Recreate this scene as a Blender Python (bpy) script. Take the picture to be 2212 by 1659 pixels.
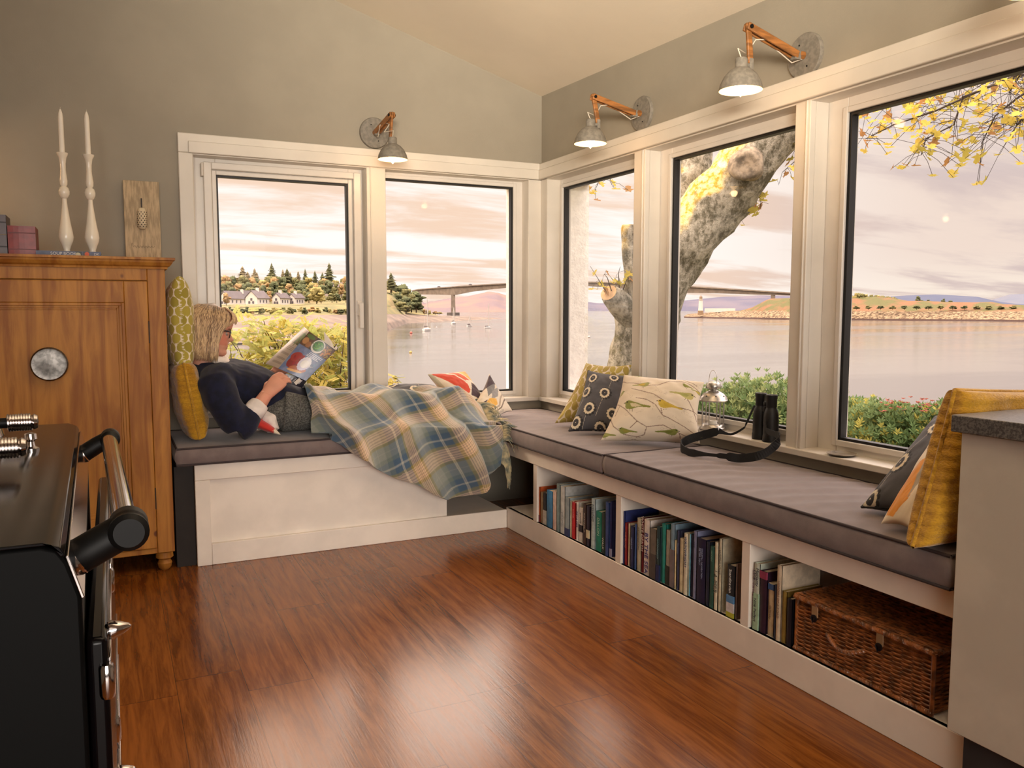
import bpy, bmesh, math, random
import numpy as np
from mathutils import Vector, Matrix
for _o in list(bpy.data.objects): bpy.data.objects.remove(_o)
S = bpy.context.scene
COL = S.collection
PI = math.pi
rnd = random.Random(7)

# ------------------------------------------------------------------ camera
YAW, PITCH, ROLL, FPX, CAMZ = 0.451434769, -0.090519375, 0.000469921, 1777.354, 1.12
FW = Vector((math.sin(YAW)*math.cos(PITCH), math.cos(YAW)*math.cos(PITCH), math.sin(PITCH)))
_r = Vector((math.cos(YAW), -math.sin(YAW), 0)); _u = _r.cross(FW)
RT = _r*math.cos(ROLL)+_u*math.sin(ROLL); UP = -_r*math.sin(ROLL)+_u*math.cos(ROLL)
CAM = Vector((0, 0, CAMZ))
cd = bpy.data.cameras.new('camera'); cam = bpy.data.objects.new('camera', cd); COL.objects.link(cam)
cd.sensor_fit = 'HORIZONTAL'; cd.sensor_width = 36; cd.lens = 36*FPX/2212; cd.clip_start = .05; cd.clip_end = 40000
m = Matrix((RT, UP, -FW)).transposed().to_4x4(); m.translation = CAM; cam.matrix_world = m
S.camera = cam
# directions a surveyor would read off the photograph: a pixel gives a bearing, the distance is the real one
def ray(px, py): return RT*((px-1106)/FPX) - UP*((py-829.5)/FPX) + FW
def on(ax, v, px, py):
    d = ray(px, py); return CAM + d*((v-CAM[ax])/d[ax])
def at(px, py, dist):
    d = ray(px, py); return CAM + d*(dist/math.hypot(d.x, d.y))
def lin(v):
    v = v/255; return v/12.92 if v <= .04045 else ((v+.055)/1.055)**2.4
def c(r, g, b): return (lin(r), lin(g), lin(b), 1)

# ------------------------------------------------------------------ render look
S.view_settings.view_transform = 'Standard'; S.view_settings.look = 'None'
S.view_settings.exposure = 0.0; S.view_settings.gamma = 1
S.cycles.max_bounces = 8; S.cycles.diffuse_bounces = 5; S.cycles.glossy_bounces = 4
S.cycles.transparent_max_bounces = 16; S.cycles.transmission_bounces = 6
S.cycles.caustics_reflective = False; S.cycles.caustics_refractive = False
S.cycles.sample_clamp_indirect = 6

# ------------------------------------------------------------------ node helpers
class N:
    """a node socket with arithmetic"""
    def __init__(s, nt, k): s.nt, s.k = nt, k
    def _m(s, op, *a, clamp=False):
        n = s.nt.nodes.new('ShaderNodeMath'); n.operation = op; n.use_clamp = clamp
        for i, v in enumerate((s,)+a):
            if isinstance(v, N): s.nt.links.new(v.k, n.inputs[i])
            else: n.inputs[i].default_value = v
        return N(s.nt, n.outputs[0])
    def __add__(s, o): return s._m('ADD', o)
    def __sub__(s, o): return s._m('SUBTRACT', o)
    def __mul__(s, o): return s._m('MULTIPLY', o)
    def __truediv__(s, o): return s._m('DIVIDE', o)
    def __gt__(s, o): return s._m('GREATER_THAN', o)
    def __lt__(s, o): return s._m('LESS_THAN', o)
    def f(s, op, *a): return s._m(op, *a)
    def clamp(s): return s._m('ADD', 0.0, clamp=True)
    def ramp(s, a, b, lo=0., hi=1.):
        n = s.nt.nodes.new('ShaderNodeMapRange'); n.interpolation_type = 'SMOOTHSTEP'
        s.nt.links.new(s.k, n.inputs[0])
        for i, v in enumerate((a, b, lo, hi)): n.inputs[i+1].default_value = v
        return N(s.nt, n.outputs[0])
class T:
    def __init__(s, nt): s.nt = nt
    def node(s, t, **kw):
        n = s.nt.nodes.new(t)
        for k, v in kw.items(): setattr(n, k, v)
        return n
    def link(s, a, b): s.nt.links.new(a.k if isinstance(a, N) else a, b)
    def coord(s, kind='Object'): return s.node('ShaderNodeTexCoord').outputs[kind]
    def xyz(s, v):
        n = s.node('ShaderNodeSeparateXYZ'); s.link(v, n.inputs[0]); return [N(s.nt, o) for o in n.outputs]
    def comb(s, x, y, z):
        n = s.node('ShaderNodeCombineXYZ')
        for i, v in enumerate((x, y, z)):
            if isinstance(v, N): s.link(v, n.inputs[i])
            else: n.inputs[i].default_value = v
        return n.outputs[0]
    def map(s, v, scale=(1, 1, 1), loc=(0, 0, 0), rot=(0, 0, 0)):
        n = s.node('ShaderNodeMapping'); s.link(v, n.inputs[0]); n.inputs[1].default_value = loc
        n.inputs[2].default_value = rot; n.inputs[3].default_value = scale; return n.outputs[0]
    def noise(s, v, scale=5, detail=3, rough=.55, dist=0):
        n = s.node('ShaderNodeTexNoise'); s.link(v, n.inputs['Vector'])
        n.inputs['Scale'].default_value = scale; n.inputs['Detail'].default_value = detail
        n.inputs['Roughness'].default_value = rough; n.inputs['Distortion'].default_value = dist
        return N(s.nt, n.outputs[0])
    def mix(s, f, a, b):
        n = s.node('ShaderNodeMix', data_type='RGBA')
        for i, v in ((0, f), (6, a), (7, b)):
            if isinstance(v, N): s.link(v, n.inputs[i])
            elif isinstance(v, bpy.types.NodeSocket): s.link(v, n.inputs[i])
            else: n.inputs[i].default_value = v
        return n.outputs[2]
    def bump(s, h, strength=.3, dist=.01):
        n = s.node('ShaderNodeBump'); n.inputs['Strength'].default_value = strength
        n.inputs['Distance'].default_value = dist; s.link(h, n.inputs['Height']); return n.outputs[0]
_M = {}
def newmat(name):
    m = bpy.data.materials.new(name); m.use_nodes = True; nt = m.node_tree; nt.nodes.clear()
    o = nt.nodes.new('ShaderNodeOutputMaterial'); b = nt.nodes.new('ShaderNodeBsdfPrincipled')
    nt.links.new(b.outputs[0], o.inputs[0]); return m, T(nt), b, o
def mat(name, col=None, rough=.6, metal=0, vary=.12, vs=8, bump=0, bs=60, stretch=(1, 1, 1), spec=.5, coat=0,
        sheen=0, attr=None, emit=None, es=1, col2=None, bd=.01):
    """a procedural material: colour broken by noise, optional bump; attr = colour attribute of the mesh"""
    if name in _M: return _M[name]
    m, t, b, o = newmat(name)
    co = t.map(t.coord(), stretch)
    if attr:
        a = t.node('ShaderNodeAttribute', attribute_name=attr); base = a.outputs['Color']
    else: base = None
    if vary and not attr:
        n = t.noise(co, vs, 4)
        c2 = col2 or tuple(x*(1-vary*1.6) for x in col[:3])+(1,)
        c1 = col if col2 else tuple(min(1, x*(1+vary)) for x in col[:3])+(1,)
        t.link(t.mix(n.ramp(.35, .65), c2, c1), b.inputs['Base Color'])
    elif attr:
        t.link(base, b.inputs['Base Color'])
    else: b.inputs['Base Color'].default_value = col
    b.inputs['Roughness'].default_value = rough; b.inputs['Metallic'].default_value = metal
    b.inputs['Specular IOR Level'].default_value = spec; b.inputs['Coat Weight'].default_value = coat
    b.inputs['Coat Roughness'].default_value = .08
    b.inputs['Sheen Weight'].default_value = sheen; b.inputs['Sheen Roughness'].default_value = .5
    if bump: t.link(t.bump(t.noise(co, bs, 4), bump, bd), b.inputs['Normal'])
    if emit:
        b.inputs['Emission Color'].default_value = emit; b.inputs['Emission Strength'].default_value = es
    _M[name] = m; return m

# ------------------------------------------------------------------ sky
W = bpy.data.worlds.new('sky'); S.world = W; W.use_nodes = True
nt = W.node_tree; nt.nodes.clear(); t = T(nt)
d = t.coord('Generated'); x, y, z = t.xyz(d)
el = z.f('MAXIMUM', 0.0)
den = el + .10
cl = t.comb(x/den, y/den, 0.0)
n1 = t.noise(t.map(cl, (.55, 1.5, 1), rot=(0, 0, .35)), 1.0, 6, .6, .4)
n2 = t.noise(t.map(cl, (.25, .7, 1), loc=(3, 1, 0), rot=(0, 0, .2)), 1.0, 4, .5)
cloud = (n1*.6 + n2*.4).ramp(.43, .56)
side = (x*.85 + y*-.52).ramp(.02, .40)                       # 0 = towards the sun side (left), 1 = right
warm = t.mix(cloud, c(250, 218, 193), (1.10, 1.03, .97, 1))
blue = t.mix(el.ramp(.12, .30), c(220, 200, 194), c(164, 182, 210))
cool = t.mix(cloud, blue, c(243, 222, 208))
cool = t.mix((el.ramp(0., .07)*-1 + 1)*cloud, cool, c(255, 240, 224))
vis = t.mix(side, warm, cool)
vis = t.mix((z*-1).ramp(0, .02), vis, (.30, .28, .27, 1))
# the overcast vault overhead is several times brighter than the rim of the sky
up = t.mix(z.ramp(.30, .44), (1, 1, 1, 1), (6.6, 6.2, 5.8, 1))
mm = t.node('ShaderNodeMix', data_type='RGBA', blend_type='MULTIPLY'); mm.inputs[0].default_value = 1
t.link(vis, mm.inputs[6]); t.link(up, mm.inputs[7])
bg = t.node('ShaderNodeBackground'); t.link(mm.outputs[2], bg.inputs[0]); bg.inputs[1].default_value = 1.0
wo = t.node('ShaderNodeOutputWorld'); t.link(bg.outputs[0], wo.inputs[0])

sl = bpy.data.lights.new('sun', 'SUN'); sun = bpy.data.objects.new('sun', sl); COL.objects.link(sun)
sl.energy = 1.0; sl.angle = math.radians(9); sl.color = (1, .80, .58)
sun.rotation_euler = (-Vector((-.55, .62, .62))).to_track_quat('-Z', 'Y').to_euler()
def area(name, loc, target, sx, sy, power, col, portal=False):
    l = bpy.data.lights.new(name, 'AREA'); o = bpy.data.objects.new(name, l); COL.objects.link(o)
    l.shape = 'RECTANGLE'; l.size = sx; l.size_y = sy; l.energy = power; l.color = col
    o.location = loc; o.rotation_euler = (Vector(target)-Vector(loc)).to_track_quat('-Z', 'Y').to_euler()
    if portal: l.cycles.is_portal = True
    return o
area('portal_back', (1.25, 4.50, 1.24), (1.25, 0, 1.24), 1.9, 1.25, 1, (1, 1, 1), True)
area('portal_right', (2.47, 2.7, 1.24), (0, 2.7, 1.24), 3.2, 1.25, 1, (1, 1, 1), True)
# added overhead fill light behind the camera to brighten the room
area('fill_overhead', (.3, -1.4, 2.75), (.6, 0.2, .4), 2.6, 2.2, 18, (1, .88, .74))
# added low fill light behind the camera, lifting the floor and seat fronts
_fill_low = area('fill_low', (.3, -3.3, 1.25), (.9, 3.7, .25), 3.4, 2.0, 36, (1, .92, .84)); _fill_low.data.spread = math.radians(70)
_up = area('fill_upward', (-.1, -.5, 1.75), (1.35, 2.3, 2.85), 1.2, .4, 43, (1, .86, .68)); _up.data.spread = math.radians(58)  # added upward fill light behind the camera to lift the ceiling

# ------------------------------------------------------------------ mesh helpers
class MB:
    def __init__(s): s.v, s.f, s.uv = [], [], None
    def add(s, vs, fs):
        o = len(s.v); s.v += [tuple(p) for p in vs]; s.f += [tuple(o+i for i in f) for f in fs]; return s
    def box(s, x0, x1, y0, y1, z0, z1, M=None):
        x0, x1 = sorted((x0, x1)); y0, y1 = sorted((y0, y1)); z0, z1 = sorted((z0, z1))
        vs = [Vector(p) for p in ((x0, y0, z0), (x1, y0, z0), (x1, y1, z0), (x0, y1, z0), (x0, y0, z1), (x1, y0, z1), (x1, y1, z1), (x0, y1, z1))]
        if M is not None: vs = [M @ p for p in vs]
        return s.add(vs, ((0, 3, 2, 1), (4, 5, 6, 7), (0, 1, 5, 4), (1, 2, 6, 5), (2, 3, 7, 6), (3, 0, 4, 7)))
    def rings(s, R, closed=True, cap=True):
        """loft through equal-length rings"""
        n = len(R[0]); vs = [p for r in R for p in r]; fs = []
        for i in range(len(R)-1):
            for j in range(n if closed else n-1):
                a, b = i*n+j, i*n+(j+1) % n
                fs.append((a, b, b+n, a+n))
        if cap and closed: fs += [tuple(range(n-1, -1, -1)), tuple((len(R)-1)*n+k for k in range(n))]
        return s.add(vs, fs)
    def tube(s, pts, rad, seg=10, cap=True, flat=None):
        """pts: path, rad: number or list (or (a,b) pairs with flat = preferred width axis)"""
        pts = [Vector(p) for p in pts]; n = len(pts)
        rad = rad if isinstance(rad, (list, tuple)) else [rad]*n
        R = []; ref = None
        for i, p in enumerate(pts):
            tg = (pts[min(i+1, n-1)]-pts[max(i-1, 0)])
            if tg.length < 1e-9: tg = Vector((0, 0, 1))
            tg.normalize()
            if flat is not None: ref0 = Vector(flat)
            elif ref is None: ref0 = Vector((0, 0, 1)) if abs(tg.z) < .9 else Vector((1, 0, 0))
            else: ref0 = ref
            a = (ref0 - tg*ref0.dot(tg)).normalized(); b = tg.cross(a); ref = a
            ra, rb = rad[i] if isinstance(rad[i], (list, tuple)) else (rad[i], rad[i])
            R.append([p + a*(ra*math.cos(2*PI*k/seg)) + b*(rb*math.sin(2*PI*k/seg)) for k in range(seg)])
        return s.rings(R, True, cap)
    def lathe(s, prof, o=(0, 0, 0), axis=(0, 0, 1), seg=24, cap=True):
        o = Vector(o); ax = Vector(axis).normalized()
        a = ax.orthogonal().normalized(); b = ax.cross(a)
        return s.rings([[o + ax*h + a*(r*math.cos(2*PI*k/seg)) + b*(r*math.sin(2*PI*k/seg)) for k in range(seg)] for r, h in prof], True, cap)
    def prism(s, poly, f0, f1):
        """poly in 2D, f0/f1 map (a,b) to the two end positions"""
        n = len(poly); vs = [f0(*p) for p in poly] + [f1(*p) for p in poly]
        return s.add(vs, [tuple(range(n)), tuple(range(2*n-1, n-1, -1))] + [(i+n, (i+1) % n+n, (i+1) % n, i) for i in range(n)])
    def grid(s, nu, nv, fn, uv=True):
        vs = []; UV = []
        for j in range(nv):
            for i in range(nu):
                u, v = i/(nu-1), j/(nv-1); vs.append(fn(u, v)); UV.append((u, v))
        fs = [(j*nu+i, j*nu+i+1, (j+1)*nu+i+1, (j+1)*nu+i) for j in range(nv-1) for i in range(nu-1)]
        if uv: s.uv = (s.uv or []) + UV
        return s.add(vs, fs)
    def build(s, name, m=None, parent=None, smooth=None, bevel=0, sub=0, fixn=True, vcol=None, loc=None, seg=2):
        me = bpy.data.meshes.new(name); me.from_pydata(s.v, [], s.f); me.update()
        if fixn:
            bm = bmesh.new(); bm.from_mesh(me); bmesh.ops.recalc_face_normals(bm, faces=bm.faces); bm.to_mesh(me); bm.free()
        if vcol is not None:
            ca = me.color_attributes.new('pattern', 'FLOAT_COLOR', 'POINT')
            ca.data.foreach_set('color', np.asarray(vcol, dtype=np.float32).ravel())
        o = bpy.data.objects.new(name, me); COL.objects.link(o)
        if m: me.materials.append(m)
        if loc is not None:
            L = Vector(loc); me.transform(Matrix.Translation(-L)); o.location = L
        if parent: adopt(o, parent)
        if bevel:
            b = o.modifiers.new('bevel', 'BEVEL'); b.width = bevel; b.segments = seg; b.limit_method = 'ANGLE'; b.angle_limit = math.radians(35)
        if sub: q = o.modifiers.new('sub', 'SUBSURF'); q.levels = sub; q.render_levels = sub
        if smooth: me.polygons.foreach_set('use_smooth', [True]*len(me.polygons))
        elif bevel or smooth is None: me.set_sharp_from_angle(angle=math.radians(38)) if hasattr(me, 'set_sharp_from_angle') else None
        if smooth is None:
            me.polygons.foreach_set('use_smooth', [True]*len(me.polygons)); me.set_sharp_from_angle(angle=math.radians(35))
        return o
def wloc(p):
    v = Vector((0, 0, 0)); M_ = Matrix.Identity(4)
    chain = []
    while p: chain.append(p); p = p.parent
    for q in reversed(chain): M_ = M_ @ Matrix.LocRotScale(q.location, q.rotation_euler, q.scale)
    return M_
def adopt(o, p):
    """parent o (built in world coordinates) to p, keeping it where it is"""
    M_ = wloc(p).inverted() @ Matrix.LocRotScale(o.location, o.rotation_euler, o.scale)
    o.parent = p; o.location, q, o.scale = M_.decompose(); o.rotation_euler = q.to_euler()
def tag(o, label=None, cat=None, group=None, kind=None):
    if label: o['label'] = label
    if cat: o['category'] = cat
    if group: o['group'] = group
    if kind: o['kind'] = kind
    return o
def struct(o): o['kind'] = 'structure'; return o
def empty(name, loc, label=None, cat=None, group=None, rz=0, kind=None):
    o = bpy.data.objects.new(name, None); COL.objects.link(o); o.location = loc; o.rotation_euler = (0, 0, rz)
    o.empty_display_size = .05
    return tag(o, label, cat, group, kind)
def text(name, s_, size, m, parent, M_, extr=.0004, align='CENTER'):
    cu = bpy.data.curves.new(name, 'FONT'); cu.body = s_; cu.size = size; cu.extrude = extr; cu.align_x = align; cu.align_y = 'CENTER'
    tmp = bpy.data.objects.new(name, cu); COL.objects.link(tmp)
    dg = bpy.context.evaluated_depsgraph_get(); dg.update()
    me = bpy.data.meshes.new_from_object(tmp.evaluated_get(dg)); COL.objects.unlink(tmp); bpy.data.objects.remove(tmp)
    me.name = name
    o = bpy.data.objects.new(name, me); COL.objects.link(o); me.materials.clear(); me.materials.append(m)
    L, q, sc = M_.decompose(); o.location = L; o.rotation_euler = q.to_euler(); o.scale = sc
    adopt(o, parent); return o
def apply_mods(o):
    dg = bpy.context.evaluated_depsgraph_get(); dg.update()
    me = bpy.data.meshes.new_from_object(o.evaluated_get(dg)); o.modifiers.clear(); o.data = me
def nz(x, y=0., z=0.):
    from mathutils import noise as _n
    return _n.noise(Vector((x, y, z)))
class Canvas:
    """a little painted pattern, read off at the vertices of a dense surface"""
    def __init__(s, w, h, bg):
        s.w, s.h = w, h; s.a = np.empty((h, w, 3)); s.a[:] = [lin(k) for k in bg]
        s.Y, s.X = np.mgrid[0:h, 0:w]; s.X = (s.X+.5)/w; s.Y = (s.Y+.5)/h; s.asp = w/h
    def put(s, mask, col, al=1):
        s.a[mask] = s.a[mask]*(1-al)+np.array([lin(k) for k in col])*al
    def ell(s, cx, cy, rx, ry, col, rot=0, al=1):
        dx, dy = s.X-cx, s.Y-cy; ct, st = math.cos(rot), math.sin(rot)
        s.put(((dx*ct+dy*st)/rx)**2+((-dx*st+dy*ct)/ry)**2 <= 1, col, al)
    def ring(s, cx, cy, r, w, col, n=0, amp=0):
        dx, dy = s.X-cx, s.Y-cy; a = np.arctan2(dy, dx); q = np.hypot(dx, dy)
        rr = r*(1+amp*np.abs(np.cos(a*n/2))) if n else r
        s.put((q <= rr) & (q >= r-w), col)
    def poly(s, pts, col, al=1):
        ins = np.zeros(s.X.shape, bool); n = len(pts)
        for i in range(n):
            (x0, y0), (x1, y1) = pts[i], pts[(i+1) % n]
            if y0 == y1: continue
            cr = ((s.Y >= min(y0, y1)) & (s.Y < max(y0, y1))); xi = x0+(s.Y-y0)*(x1-x0)/(y1-y0)
            ins ^= cr & (s.X < xi)
        s.put(ins, col, al)
    def line(s, pts, w, col, al=1):
        for (x0, y0), (x1, y1) in zip(pts, pts[1:]):
            dx, dy = x1-x0, y1-y0; L = dx*dx+dy*dy or 1e-9
            t_ = np.clip(((s.X-x0)*dx+(s.Y-y0)*dy)/L, 0, 1)
            s.put(np.hypot(s.X-x0-t_*dx, s.Y-y0-t_*dy) <= w/2, col, al)
    def rect(s, x0, x1, y0, y1, col, al=1): s.put((s.X >= x0) & (s.X < x1) & (s.Y >= y0) & (s.Y < y1), col, al)
    def sample(s, uvs):
        uv = np.asarray(uvs); i = np.clip((uv[:, 0]*s.w).astype(int), 0, s.w-1); j = np.clip((uv[:, 1]*s.h).astype(int), 0, s.h-1)
        return np.concatenate([s.a[j, i], np.ones((len(uv), 1))], 1)
# ------------------------------------------------------------------ room
WY, WX = 4.32, 2.285            # inner faces of the back (left in the photo) and right window walls
OY, OX = WY+.26, WX+.26         # outer faces
LX, FY = -1.7, -3.6             # left wall and the wall behind the camera
Z0, Z1 = .60, 1.87              # window openings
M_wall = mat('painted_wall', c(152, 145, 131), .75, vary=.03, vs=3, bump=.06, bs=140)
M_ceil = mat('ceiling_paint', c(236, 226, 208), .8, vary=.02, vs=2, bump=.04, bs=90)
M_trim = mat('gloss_white_trim', c(216, 210, 200), .38, vary=.03, vs=4, bump=.05, bs=25)
M_upvc = mat('white_upvc', c(220, 215, 208), .30, vary=.02)
M_render = mat('exterior_render', c(250, 246, 240), .9, vary=.05, vs=30, bump=.35, bs=70, bd=.015)
M_gasket = mat('black_gasket', c(14, 12, 12), .5, vary=0)
M_joinery = mat('painted_joinery', c(236, 226, 214), .45, vary=.04, vs=5, bump=.05, bs=30)

def floor_mat():
    m, t, b, o = newmat('oak_plank_floor')
    co = t.coord(); x, y, z = t.xyz(co)
    # planks run from the back wall towards the camera
    u = y; v = x + .06
    w = .19; row = (v/w).f('FLOOR'); fr = (v/w).f('FRACT')
    off = (row*12.9898).f('SINE')*43758.5; off = off.f('FRACT')
    L = 1.25; uu = u/L + off; pl = uu.f('FLOOR'); fu = uu.f('FRACT')
    idn = ((row*7.13 + pl*3.71).f('SINE')*4375.85).f('FRACT')
    grain = t.noise(t.comb(u*2.2 + idn*30, v*26, idn*9), 1.6, 7, .62, .5)
    fine = t.noise(t.comb(u*9 + idn*11, v*150, 0.), 1.2, 4, .6)
    blot = t.noise(t.comb(u*1.3, v*3, idn*3), 1.3, 3)
    base = t.mix((grain*.65 + fine*.15 + blot*.2).ramp(.36, .62), c(84, 40, 12), c(142, 84, 32))
    base = t.mix((idn*.45 + .1), base, t.mix(grain, c(110, 56, 20), c(172, 100, 40)))
    gap = (fr.f('SUBTRACT', .5).f('ABSOLUTE') > .494)
    gap2 = (fu.f('SUBTRACT', .5).f('ABSOLUTE') > .4988)
    g = (gap + gap2).clamp()
    base = t.mix(g*.55, base, c(45, 24, 12))
    t.link(base, b.inputs['Base Color'])
    t.link((grain*.12 + fine*.08) + .12, b.inputs['Roughness'])
    t.link(t.bump(grain*.5 + fine*.5 - g*.6, .12, .004), b.inputs['Normal'])
    b.inputs['Specular IOR Level'].default_value = .5
    return m
M_floor = floor_mat()
struct(MB().box(LX-.2, OX, FY-.2, OY, -.12, 0).build('floor', M_floor, bevel=0, smooth=False))
# ceiling: one plane falling towards the right wall; the walls stop at it
def ceil_z(x, y): return 2.345 - .29*(x-WX) + .03*(y-WY)
RX = -.35                                    # ridge, to the left of the picture
def cz(x, y): return ceil_z(x, y) if x >= RX else ceil_z(RX, y) - .29*(RX-x)
cm = MB()
for (xa, xb) in ((LX-.2, RX), (RX, OX)):
    q = []
    for dz in (0, .22):
        q += [(xa, FY-.2, cz(xa, FY)+dz), (xb, FY-.2, cz(xb, FY)+dz), (xb, OY, cz(xb, OY)+dz), (xa, OY, cz(xa, OY)+dz)]
    cm.add(q, ((0, 1, 2, 3), (7, 6, 5, 4), (0, 4, 5, 1), (1, 5, 6, 2), (2, 6, 7, 3), (3, 7, 4, 0)))
struct(cm.build('ceiling', M_ceil, smooth=False))
def top(x, y): return cz(x, y)+.1
# openings
A1 = (.38, 1.236); A2 = (1.340, 2.200)
B1 = (3.353, 4.235); B2 = (2.319, 3.262); B3 = (1.02, 2.246)
def wall_piece(mb, x0, x1, y0, y1, z0, z1=None):
    if z1 is not None: mb.box(x0, x1, y0, y1, z0, z1); return
    xs = [x0] + ([RX] if x0 < RX < x1 else []) + [x1]
    for a, b_ in zip(xs, xs[1:]):
        mb.add([(a, y0, z0), (b_, y0, z0), (b_, y1, z0), (a, y1, z0), (a, y0, top(a, y0)), (b_, y0, top(b_, y0)), (b_, y1, top(b_, y1)), (a, y1, top(a, y1))],
               ((0, 3, 2, 1), (4, 5, 6, 7), (0, 1, 5, 4), (1, 2, 6, 5), (2, 3, 7, 6), (3, 0, 4, 7)))
def two_skin(name, pieces):
    """inner plaster and outer render leaf of a wall; each list item (x0,x1,y0,y1,z0,z1)"""
    w = MB()
    for p in pieces: wall_piece(w, *p)
    return struct(w.build(name, M_wall, smooth=False))
YI = WY+.10; XI = WX+.10
two_skin('wall_back', [(LX-.2, A1[0], WY, YI, 0), (A2[1], XI, WY, YI, 0), (A1[0], A2[1], WY, YI, 0, Z0-.02), (A1[0], A2[1], WY, YI, Z1)])
two_skin('wall_right', [(WX, XI, B1[1], YI-.10, 0), (WX, XI, FY, B3[0], 0), (WX, XI, B3[0], B1[1], 0, Z0-.02), (WX, XI, B3[0], B1[1], Z1),
                        (WX+.015, XI, B1[0], B2[1], Z0-.02, Z1), (WX+.015, XI, B2[0], B3[1], Z0-.02, Z1)][0:1] +
         [(WX, XI, FY, B3[0], 0), (WX, XI, B3[0], B1[1], 0, Z0-.02), (WX, XI, B3[0], B1[1], Z1),
          ])
w = MB()
e0, e1 = .02, .06      # outer leaf openings slightly wider than the frames' daylight
for p in [(LX-.2, A1[0]+e0, YI, OY, -6), (A2[1]-e0, OX, YI, OY, -6), (A1[0]+e0, A2[1]-e0, YI, OY, -6, Z0+.02), (A1[0]+e0, A2[1]-e0, YI, OY, Z1-.02),
          (A1[1]-.02, A2[0]+.02, YI, YI+.06, Z0, Z1), 
          (XI, OX, B1[1]-e0, YI, -6), (XI, OX, FY, B3[0], -6), (XI, OX, B3[0], B1[1], -6, Z0+.02), (XI, OX, B3[0], B1[1], Z1-.02),
          (XI, XI+.06, B2[1]-.01, B1[0]+.01, Z0, Z1), (XI, XI+.06, B3[1]-.01, B2[0]+.01, Z0, Z1)]: wall_piece(w, *p)
struct(w.build('wall_exterior', M_render, smooth=False))
w = MB(); wall_piece(w, LX-.2, LX, FY-.2, WY, 0); struct(w.build('wall_left', M_wall, smooth=False))
w = MB(); wall_piece(w, LX, OX, FY-.2, FY, 0); struct(w.build('wall_front', M_wall, smooth=False))

# ------------------------------------------------------------------ windows
def glass_mat():
    m, t, b, o = newmat('window_glass')
    t.nt.nodes.remove(b)
    tr = t.node('ShaderNodeBsdfTransparent'); gl = t.node('ShaderNodeBsdfGlossy'); gl.inputs['Roughness'].default_value = .02
    lw = t.node('ShaderNodeLayerWeight'); lw.inputs['Blend'].default_value = .12
    mx = t.node('ShaderNodeMixShader'); f = N(t.nt, lw.outputs['Fresnel'])*.7
    t.link(f, mx.inputs[0]); t.link(tr.outputs[0], mx.inputs[1]); t.link(gl.outputs[0], mx.inputs[2]); t.link(mx.outputs[0], o.inputs[0])
    return m
M_glass = glass_mat()
def frame_ring(mb, f, a0, a1, b0, b1, w0, w1, d0, d1):
    """rectangular ring: outer a0..a1 x b0..b1, members w0 (sides) w1 (top/bottom), depth d0..d1; f maps (a,d,b) boxes"""
    f(mb, a0, a0+w0, d0, d1, b0, b1); f(mb, a1-w0, a1, d0, d1, b0, b1)
    f(mb, a0+w0, a1-w0, d0, d1, b0, b0+w1); f(mb, a0+w0, a1-w0, d0, d1, b1-w1, b1)
fA = lambda mb, a0, a1, d0, d1, b0, b1: mb.box(a0, a1, WY+d0, WY+d1, b0, b1)
fB = lambda mb, a0, a1, d0, d1, b0, b1: mb.box(WX+d0, WX+d1, a0, a1, b0, b1)
def window(name, f, op, pane, sash=None):
    a0, a1 = op; p0, p1, q0, q1 = pane          # daylight of the glass
    r = MB()
    f(r, a0, p0-.012, .075, .13, Z0, Z1); f(r, p1+.012, a1, .075, .13, Z0, Z1)
    f(r, p0-.012, p1+.012, .075, .13, Z0, q0-.012); f(r, p0-.012, p1+.012, .075, .13, q1+.012, Z1)
    root = struct(r.build(name, M_upvc, bevel=.003, smooth=None)); del root['kind']; root['kind'] = 'structure'
    b = MB(); frame_ring(b, f, p0-.030, p1+.030, q0-.030, q1+.030, .021, .021, .067, .080)
    b.build('glazing_bead', M_upvc, root, bevel=.003)
    g = MB(); frame_ring(g, f, p0-.0125, p1+.0125, q0-.0125, q1+.0125, .0125, .0125, .082, .112)
    g.build('gasket', M_gasket, root, smooth=False)
    k = MB(); f(k, p0-.003, p1+.003, .092, .096, q0-.003, q1+.003); k.build('glass_pane', M_glass, root, smooth=False)
    return root
W1 = window('window_1', fA, A1, (.502, 1.149, .692, 1.776))
W2 = window('window_2', fA, A2, (1.366, 2.127, .646, 1.820))
W3 = window('window_3', fB, B1, (3.42, 4.187, .654, 1.806))
W4 = window('window_4', fB, B2, (2.405, 3.160, .660, 1.806))
W5 = window('window_5', fB, B3, (1.10, 2.144, .657, 1.800))
# opening casement of window_1: raised sash with handle and hinge
s_ = MB()
for a0, a1, b0, b1 in ((.432, .470, .628, 1.842), (1.182, 1.222, .628, 1.842), (.47, 1.182, .628, .66), (.47, 1.182, 1.808, 1.842)):
    fA(s_, a0, a1, .045, .078, b0, b1)
s_.build('casement_sash', M_upvc, W1, bevel=.004)
h = MB(); fA(h, 1.188, 1.212, .030, .046, 1.085, 1.165)
hd = h.build('handle_plate', M_upvc, W1, bevel=.003)
h = MB(); h.tube([(1.200, WY+.03, 1.145), (1.200, WY+.0, 1.145)], .009, 10); fA(h, 1.190, 1.211, -.012, .002, 1.02, 1.155)
h.build('handle', M_upvc, W1, bevel=.005)
h = MB(); fA(h, .420, .432, .03, .078, 1.77, 1.835); h.build('hinge', mat('hinge_cap', c(205, 198, 188), .4, vary=0), W1, bevel=.003)

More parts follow.
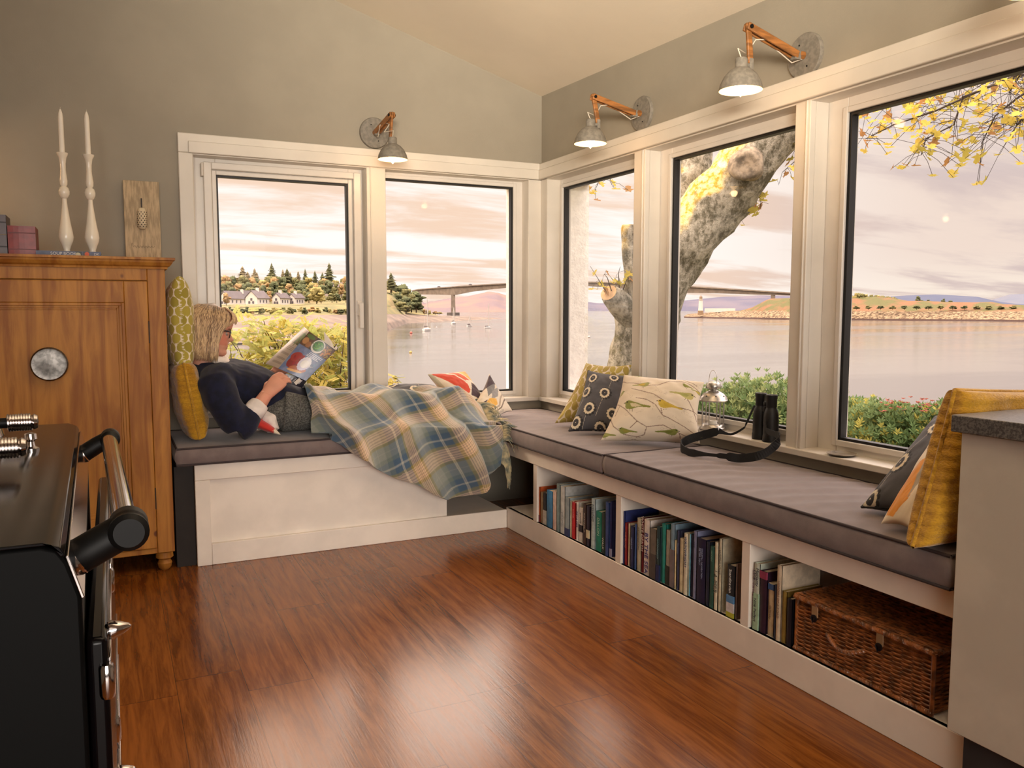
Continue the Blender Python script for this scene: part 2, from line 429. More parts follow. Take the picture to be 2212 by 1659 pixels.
# ------------------------------------------------------------------ trims
def trim(n, mb, b=.004): return struct(mb.build('trim_%d' % n, M_trim, bevel=b))
t_ = MB()                                   # architrave of the back wall: two-step header and left jamb
t_.box(.314, WX-.022, WY-.022, WY, 1.868, 1.960); t_.box(.36, WX-.034, WY-.034, WY-.022, 1.866, 1.922)
t_.box(.314, .380, WY-.022, WY, .455, 1.868)
trim(1, t_)
t_ = MB()
t_.box(WX-.022, WX, FY+.01, WY, 1.868, 1.960); t_.box(WX-.034, WX-.022, FY+.01, WY-.022, 1.866, 1.922)
trim(2, t_)
t_ = MB(); t_.box(A1[1], A2[0], WY-.012, WY+.016, Z0, 1.866); t_.box(1.254, 1.262, WY-.018, WY-.010, Z0, 1.866); trim(3, t_, .003)
t_ = MB(); t_.box(WX-.012, WX+.016, B2[1], B1[0], Z0, 1.866); t_.box(WX-.018, WX-.01, B2[1]+.012, B2[1]+.02, Z0, 1.866); trim(4, t_, .003)
t_ = MB(); t_.box(WX-.012, WX+.016, B3[1], B2[0], Z0, 1.866); t_.box(WX-.018, WX-.01, B3[1]+.010, B3[1]+.018, Z0, 1.866); trim(5, t_, .003)
# sills
t_ = MB(); t_.box(.30, WX-.030, WY-.030, WY+.10, .582, .606); trim(6, t_, .003)
t_ = MB(); t_.box(WX-.030, WX+.10, .9, WY-.030, .582, .606); t_.box(WX-.030, WX, WY-.03, WY, .582, .606); trim(7, t_, .003)
# corner lining between the two window walls
t_ = MB(); t_.box(A2[1]-.002, WX, WY-.010, WY+.02, .606, 1.866); t_.box(WX-.010, WX+.02, B1[1]-.002, WY-.010, .606, 1.866); trim(8, t_, .002)

# white linings of the reveals and the posts between the windows
t_ = MB(); t_.box(A1[0], A1[0]+.004, WY-.002, WY+.076, Z0, 1.868); t_.box(A2[1]-.004, A2[1], WY-.008, WY+.076, Z0, 1.868); t_.box(A1[0], A2[1], WY-.010, WY+.076, 1.862, 1.869); t_.box(A1[1], A2[0], WY+.016, YI, Z0-.02, Z1); trim(9, t_, .001)
t_ = MB(); t_.box(WX-.008, WX+.076, B1[1]-.004, B1[1], Z0, 1.868); t_.box(WX-.010, WX+.076, B3[0], B1[1], 1.862, 1.869); trim(10, t_, .001)
t_ = MB(); t_.box(WX+.016, XI, B2[1], B1[0], Z0-.02, Z1); trim(11, t_, .001)
t_ = MB(); t_.box(WX+.016, XI, B3[1], B2[0], Z0-.02, Z1); trim(12, t_, .001)

# ------------------------------------------------------------------ window seats
BY, BX, BT = 3.75, 1.79, .45       # bench fronts and top of the boxes
wsl = empty('window_seat', (1.0, 4.0, 0), 'white built-in window seat box with a recessed front panel, under the blanket', 'bench')
b = MB()
x0 = .295
b.box(x0, WX, BY+.016, WY, .425, BT); b.box(x0, BX, BY+.016, WY, .07, .09)
b.box(x0, x0+.018, BY+.016, WY, 0, .43)
b.box(1.46, 1.478, BY+.06, WY, .0, .43)
b.build('carcass', M_joinery, wsl, bevel=.002)
b = MB(); b.box(x0, 1.465, BY, BY+.018, .379, BT-.002); b.box(x0, .356, BY, BY+.018, .0, .379); b.box(.356, BX, BY, BY+.018, 0, .095)
b.box(1.465, BX, BY, BY+.018, .385, BT-.002)
b.build('front_frame', M_joinery, wsl, bevel=.003)
b = MB(); b.box(.35, 1.467, BY+.022, BY+.034, .08, .39); b.build('recessed_panel', M_joinery, wsl, bevel=0)
MB().box(.214, .293, BY+.03, WY, 0, .443).build('gap_shade_panel', mat('gap_shade', c(34, 26, 22), .7, vary=.2), wsl, bevel=.001)  # added board, its dark colour stands in for shade in the gap
wsr = empty('shelved_window_seat', (2.0, 2.6, 0), 'white built-in window seat with open shelf bays full of books under it', 'bench')
b = MB(); b.box(BX+.002, WX, 1.245, BY+.014, BT-.025, BT-.001); b.box(BX+.002, WX, 1.245, BY+.014, .085, .105); b.box(WX-.02, WX-.002, 1.245, BY+.014, .105, .425)
b.build('carcass', M_joinery, wsr, bevel=.002)
b = MB(); b.box(BX, BX+.02, 1.245, BY, .380, BT-.001); b.box(BX, BX+.02, 1.208, BY, 0, .105); b.build('front_rails', M_joinery, wsr, bevel=.003)
DIV = (3.445, 2.722, 1.985)
for dy in DIV: MB().box(BX+.003, WX-.02, dy-.019, dy+.019, .105, .425).build('divider', M_joinery, wsr, bevel=.002)

# seat cushions: a boxy pad with piping and shallow creases
def pad(name, x0, x1, y0, y1, z0, z1, label, crease=.004, ang=0.6, seedv=0.):
    def top_z(u, v):
        e = min(u*(x1-x0), (1-u)*(x1-x0), v*(y1-y0), (1-v)*(y1-y0))
        dome = .012*(1-math.exp(-e/.07))
        X = x0+u*(x1-x0); Y = y0+v*(y1-y0)
        q = X*math.cos(ang)+Y*math.sin(ang)
        cr = crease*(abs(math.sin(q*34+2*nz(X*3, Y*3, seedv))))**3*(1-math.exp(-e/.03))*(.4+abs(nz(X*2.3, Y*2.3, 4+seedv))*1.6)
        return z1-.012+dome+cr+.006*nz(X*4, Y*4, seedv)*(1-math.exp(-e/.06))
    nu, nv = int((x1-x0)/.012)+2, int((y1-y0)/.012)+2
    g = MB(); g.grid(nu, nv, lambda u, v: (x0+u*(x1-x0), y0+v*(y1-y0), top_z(u, v)))
    loop = [j for j in range(nu)] + [nu-1+nu*k for k in range(1, nv)] + [nu*(nv-1)+k for k in range(nu-2, -1, -1)] + [nu*k for k in range(nv-2, 0, -1)]
    prev = loop; H = z1-.012-z0
    for k in range(1, 6):
        t2 = k/5; o = .010*math.sin(PI*t2); cur = []
        for idx in loop:
            X, Y, Z = g.v[idx]
            ox = (-o if abs(X-x0) < 1e-6 else o if abs(X-x1) < 1e-6 else 0); oy = (-o if abs(Y-y0) < 1e-6 else o if abs(Y-y1) < 1e-6 else 0)
            wv = 1+.5*nz(X*9+Y*9, t2*2, seedv)
            g.v.append((X+ox*wv, Y+oy*wv, Z-(Z-z0)*t2)); cur.append(len(g.v)-1)
        for i in range(len(loop)): g.f.append((prev[i], cur[i], cur[(i+1) % len(loop)], prev[(i+1) % len(loop)]))
        prev = cur
    g.f.append(tuple(prev)); g.uv = None
    o = g.build(name, M_pad, smooth=True); tag(o, label, 'seat cushion')
    p = MB(); rim = [Vector(g.v[i]) for i in loop]
    p.tube(rim+[rim[0]], .0045, 6, cap=False)
    p.tube([Vector((v.x, v.y, z0+.006)) + Vector(((-.004 if abs(v.x-x0) < 1e-6 else .004 if abs(v.x-x1) < 1e-6 else 0), (-.004 if abs(v.y-y0) < 1e-6 else .004 if abs(v.y-y1) < 1e-6 else 0), 0)) for v in rim+[rim[0]]], .004, 6, cap=False)
    p.build('piping', M_pipe, o, smooth=True); return o
M_pad = mat('grey_brown_cotton', c(118, 104, 102), .85, vary=.06, vs=20, bump=.15, bs=400, sheen=.3, bd=.003)
M_pipe = mat('dark_piping', c(58, 48, 50), .8, vary=.05)
pad('seat_cushion', .226, 1.748, BY-.02, WY-.003, BT+.001, .538, 'long charcoal grey seat pad the person sits on, above the panelled box', .001)
pad('seat_cushion', BX-.02, WX-.003, 2.809, WY-.004, BT+.001, .542, 'grey piped seat pad filling the corner where the two window seats meet', .004, 1.25, 3.)
pad('seat_cushion', BX-.02, WX-.003, 1.262, 2.783, BT+.001, .548, 'long creased grey piped seat pad above the book bays, in front of the binoculars', .007, 1.15, 8.)
# ------------------------------------------------------------------ pine cabinet
def pine_mat():
    m, t, b, o = newmat('waxed_pine')
    co = t.coord(); x, y, z = t.xyz(co)
    g = t.noise(t.comb(x*14, y*14, z*1.3), 1.5, 6, .6, .8)
    bl = t.noise(co, 3.2, 2)
    kn = t.node('ShaderNodeTexVoronoi'); kn.inputs['Scale'].default_value = 5.5; t.link(t.map(co, (1.0, 1, .8)), kn.inputs['Vector'])
    k = N(t.nt, kn.outputs['Distance']).ramp(.035, .075)
    base = t.mix((g*.7+bl*.3).ramp(.35, .65), c(140, 84, 30), c(186, 128, 54))
    base = t.mix(k, c(92, 48, 24), base)
    t.link(base, b.inputs['Base Color']); b.inputs['Roughness'].default_value = .5; b.inputs['Specular IOR Level'].default_value = .3
    t.link(t.bump(g, .08, .004), b.inputs['Normal']); return m
M_pine = pine_mat()
M_dark = mat('dark_gap', c(22, 18, 16), .9, vary=0)
M_pewter = mat('aged_pewter', c(120, 116, 112), .38, metal=1, vary=.2, vs=60)
CB = BY-.015
cab = empty('pine_cabinet', (-.3, 4.0, 0), 'waxed knotty pine cabinet with a moulded top and a single panelled door', 'cabinet')
b = MB(); b.box(-.80, .205, CB+.02, WY-.01, .085, 1.29); b.build('body', M_pine, cab, bevel=.004)
b = MB(); b.box(.137, .205, CB, CB+.02, .085, 1.29); b.box(-.80, -.60, CB, CB+.02, .085, 1.29); b.box(-.60, .137, CB, CB+.02, 1.237, 1.29)
b.box(-.60, .137, CB, CB+.02, .085, .108); b.build('face_frame', M_pine, cab, bevel=.003)
prof = [(0, 0), (.010, 0), (.012, .008), (.022, .014), (.030, .026), (.032, .034), (.040, .036), (.040, .046), (0, .046)]
b = MB()
R = []
for p, q in prof: R.append([(-.80-p, WY-.005, 1.285+q), (-.80-p, CB-p, 1.285+q), (.205+p, CB-p, 1.285+q), (.205+p, WY-.005, 1.285+q)])
b.rings(R, True, True); b.build('cornice', M_pine, cab, smooth=False)
dr = MB(); 
dr.box(.048, .1355, CB-.014, CB+.006, .112, 1.234); dr.box(-.598, -.48, CB-.014, CB+.006, .112, 1.234)
dr.box(-.48, .048, CB-.014, CB+.006, 1.146, 1.234); dr.box(-.48, .048, CB-.014, CB+.006, .112, .26); dr.box(-.48, .048, CB-.002, CB+.004, .26, 1.146)
door = dr.build('door', M_pine, cab, bevel=.003)
b = MB()
for k, (w_, d_) in enumerate(((.012, -.012), (.022, -.008), (.03, -.004))):
    frame_ring(b, lambda mb, a0, a1, d0, d1, b0, b1: mb.box(a0, a1, CB+d0, CB+d1, b0, b1), -.48, .048, .26, 1.146, w_, w_, d_, .0)
b.build('door_moulding', M_pine, door, bevel=.002)
b = MB(); b.lathe([(.0, .0), (.020, .002), (.022, .010), (.018, .016), (.036, .020), (.0630, .027), (.0665, .034), (.061, .041), (.052, .040), (.030, .042), (0, .044)], (-.228, CB-.012, .905), (0, -1, 0), 32)
b.build('knob', M_pewter, door)
for q0 in (.98, .28): MB().box(.134, .139, CB-.0145, CB-.004, q0, q0+.09).build('hinge', mat('dark_hinge', c(50, 34, 24), .5, metal=.6, vary=0), door, bevel=.001)
for fx in (.165, -.76):
    MB().lathe([(.02, .086), (.034, .078), (.036, .055), (.022, .045), (.030, .03), (.026, .01), (.016, 0)], (fx, CB+.05, 0), (0, 0, 1), 20).build('foot', M_pine, cab)

CT = 1.331
# books, candlesticks and plaque on the cabinet
def book(x0, x1, y0, y1, z0, z1, col, name='book', spine='y', title=None, tcol=None, label=None, group=None, pages=(214, 200, 172), rough=.5, band=None, M_=None, tsize=None):
    """upright or flat book as hard cover + page block; spine faces -y or -x"""
    L = Vector(((x0+x1)/2, (y0+y1)/2, z0))
    root = empty(name, L, label, 'book', group)
    th = .0022; cv = MB(); pg = MB()
    flat = (z1-z0) < min(x1-x0, y1-y0)
    if spine == 'x':        # spine at x0, thickness along y
        cv.box(x0, x1, y0, y0+th, z0, z1); cv.box(x0, x1, y1-th, y1, z0, z1)
        n = 5; pts = [(x0-.0025*math.sin(PI*k/n), y0+(y1-y0)*k/n) for k in range(n+1)]
        cv.prism(pts+[(x0+.003, y1), (x0+.003, y0)], lambda a, b_: (a, b_, z0), lambda a, b_: (a, b_, z1))
        pg.box(x0+.003, x1-.004, y0+th, y1-th, z0+.003, z1-.003)
    elif flat:              # lying, spine at y0
        cv.box(x0, x1, y0, y1, z0, z0+th); cv.box(x0, x1, y0, y1, z1-th, z1); cv.box(x0, x1, y0-.001, y0+.003, z0, z1)
        pg.box(x0+.003, x1-.003, y0+.003, y1-.004, z0+th, z1-th)
    else:                   # upright, spine at y0, thickness along x
        cv.box(x0, x0+th, y0, y1, z0, z1); cv.box(x1-th, x1, y0, y1, z0, z1)
        n = 5; pts = [(x0+(x1-x0)*k/n, y0-.003*math.sin(PI*k/n)) for k in range(n+1)]
        cv.prism(pts+[(x1, y0+.003), (x0, y0+.003)], lambda a, b_: (a, b_, z0), lambda a, b_: (a, b_, z1))
        pg.box(x0+th, x1-th, y0+.003, y1-.004, z0+.003, z1-.003)
    mc = mat('cover_%d_%d_%d' % col, c(*col), rough, vary=.10, vs=40)
    cv.build('cover', mc, root, smooth=False)
    pg.build('pages', mat('pages_%d_%d_%d' % pages, c(*pages), .9, vary=.06, vs=200, stretch=(1, 30, 1)), root, smooth=False)
    if band:
        for (za, zb, bc) in band:
            h_ = z1-z0; bb = MB()
            if spine == 'x': bb.box(x0-.0034, x0+.002, y0-.0002, y1+.0002, z0+h_*za, z0+h_*zb)
            elif flat: bb.box(x0+(x1-x0)*za, x0+(x1-x0)*zb, y0-.0014, y0+.001, z0+.001, z1-.001)
            else: bb.box(x0-.0003, x1+.0003, y0-.0036, y0+.002, z0+h_*za, z0+h_*zb)
            bb.build('spine_band', mat('cover_%d_%d_%d' % bc, c(*bc), .5, vary=.1, vs=40), root, smooth=False)
    if title:
        mt = mat('ink_%d_%d_%d' % tcol, c(*tcol), .5, vary=0)
        for (s_, zf, sz, off) in title:
            h_ = z1-z0
            if spine == 'x':     # text runs down the spine: reading direction -z, letters' up towards the far side... +y is left seen from the room
                X_ = Vector((0, 0, -1)); Y_ = Vector((0, -1, 0)); Z_ = Vector((-1, 0, 0))
                P = Vector((x0-.0036, (y0+y1)/2+off, z0+h_*zf))
                # seen from -x, +y lies to the left, so letters' up must point right (-y) when reading downwards
            elif flat:
                X_ = Vector((1, 0, 0)); Y_ = Vector((0, 0, 1)); Z_ = Vector((0, -1, 0)); P = Vector((x0+(x1-x0)*zf, y0-.0018, (z0+z1)/2+off))
            else:
                X_ = Vector((0, 0, -1)); Y_ = Vector((1, 0, 0)); Z_ = Vector((0, -1, 0)); P = Vector(((x0+x1)/2+off, y0-.0038, z0+h_*zf))
            Mx = Matrix((X_, Y_, Z_)).transposed().to_4x4(); Mx.translation = P
            text('title', s_, sz, mt, root, Mx)
    return root
book(-.262, -.03, 3.80, 3.99, CT+.001, CT+.022, (84, 92, 118), title=[('SOUP BOOK', .42, .0165, 0), ('DK', .93, .014, 0)], tcol=(205, 205, 205),
     band=[(.60, .70, (52, 60, 62)), (.72, .82, (70, 74, 80))], label='slate blue cookery book lying flat on the pine cabinet under two candlesticks')
_sb = [o for o in COL.objects if o.name.startswith('book')][0]
MB().lathe([(0, 0), (.0085, .0004), (.0085, .0012), (0, .0016)], (-.081, 3.7988, CT+.012), (0, -1, 0), 20).build('cover_picture', mat('tomato_orange', c(205, 84, 38), .5), _sb)
MB().lathe([(0, 0), (.0095, .0004), (.0095, .0012), (0, .0016)], (-.113, 3.7988, CT+.008), (0, -1, 0), 20).build('cover_picture', mat('soup_bowl', c(190, 186, 160), .5), _sb)
book(-.358, -.262, 3.83, 3.98, CT+.001, CT+.118, (128, 38, 34), rough=.4, label='worn red leather book standing at the left on the pine cabinet', band=[(.2, .23, (96, 24, 22)), (.75, .78, (96, 24, 22))])
book(-.47, -.362, 3.84, 4.0, CT+.001, CT+.160, (62, 36, 38), rough=.4, label='thick dark brown book with ribbed spine on the pine cabinet', band=[(.2, .23, (40, 22, 24)), (.8, .83, (40, 22, 24)), (.5, .52, (120, 96, 60))])
book(-.53, -.474, 3.84, 4.0, CT+.001, CT+.205, (70, 112, 168), rough=.3, label='tall blue book at the very left edge of the photo on the cabinet')
M_cand = mat('ivory_lacquer', c(236, 226, 208), .25, vary=.03, coat=.3)
M_wax = mat('candle_wax', c(240, 232, 218), .5, vary=.02)
for i, (cx, cy) in enumerate(((-.158, 3.93), (-.062, 3.93))):
    zb = CT+.023
    cs = empty('candlestick', (cx, cy, zb), ['cream turned wooden candlestick, the left one of the pair on the cabinet', 'cream turned wooden candlestick, the right one of the pair, nearer the plaque'][i], 'candlestick', 'pair of turned candlesticks')
    pr_ = [(0, 0), (.014, 0), (.014, .004), (.012, .012), (.018, .03), (.026, .05), (.0285, .065), (.026, .085), (.020, .12), (.014, .165), (.0095, .205), (.009, .222),
           (.014, .226), (.020, .24), (.021, .252), (.017, .266), (.010, .272), (.014, .28), (.015, .295), (.013, .31), (.0105, .34), (.011, .365), (.015, .39), (.0215, .402), (.0225, .408), (.012, .408), (.010, .40), (0, .40)]
    MB().lathe(pr_, (cx, cy, zb), (0, 0, 1), 28).build('stem', M_cand, cs)
    cn = MB().lathe([(0, 0), (.0105, 0), (.0095, .15), (.0075, .168), (.003, .182), (0, .184)], (cx, cy, zb+.401), (0, 0, 1), 18).build('candle', M_wax, None, loc=(cx, cy, zb+.401))
    tag(cn, ['white tapered candle in the left cream candlestick', 'white tapered candle in the right cream candlestick'][i], 'candle', 'white taper candles')
    MB().tube([(cx, cy, zb+.58), (cx+.001, cy, zb+.592)], .0008, 5).build('wick', mat('wick', c(210, 200, 184), .9, vary=0), cn)
# seaside plaque: limed board leaning on the wall with a dotted driftwood buoy
pl = empty('driftwood_plaque', (.146, 4.28, CT), 'pale limed wooden plaque with a spotted shell float, leaning on the wall', 'plaque')
b = MB().box(.070, .223, WY-.045, WY-.022, CT, 1.716)
b.build('board', mat('limed_wood', c(186, 166, 136), .85, vary=.15, vs=14, stretch=(6, 6, 1), bump=.3, bs=90), pl, bevel=.002)
MB().lathe([(0, 0), (.012, .003), (.019, .012), (.020, .03), (.020, .085), (.016, .098), (0, .102)], (.145, WY-.062, 1.49), (0, 0, 1), 20).build('float', mat('shell_cream', c(206, 190, 160), .7), pl)
b = MB()
for j in range(8):
    for k in range(9):
        a = 2*PI*(k+.5*(j % 2))/9
        p = Vector((.145+.0201*math.cos(a), WY-.062+.0201*math.sin(a), 1.503+j*.0095))
        b.lathe([(0, 0), (.0026, .0003), (.0026, .0012), (0, .0014)], p, (math.cos(a), math.sin(a), 0), 8)
b.build('spots', mat('umber_spots', c(48, 34, 28), .8, vary=0), pl, smooth=False)
MB().box(.1425, .1485, WY-.052, WY-.046, 1.592, 1.636).build('hook', mat('dark_iron', c(50, 40, 34), .6, vary=.1), pl, bevel=.001)
Mx = Matrix(((1, 0, 0), (0, 0, -1), (0, 1, 0))).to_4x4(); Mx.translation = Vector((.146, WY-.0455, 1.412))
sc = MB(); pts = []
for k in range(90):
    u = k/89; pts.append((.095+.10*u, WY-.0458, 1.412+.006*math.sin(u*52)*(1-.5*u)+(.012*math.exp(-((u-.05)/.04)**2))))
sc.tube(pts, .0006, 4); sc.build('handwriting', mat('pencil_grey', c(110, 96, 80), .8, vary=0), pl)

# ------------------------------------------------------------------ black range cooker
M_enam = mat('black_enamel', c(9, 6, 7), .16, vary=0, spec=.18, bump=.02, bs=6)
M_enam2 = mat('black_enamel_side', c(5, 5, 5), .5, vary=0, spec=.10)
M_chr = mat('polished_chrome', c(205, 198, 196), .10, metal=1, vary=.03, vs=20)
M_blk = mat('black_cast_iron', c(6, 6, 6), .5, vary=0, spec=.25)
rg = empty('range_cooker', (-.35, 1.3, 0), 'black enamel range cooker with a chrome towel rail and chrome topped lids', 'cooker')
Y0, Y1 = .865, 1.76
def rx(y): return -.018*(y-.86)       # the cooker stands slightly askew
b = MB(); pf = [(-.75, .10), (-.75, .885), (-.73, .9), (-.068, .9), (-.054, .895), (-.046, .882), (-.036, .848), (-.036, .10)]
b.prism(pf, lambda a, z_: (a+rx(Y0), Y0, z_), lambda a, z_: (a+rx(Y1), Y1, z_)); 
b.prism([(-.72, 0), (-.72, .10), (-.06, .10), (-.06, 0)], lambda a, z_: (a, Y0+.03, z_), lambda a, z_: (a, Y1-.03, z_)); b.build('body', M_enam2, rg, bevel=.004)
b = MB(); b.prism([(-.745, .9005), (-.745, .904), (-.066, .904), (-.052, .898), (-.048, .890), (-.052, .888), (-.06, .9005)], lambda a, z_: (a+rx(Y0), Y0-.003, z_), lambda a, z_: (a+rx(Y1), Y1+.003, z_)); b.build('hob_top', M_enam, rg, bevel=.001)
b = MB(); b.prism([(-.0485, .888), (-.0455, .889), (-.0335, .846), (-.0365, .845)], lambda a, z_: (a+rx(Y0), Y0, z_), lambda a, z_: (a+rx(Y1), Y1, z_)); b.build('fascia_strip', M_chr, rg, bevel=.0008)
for (ya, yb, za, zb) in ((.875, 1.19, .50, .80), (.875, 1.19, .14, .47), (1.21, 1.74, .50, .80), (1.21, 1.74, .14, .47)):
    d_ = MB(); d_.box(-.035, -.016, ya, yb, za, zb); dd = d_.build('oven_door', M_enam, rg, bevel=.006, seg=3)
    for q0 in (za+.02, zb-.032): MB().box(-.0165, -.0135, ya+.004, yb-.004, q0, q0+.010).build('chrome_strip', M_chr, dd, bevel=.001)
    for q0 in (za+.03, zb-.06): MB().lathe([(.006, 0), (.0075, .004), (.0075, .03), (.006, .034)], (-.018, ya-.002, q0), (0, 0, 1), 14).build('hinge', M_chr, dd)
    MB().lathe([(0, 0), (.009, 0), (.010, .004), (.007, .012), (.003, .020), (0, .022)], (-.016, ya+.04, zb-.008), (1, 0, .1), 16).build('door_catch', M_chr, dd)
# rail with two black brackets
TX, TZ, TY0, TY1 = .005, .893, .935, 1.60
b = MB(); b.tube([(TX, TY0-.02, TZ), (TX-.018, TY1+.01, TZ)], .0125, 20); b.build('towel_rail', M_chr, rg)
for (ty, rr) in ((.93, .0185), (1.60, .015)):
    x_ = TX-.018*(ty-TY0)/(TY1-TY0); b = MB()
    b.tube([(-.055+rx(ty), ty, TZ-.034), (-.046+rx(ty), ty, TZ-.028), (x_-.02, ty, TZ-.011), (x_+.002, ty, TZ)], [rr*.8, rr, rr, rr], 20)
    b.lathe([(rr*1.06, -.014), (rr*1.06, .019), (rr*.8, .022), (0, .022)], (x_+.002, ty, TZ), (0, 1, 0), 24); b.lathe([(0, -.0235), (rr*.8, -.0235), (rr*1.06, -.019), (rr*1.06, 0)], (x_+.002, ty, TZ), (0, 1, 0), 24)
    k = b.build('rail_bracket', M_blk, rg)
    MB().lathe([(rr*1.02, .0), (rr*1.06, .002), (rr*1.02, .004)], (-.042+rx(ty), ty, TZ-.025), (1, 0, .55), 24).build('collar', M_chr, k)
# the two insulated lids and their coiled handles, mostly left of the frame
for (yy, nm) in ((1.28, 0), (1.56, 1)):
    ld = MB().lathe([(0, .0), (.165, 0), (.17, .01), (.165, .03), (.13, .046), (0, .052)], (-.335, yy, .906), (0, 0, 1), 40).build('hotplate_lid', M_chr, rg)
    h = MB(); hx = -.165-.006*nm; z_ = .936
    h.tube([(hx-.09, yy-.012, z_), (hx+.012, yy-.012, z_)], .0085, 12); h.tube([(hx-.02, yy-.012, z_), (hx-.02, yy-.012, .92), (hx-.04, yy-.012, .915)], .005, 8)
    h.build('lid_handle', M_blk, ld)
    h = MB(); R = []
    for k in range(110):
        a = k/110*2*PI*9; R.append((hx+.012+.034*k/110, yy-.012+.0125*math.cos(a), z_+.0125*math.sin(a)))
    h.tube(R, .0021, 6); h.lathe([(0, 0), (.011, 0), (.013, .004), (.010, .009), (0, .010)], (hx+.046, yy-.012, z_), (1, 0, 0), 16)
    h.build('coil_grip', M_chr, ld)
h = MB().lathe([(0, 0), (.011, 0), (.011, .006), (.006, .009), (.0045, .016), (.009, .020), (.008, .028), (0, .03)], (-.118, 1.43, .904), (0, 0, 1), 18).build('vent_knob', M_chr, rg)

# ------------------------------------------------------------------ kitchen unit and worktop on the right
M_unit = mat('painted_unit_greige', c(198, 190, 176), .55, vary=.05, vs=5, bump=.06, bs=60)
def worktop_mat():
    m, t, b, o = newmat('grey_granite_worktop')
    n = t.noise(t.coord(), 160, 3, .7); n2 = t.noise(t.coord(), 12, 3)
    t.link(t.mix((n*.8+n2*.2).ramp(.42, .6), c(66, 64, 64), c(112, 108, 104)), b.inputs['Base Color']); b.inputs['Roughness'].default_value = .28
    return m
PX = 1.752
ku = empty('kitchen_unit', (2.0, 1.0, 0), 'pale grey-beige kitchen unit at the right edge with a plain end panel', 'kitchen unit')
b = MB(); b.box(PX, PX+.02, -.35, 1.238, .125, .838); b.build('end_panel', M_unit, ku, bevel=.002)
b = MB(); b.box(PX+.022, WX-.005, -.34, 1.236, .45, .838); b.box(PX+.022, BX-.003, -.34, 1.236, .125, .45); b.build('carcass', M_unit, ku, bevel=.001)
b = MB(); b.box(BX-.022, BX-.006, -.34, 1.205, 0, .124); b.build('plinth', mat('dark_plinth', c(44, 44, 46), .6, vary=.1), ku, smooth=False)
wt = MB().box(PX-.020, WX-.004, -.37, 1.252, .8395, .8790).build('worktop', worktop_mat(), None, bevel=.0025)
tag(wt, 'dark grey stone worktop on the kitchen unit at the right edge', 'worktop')

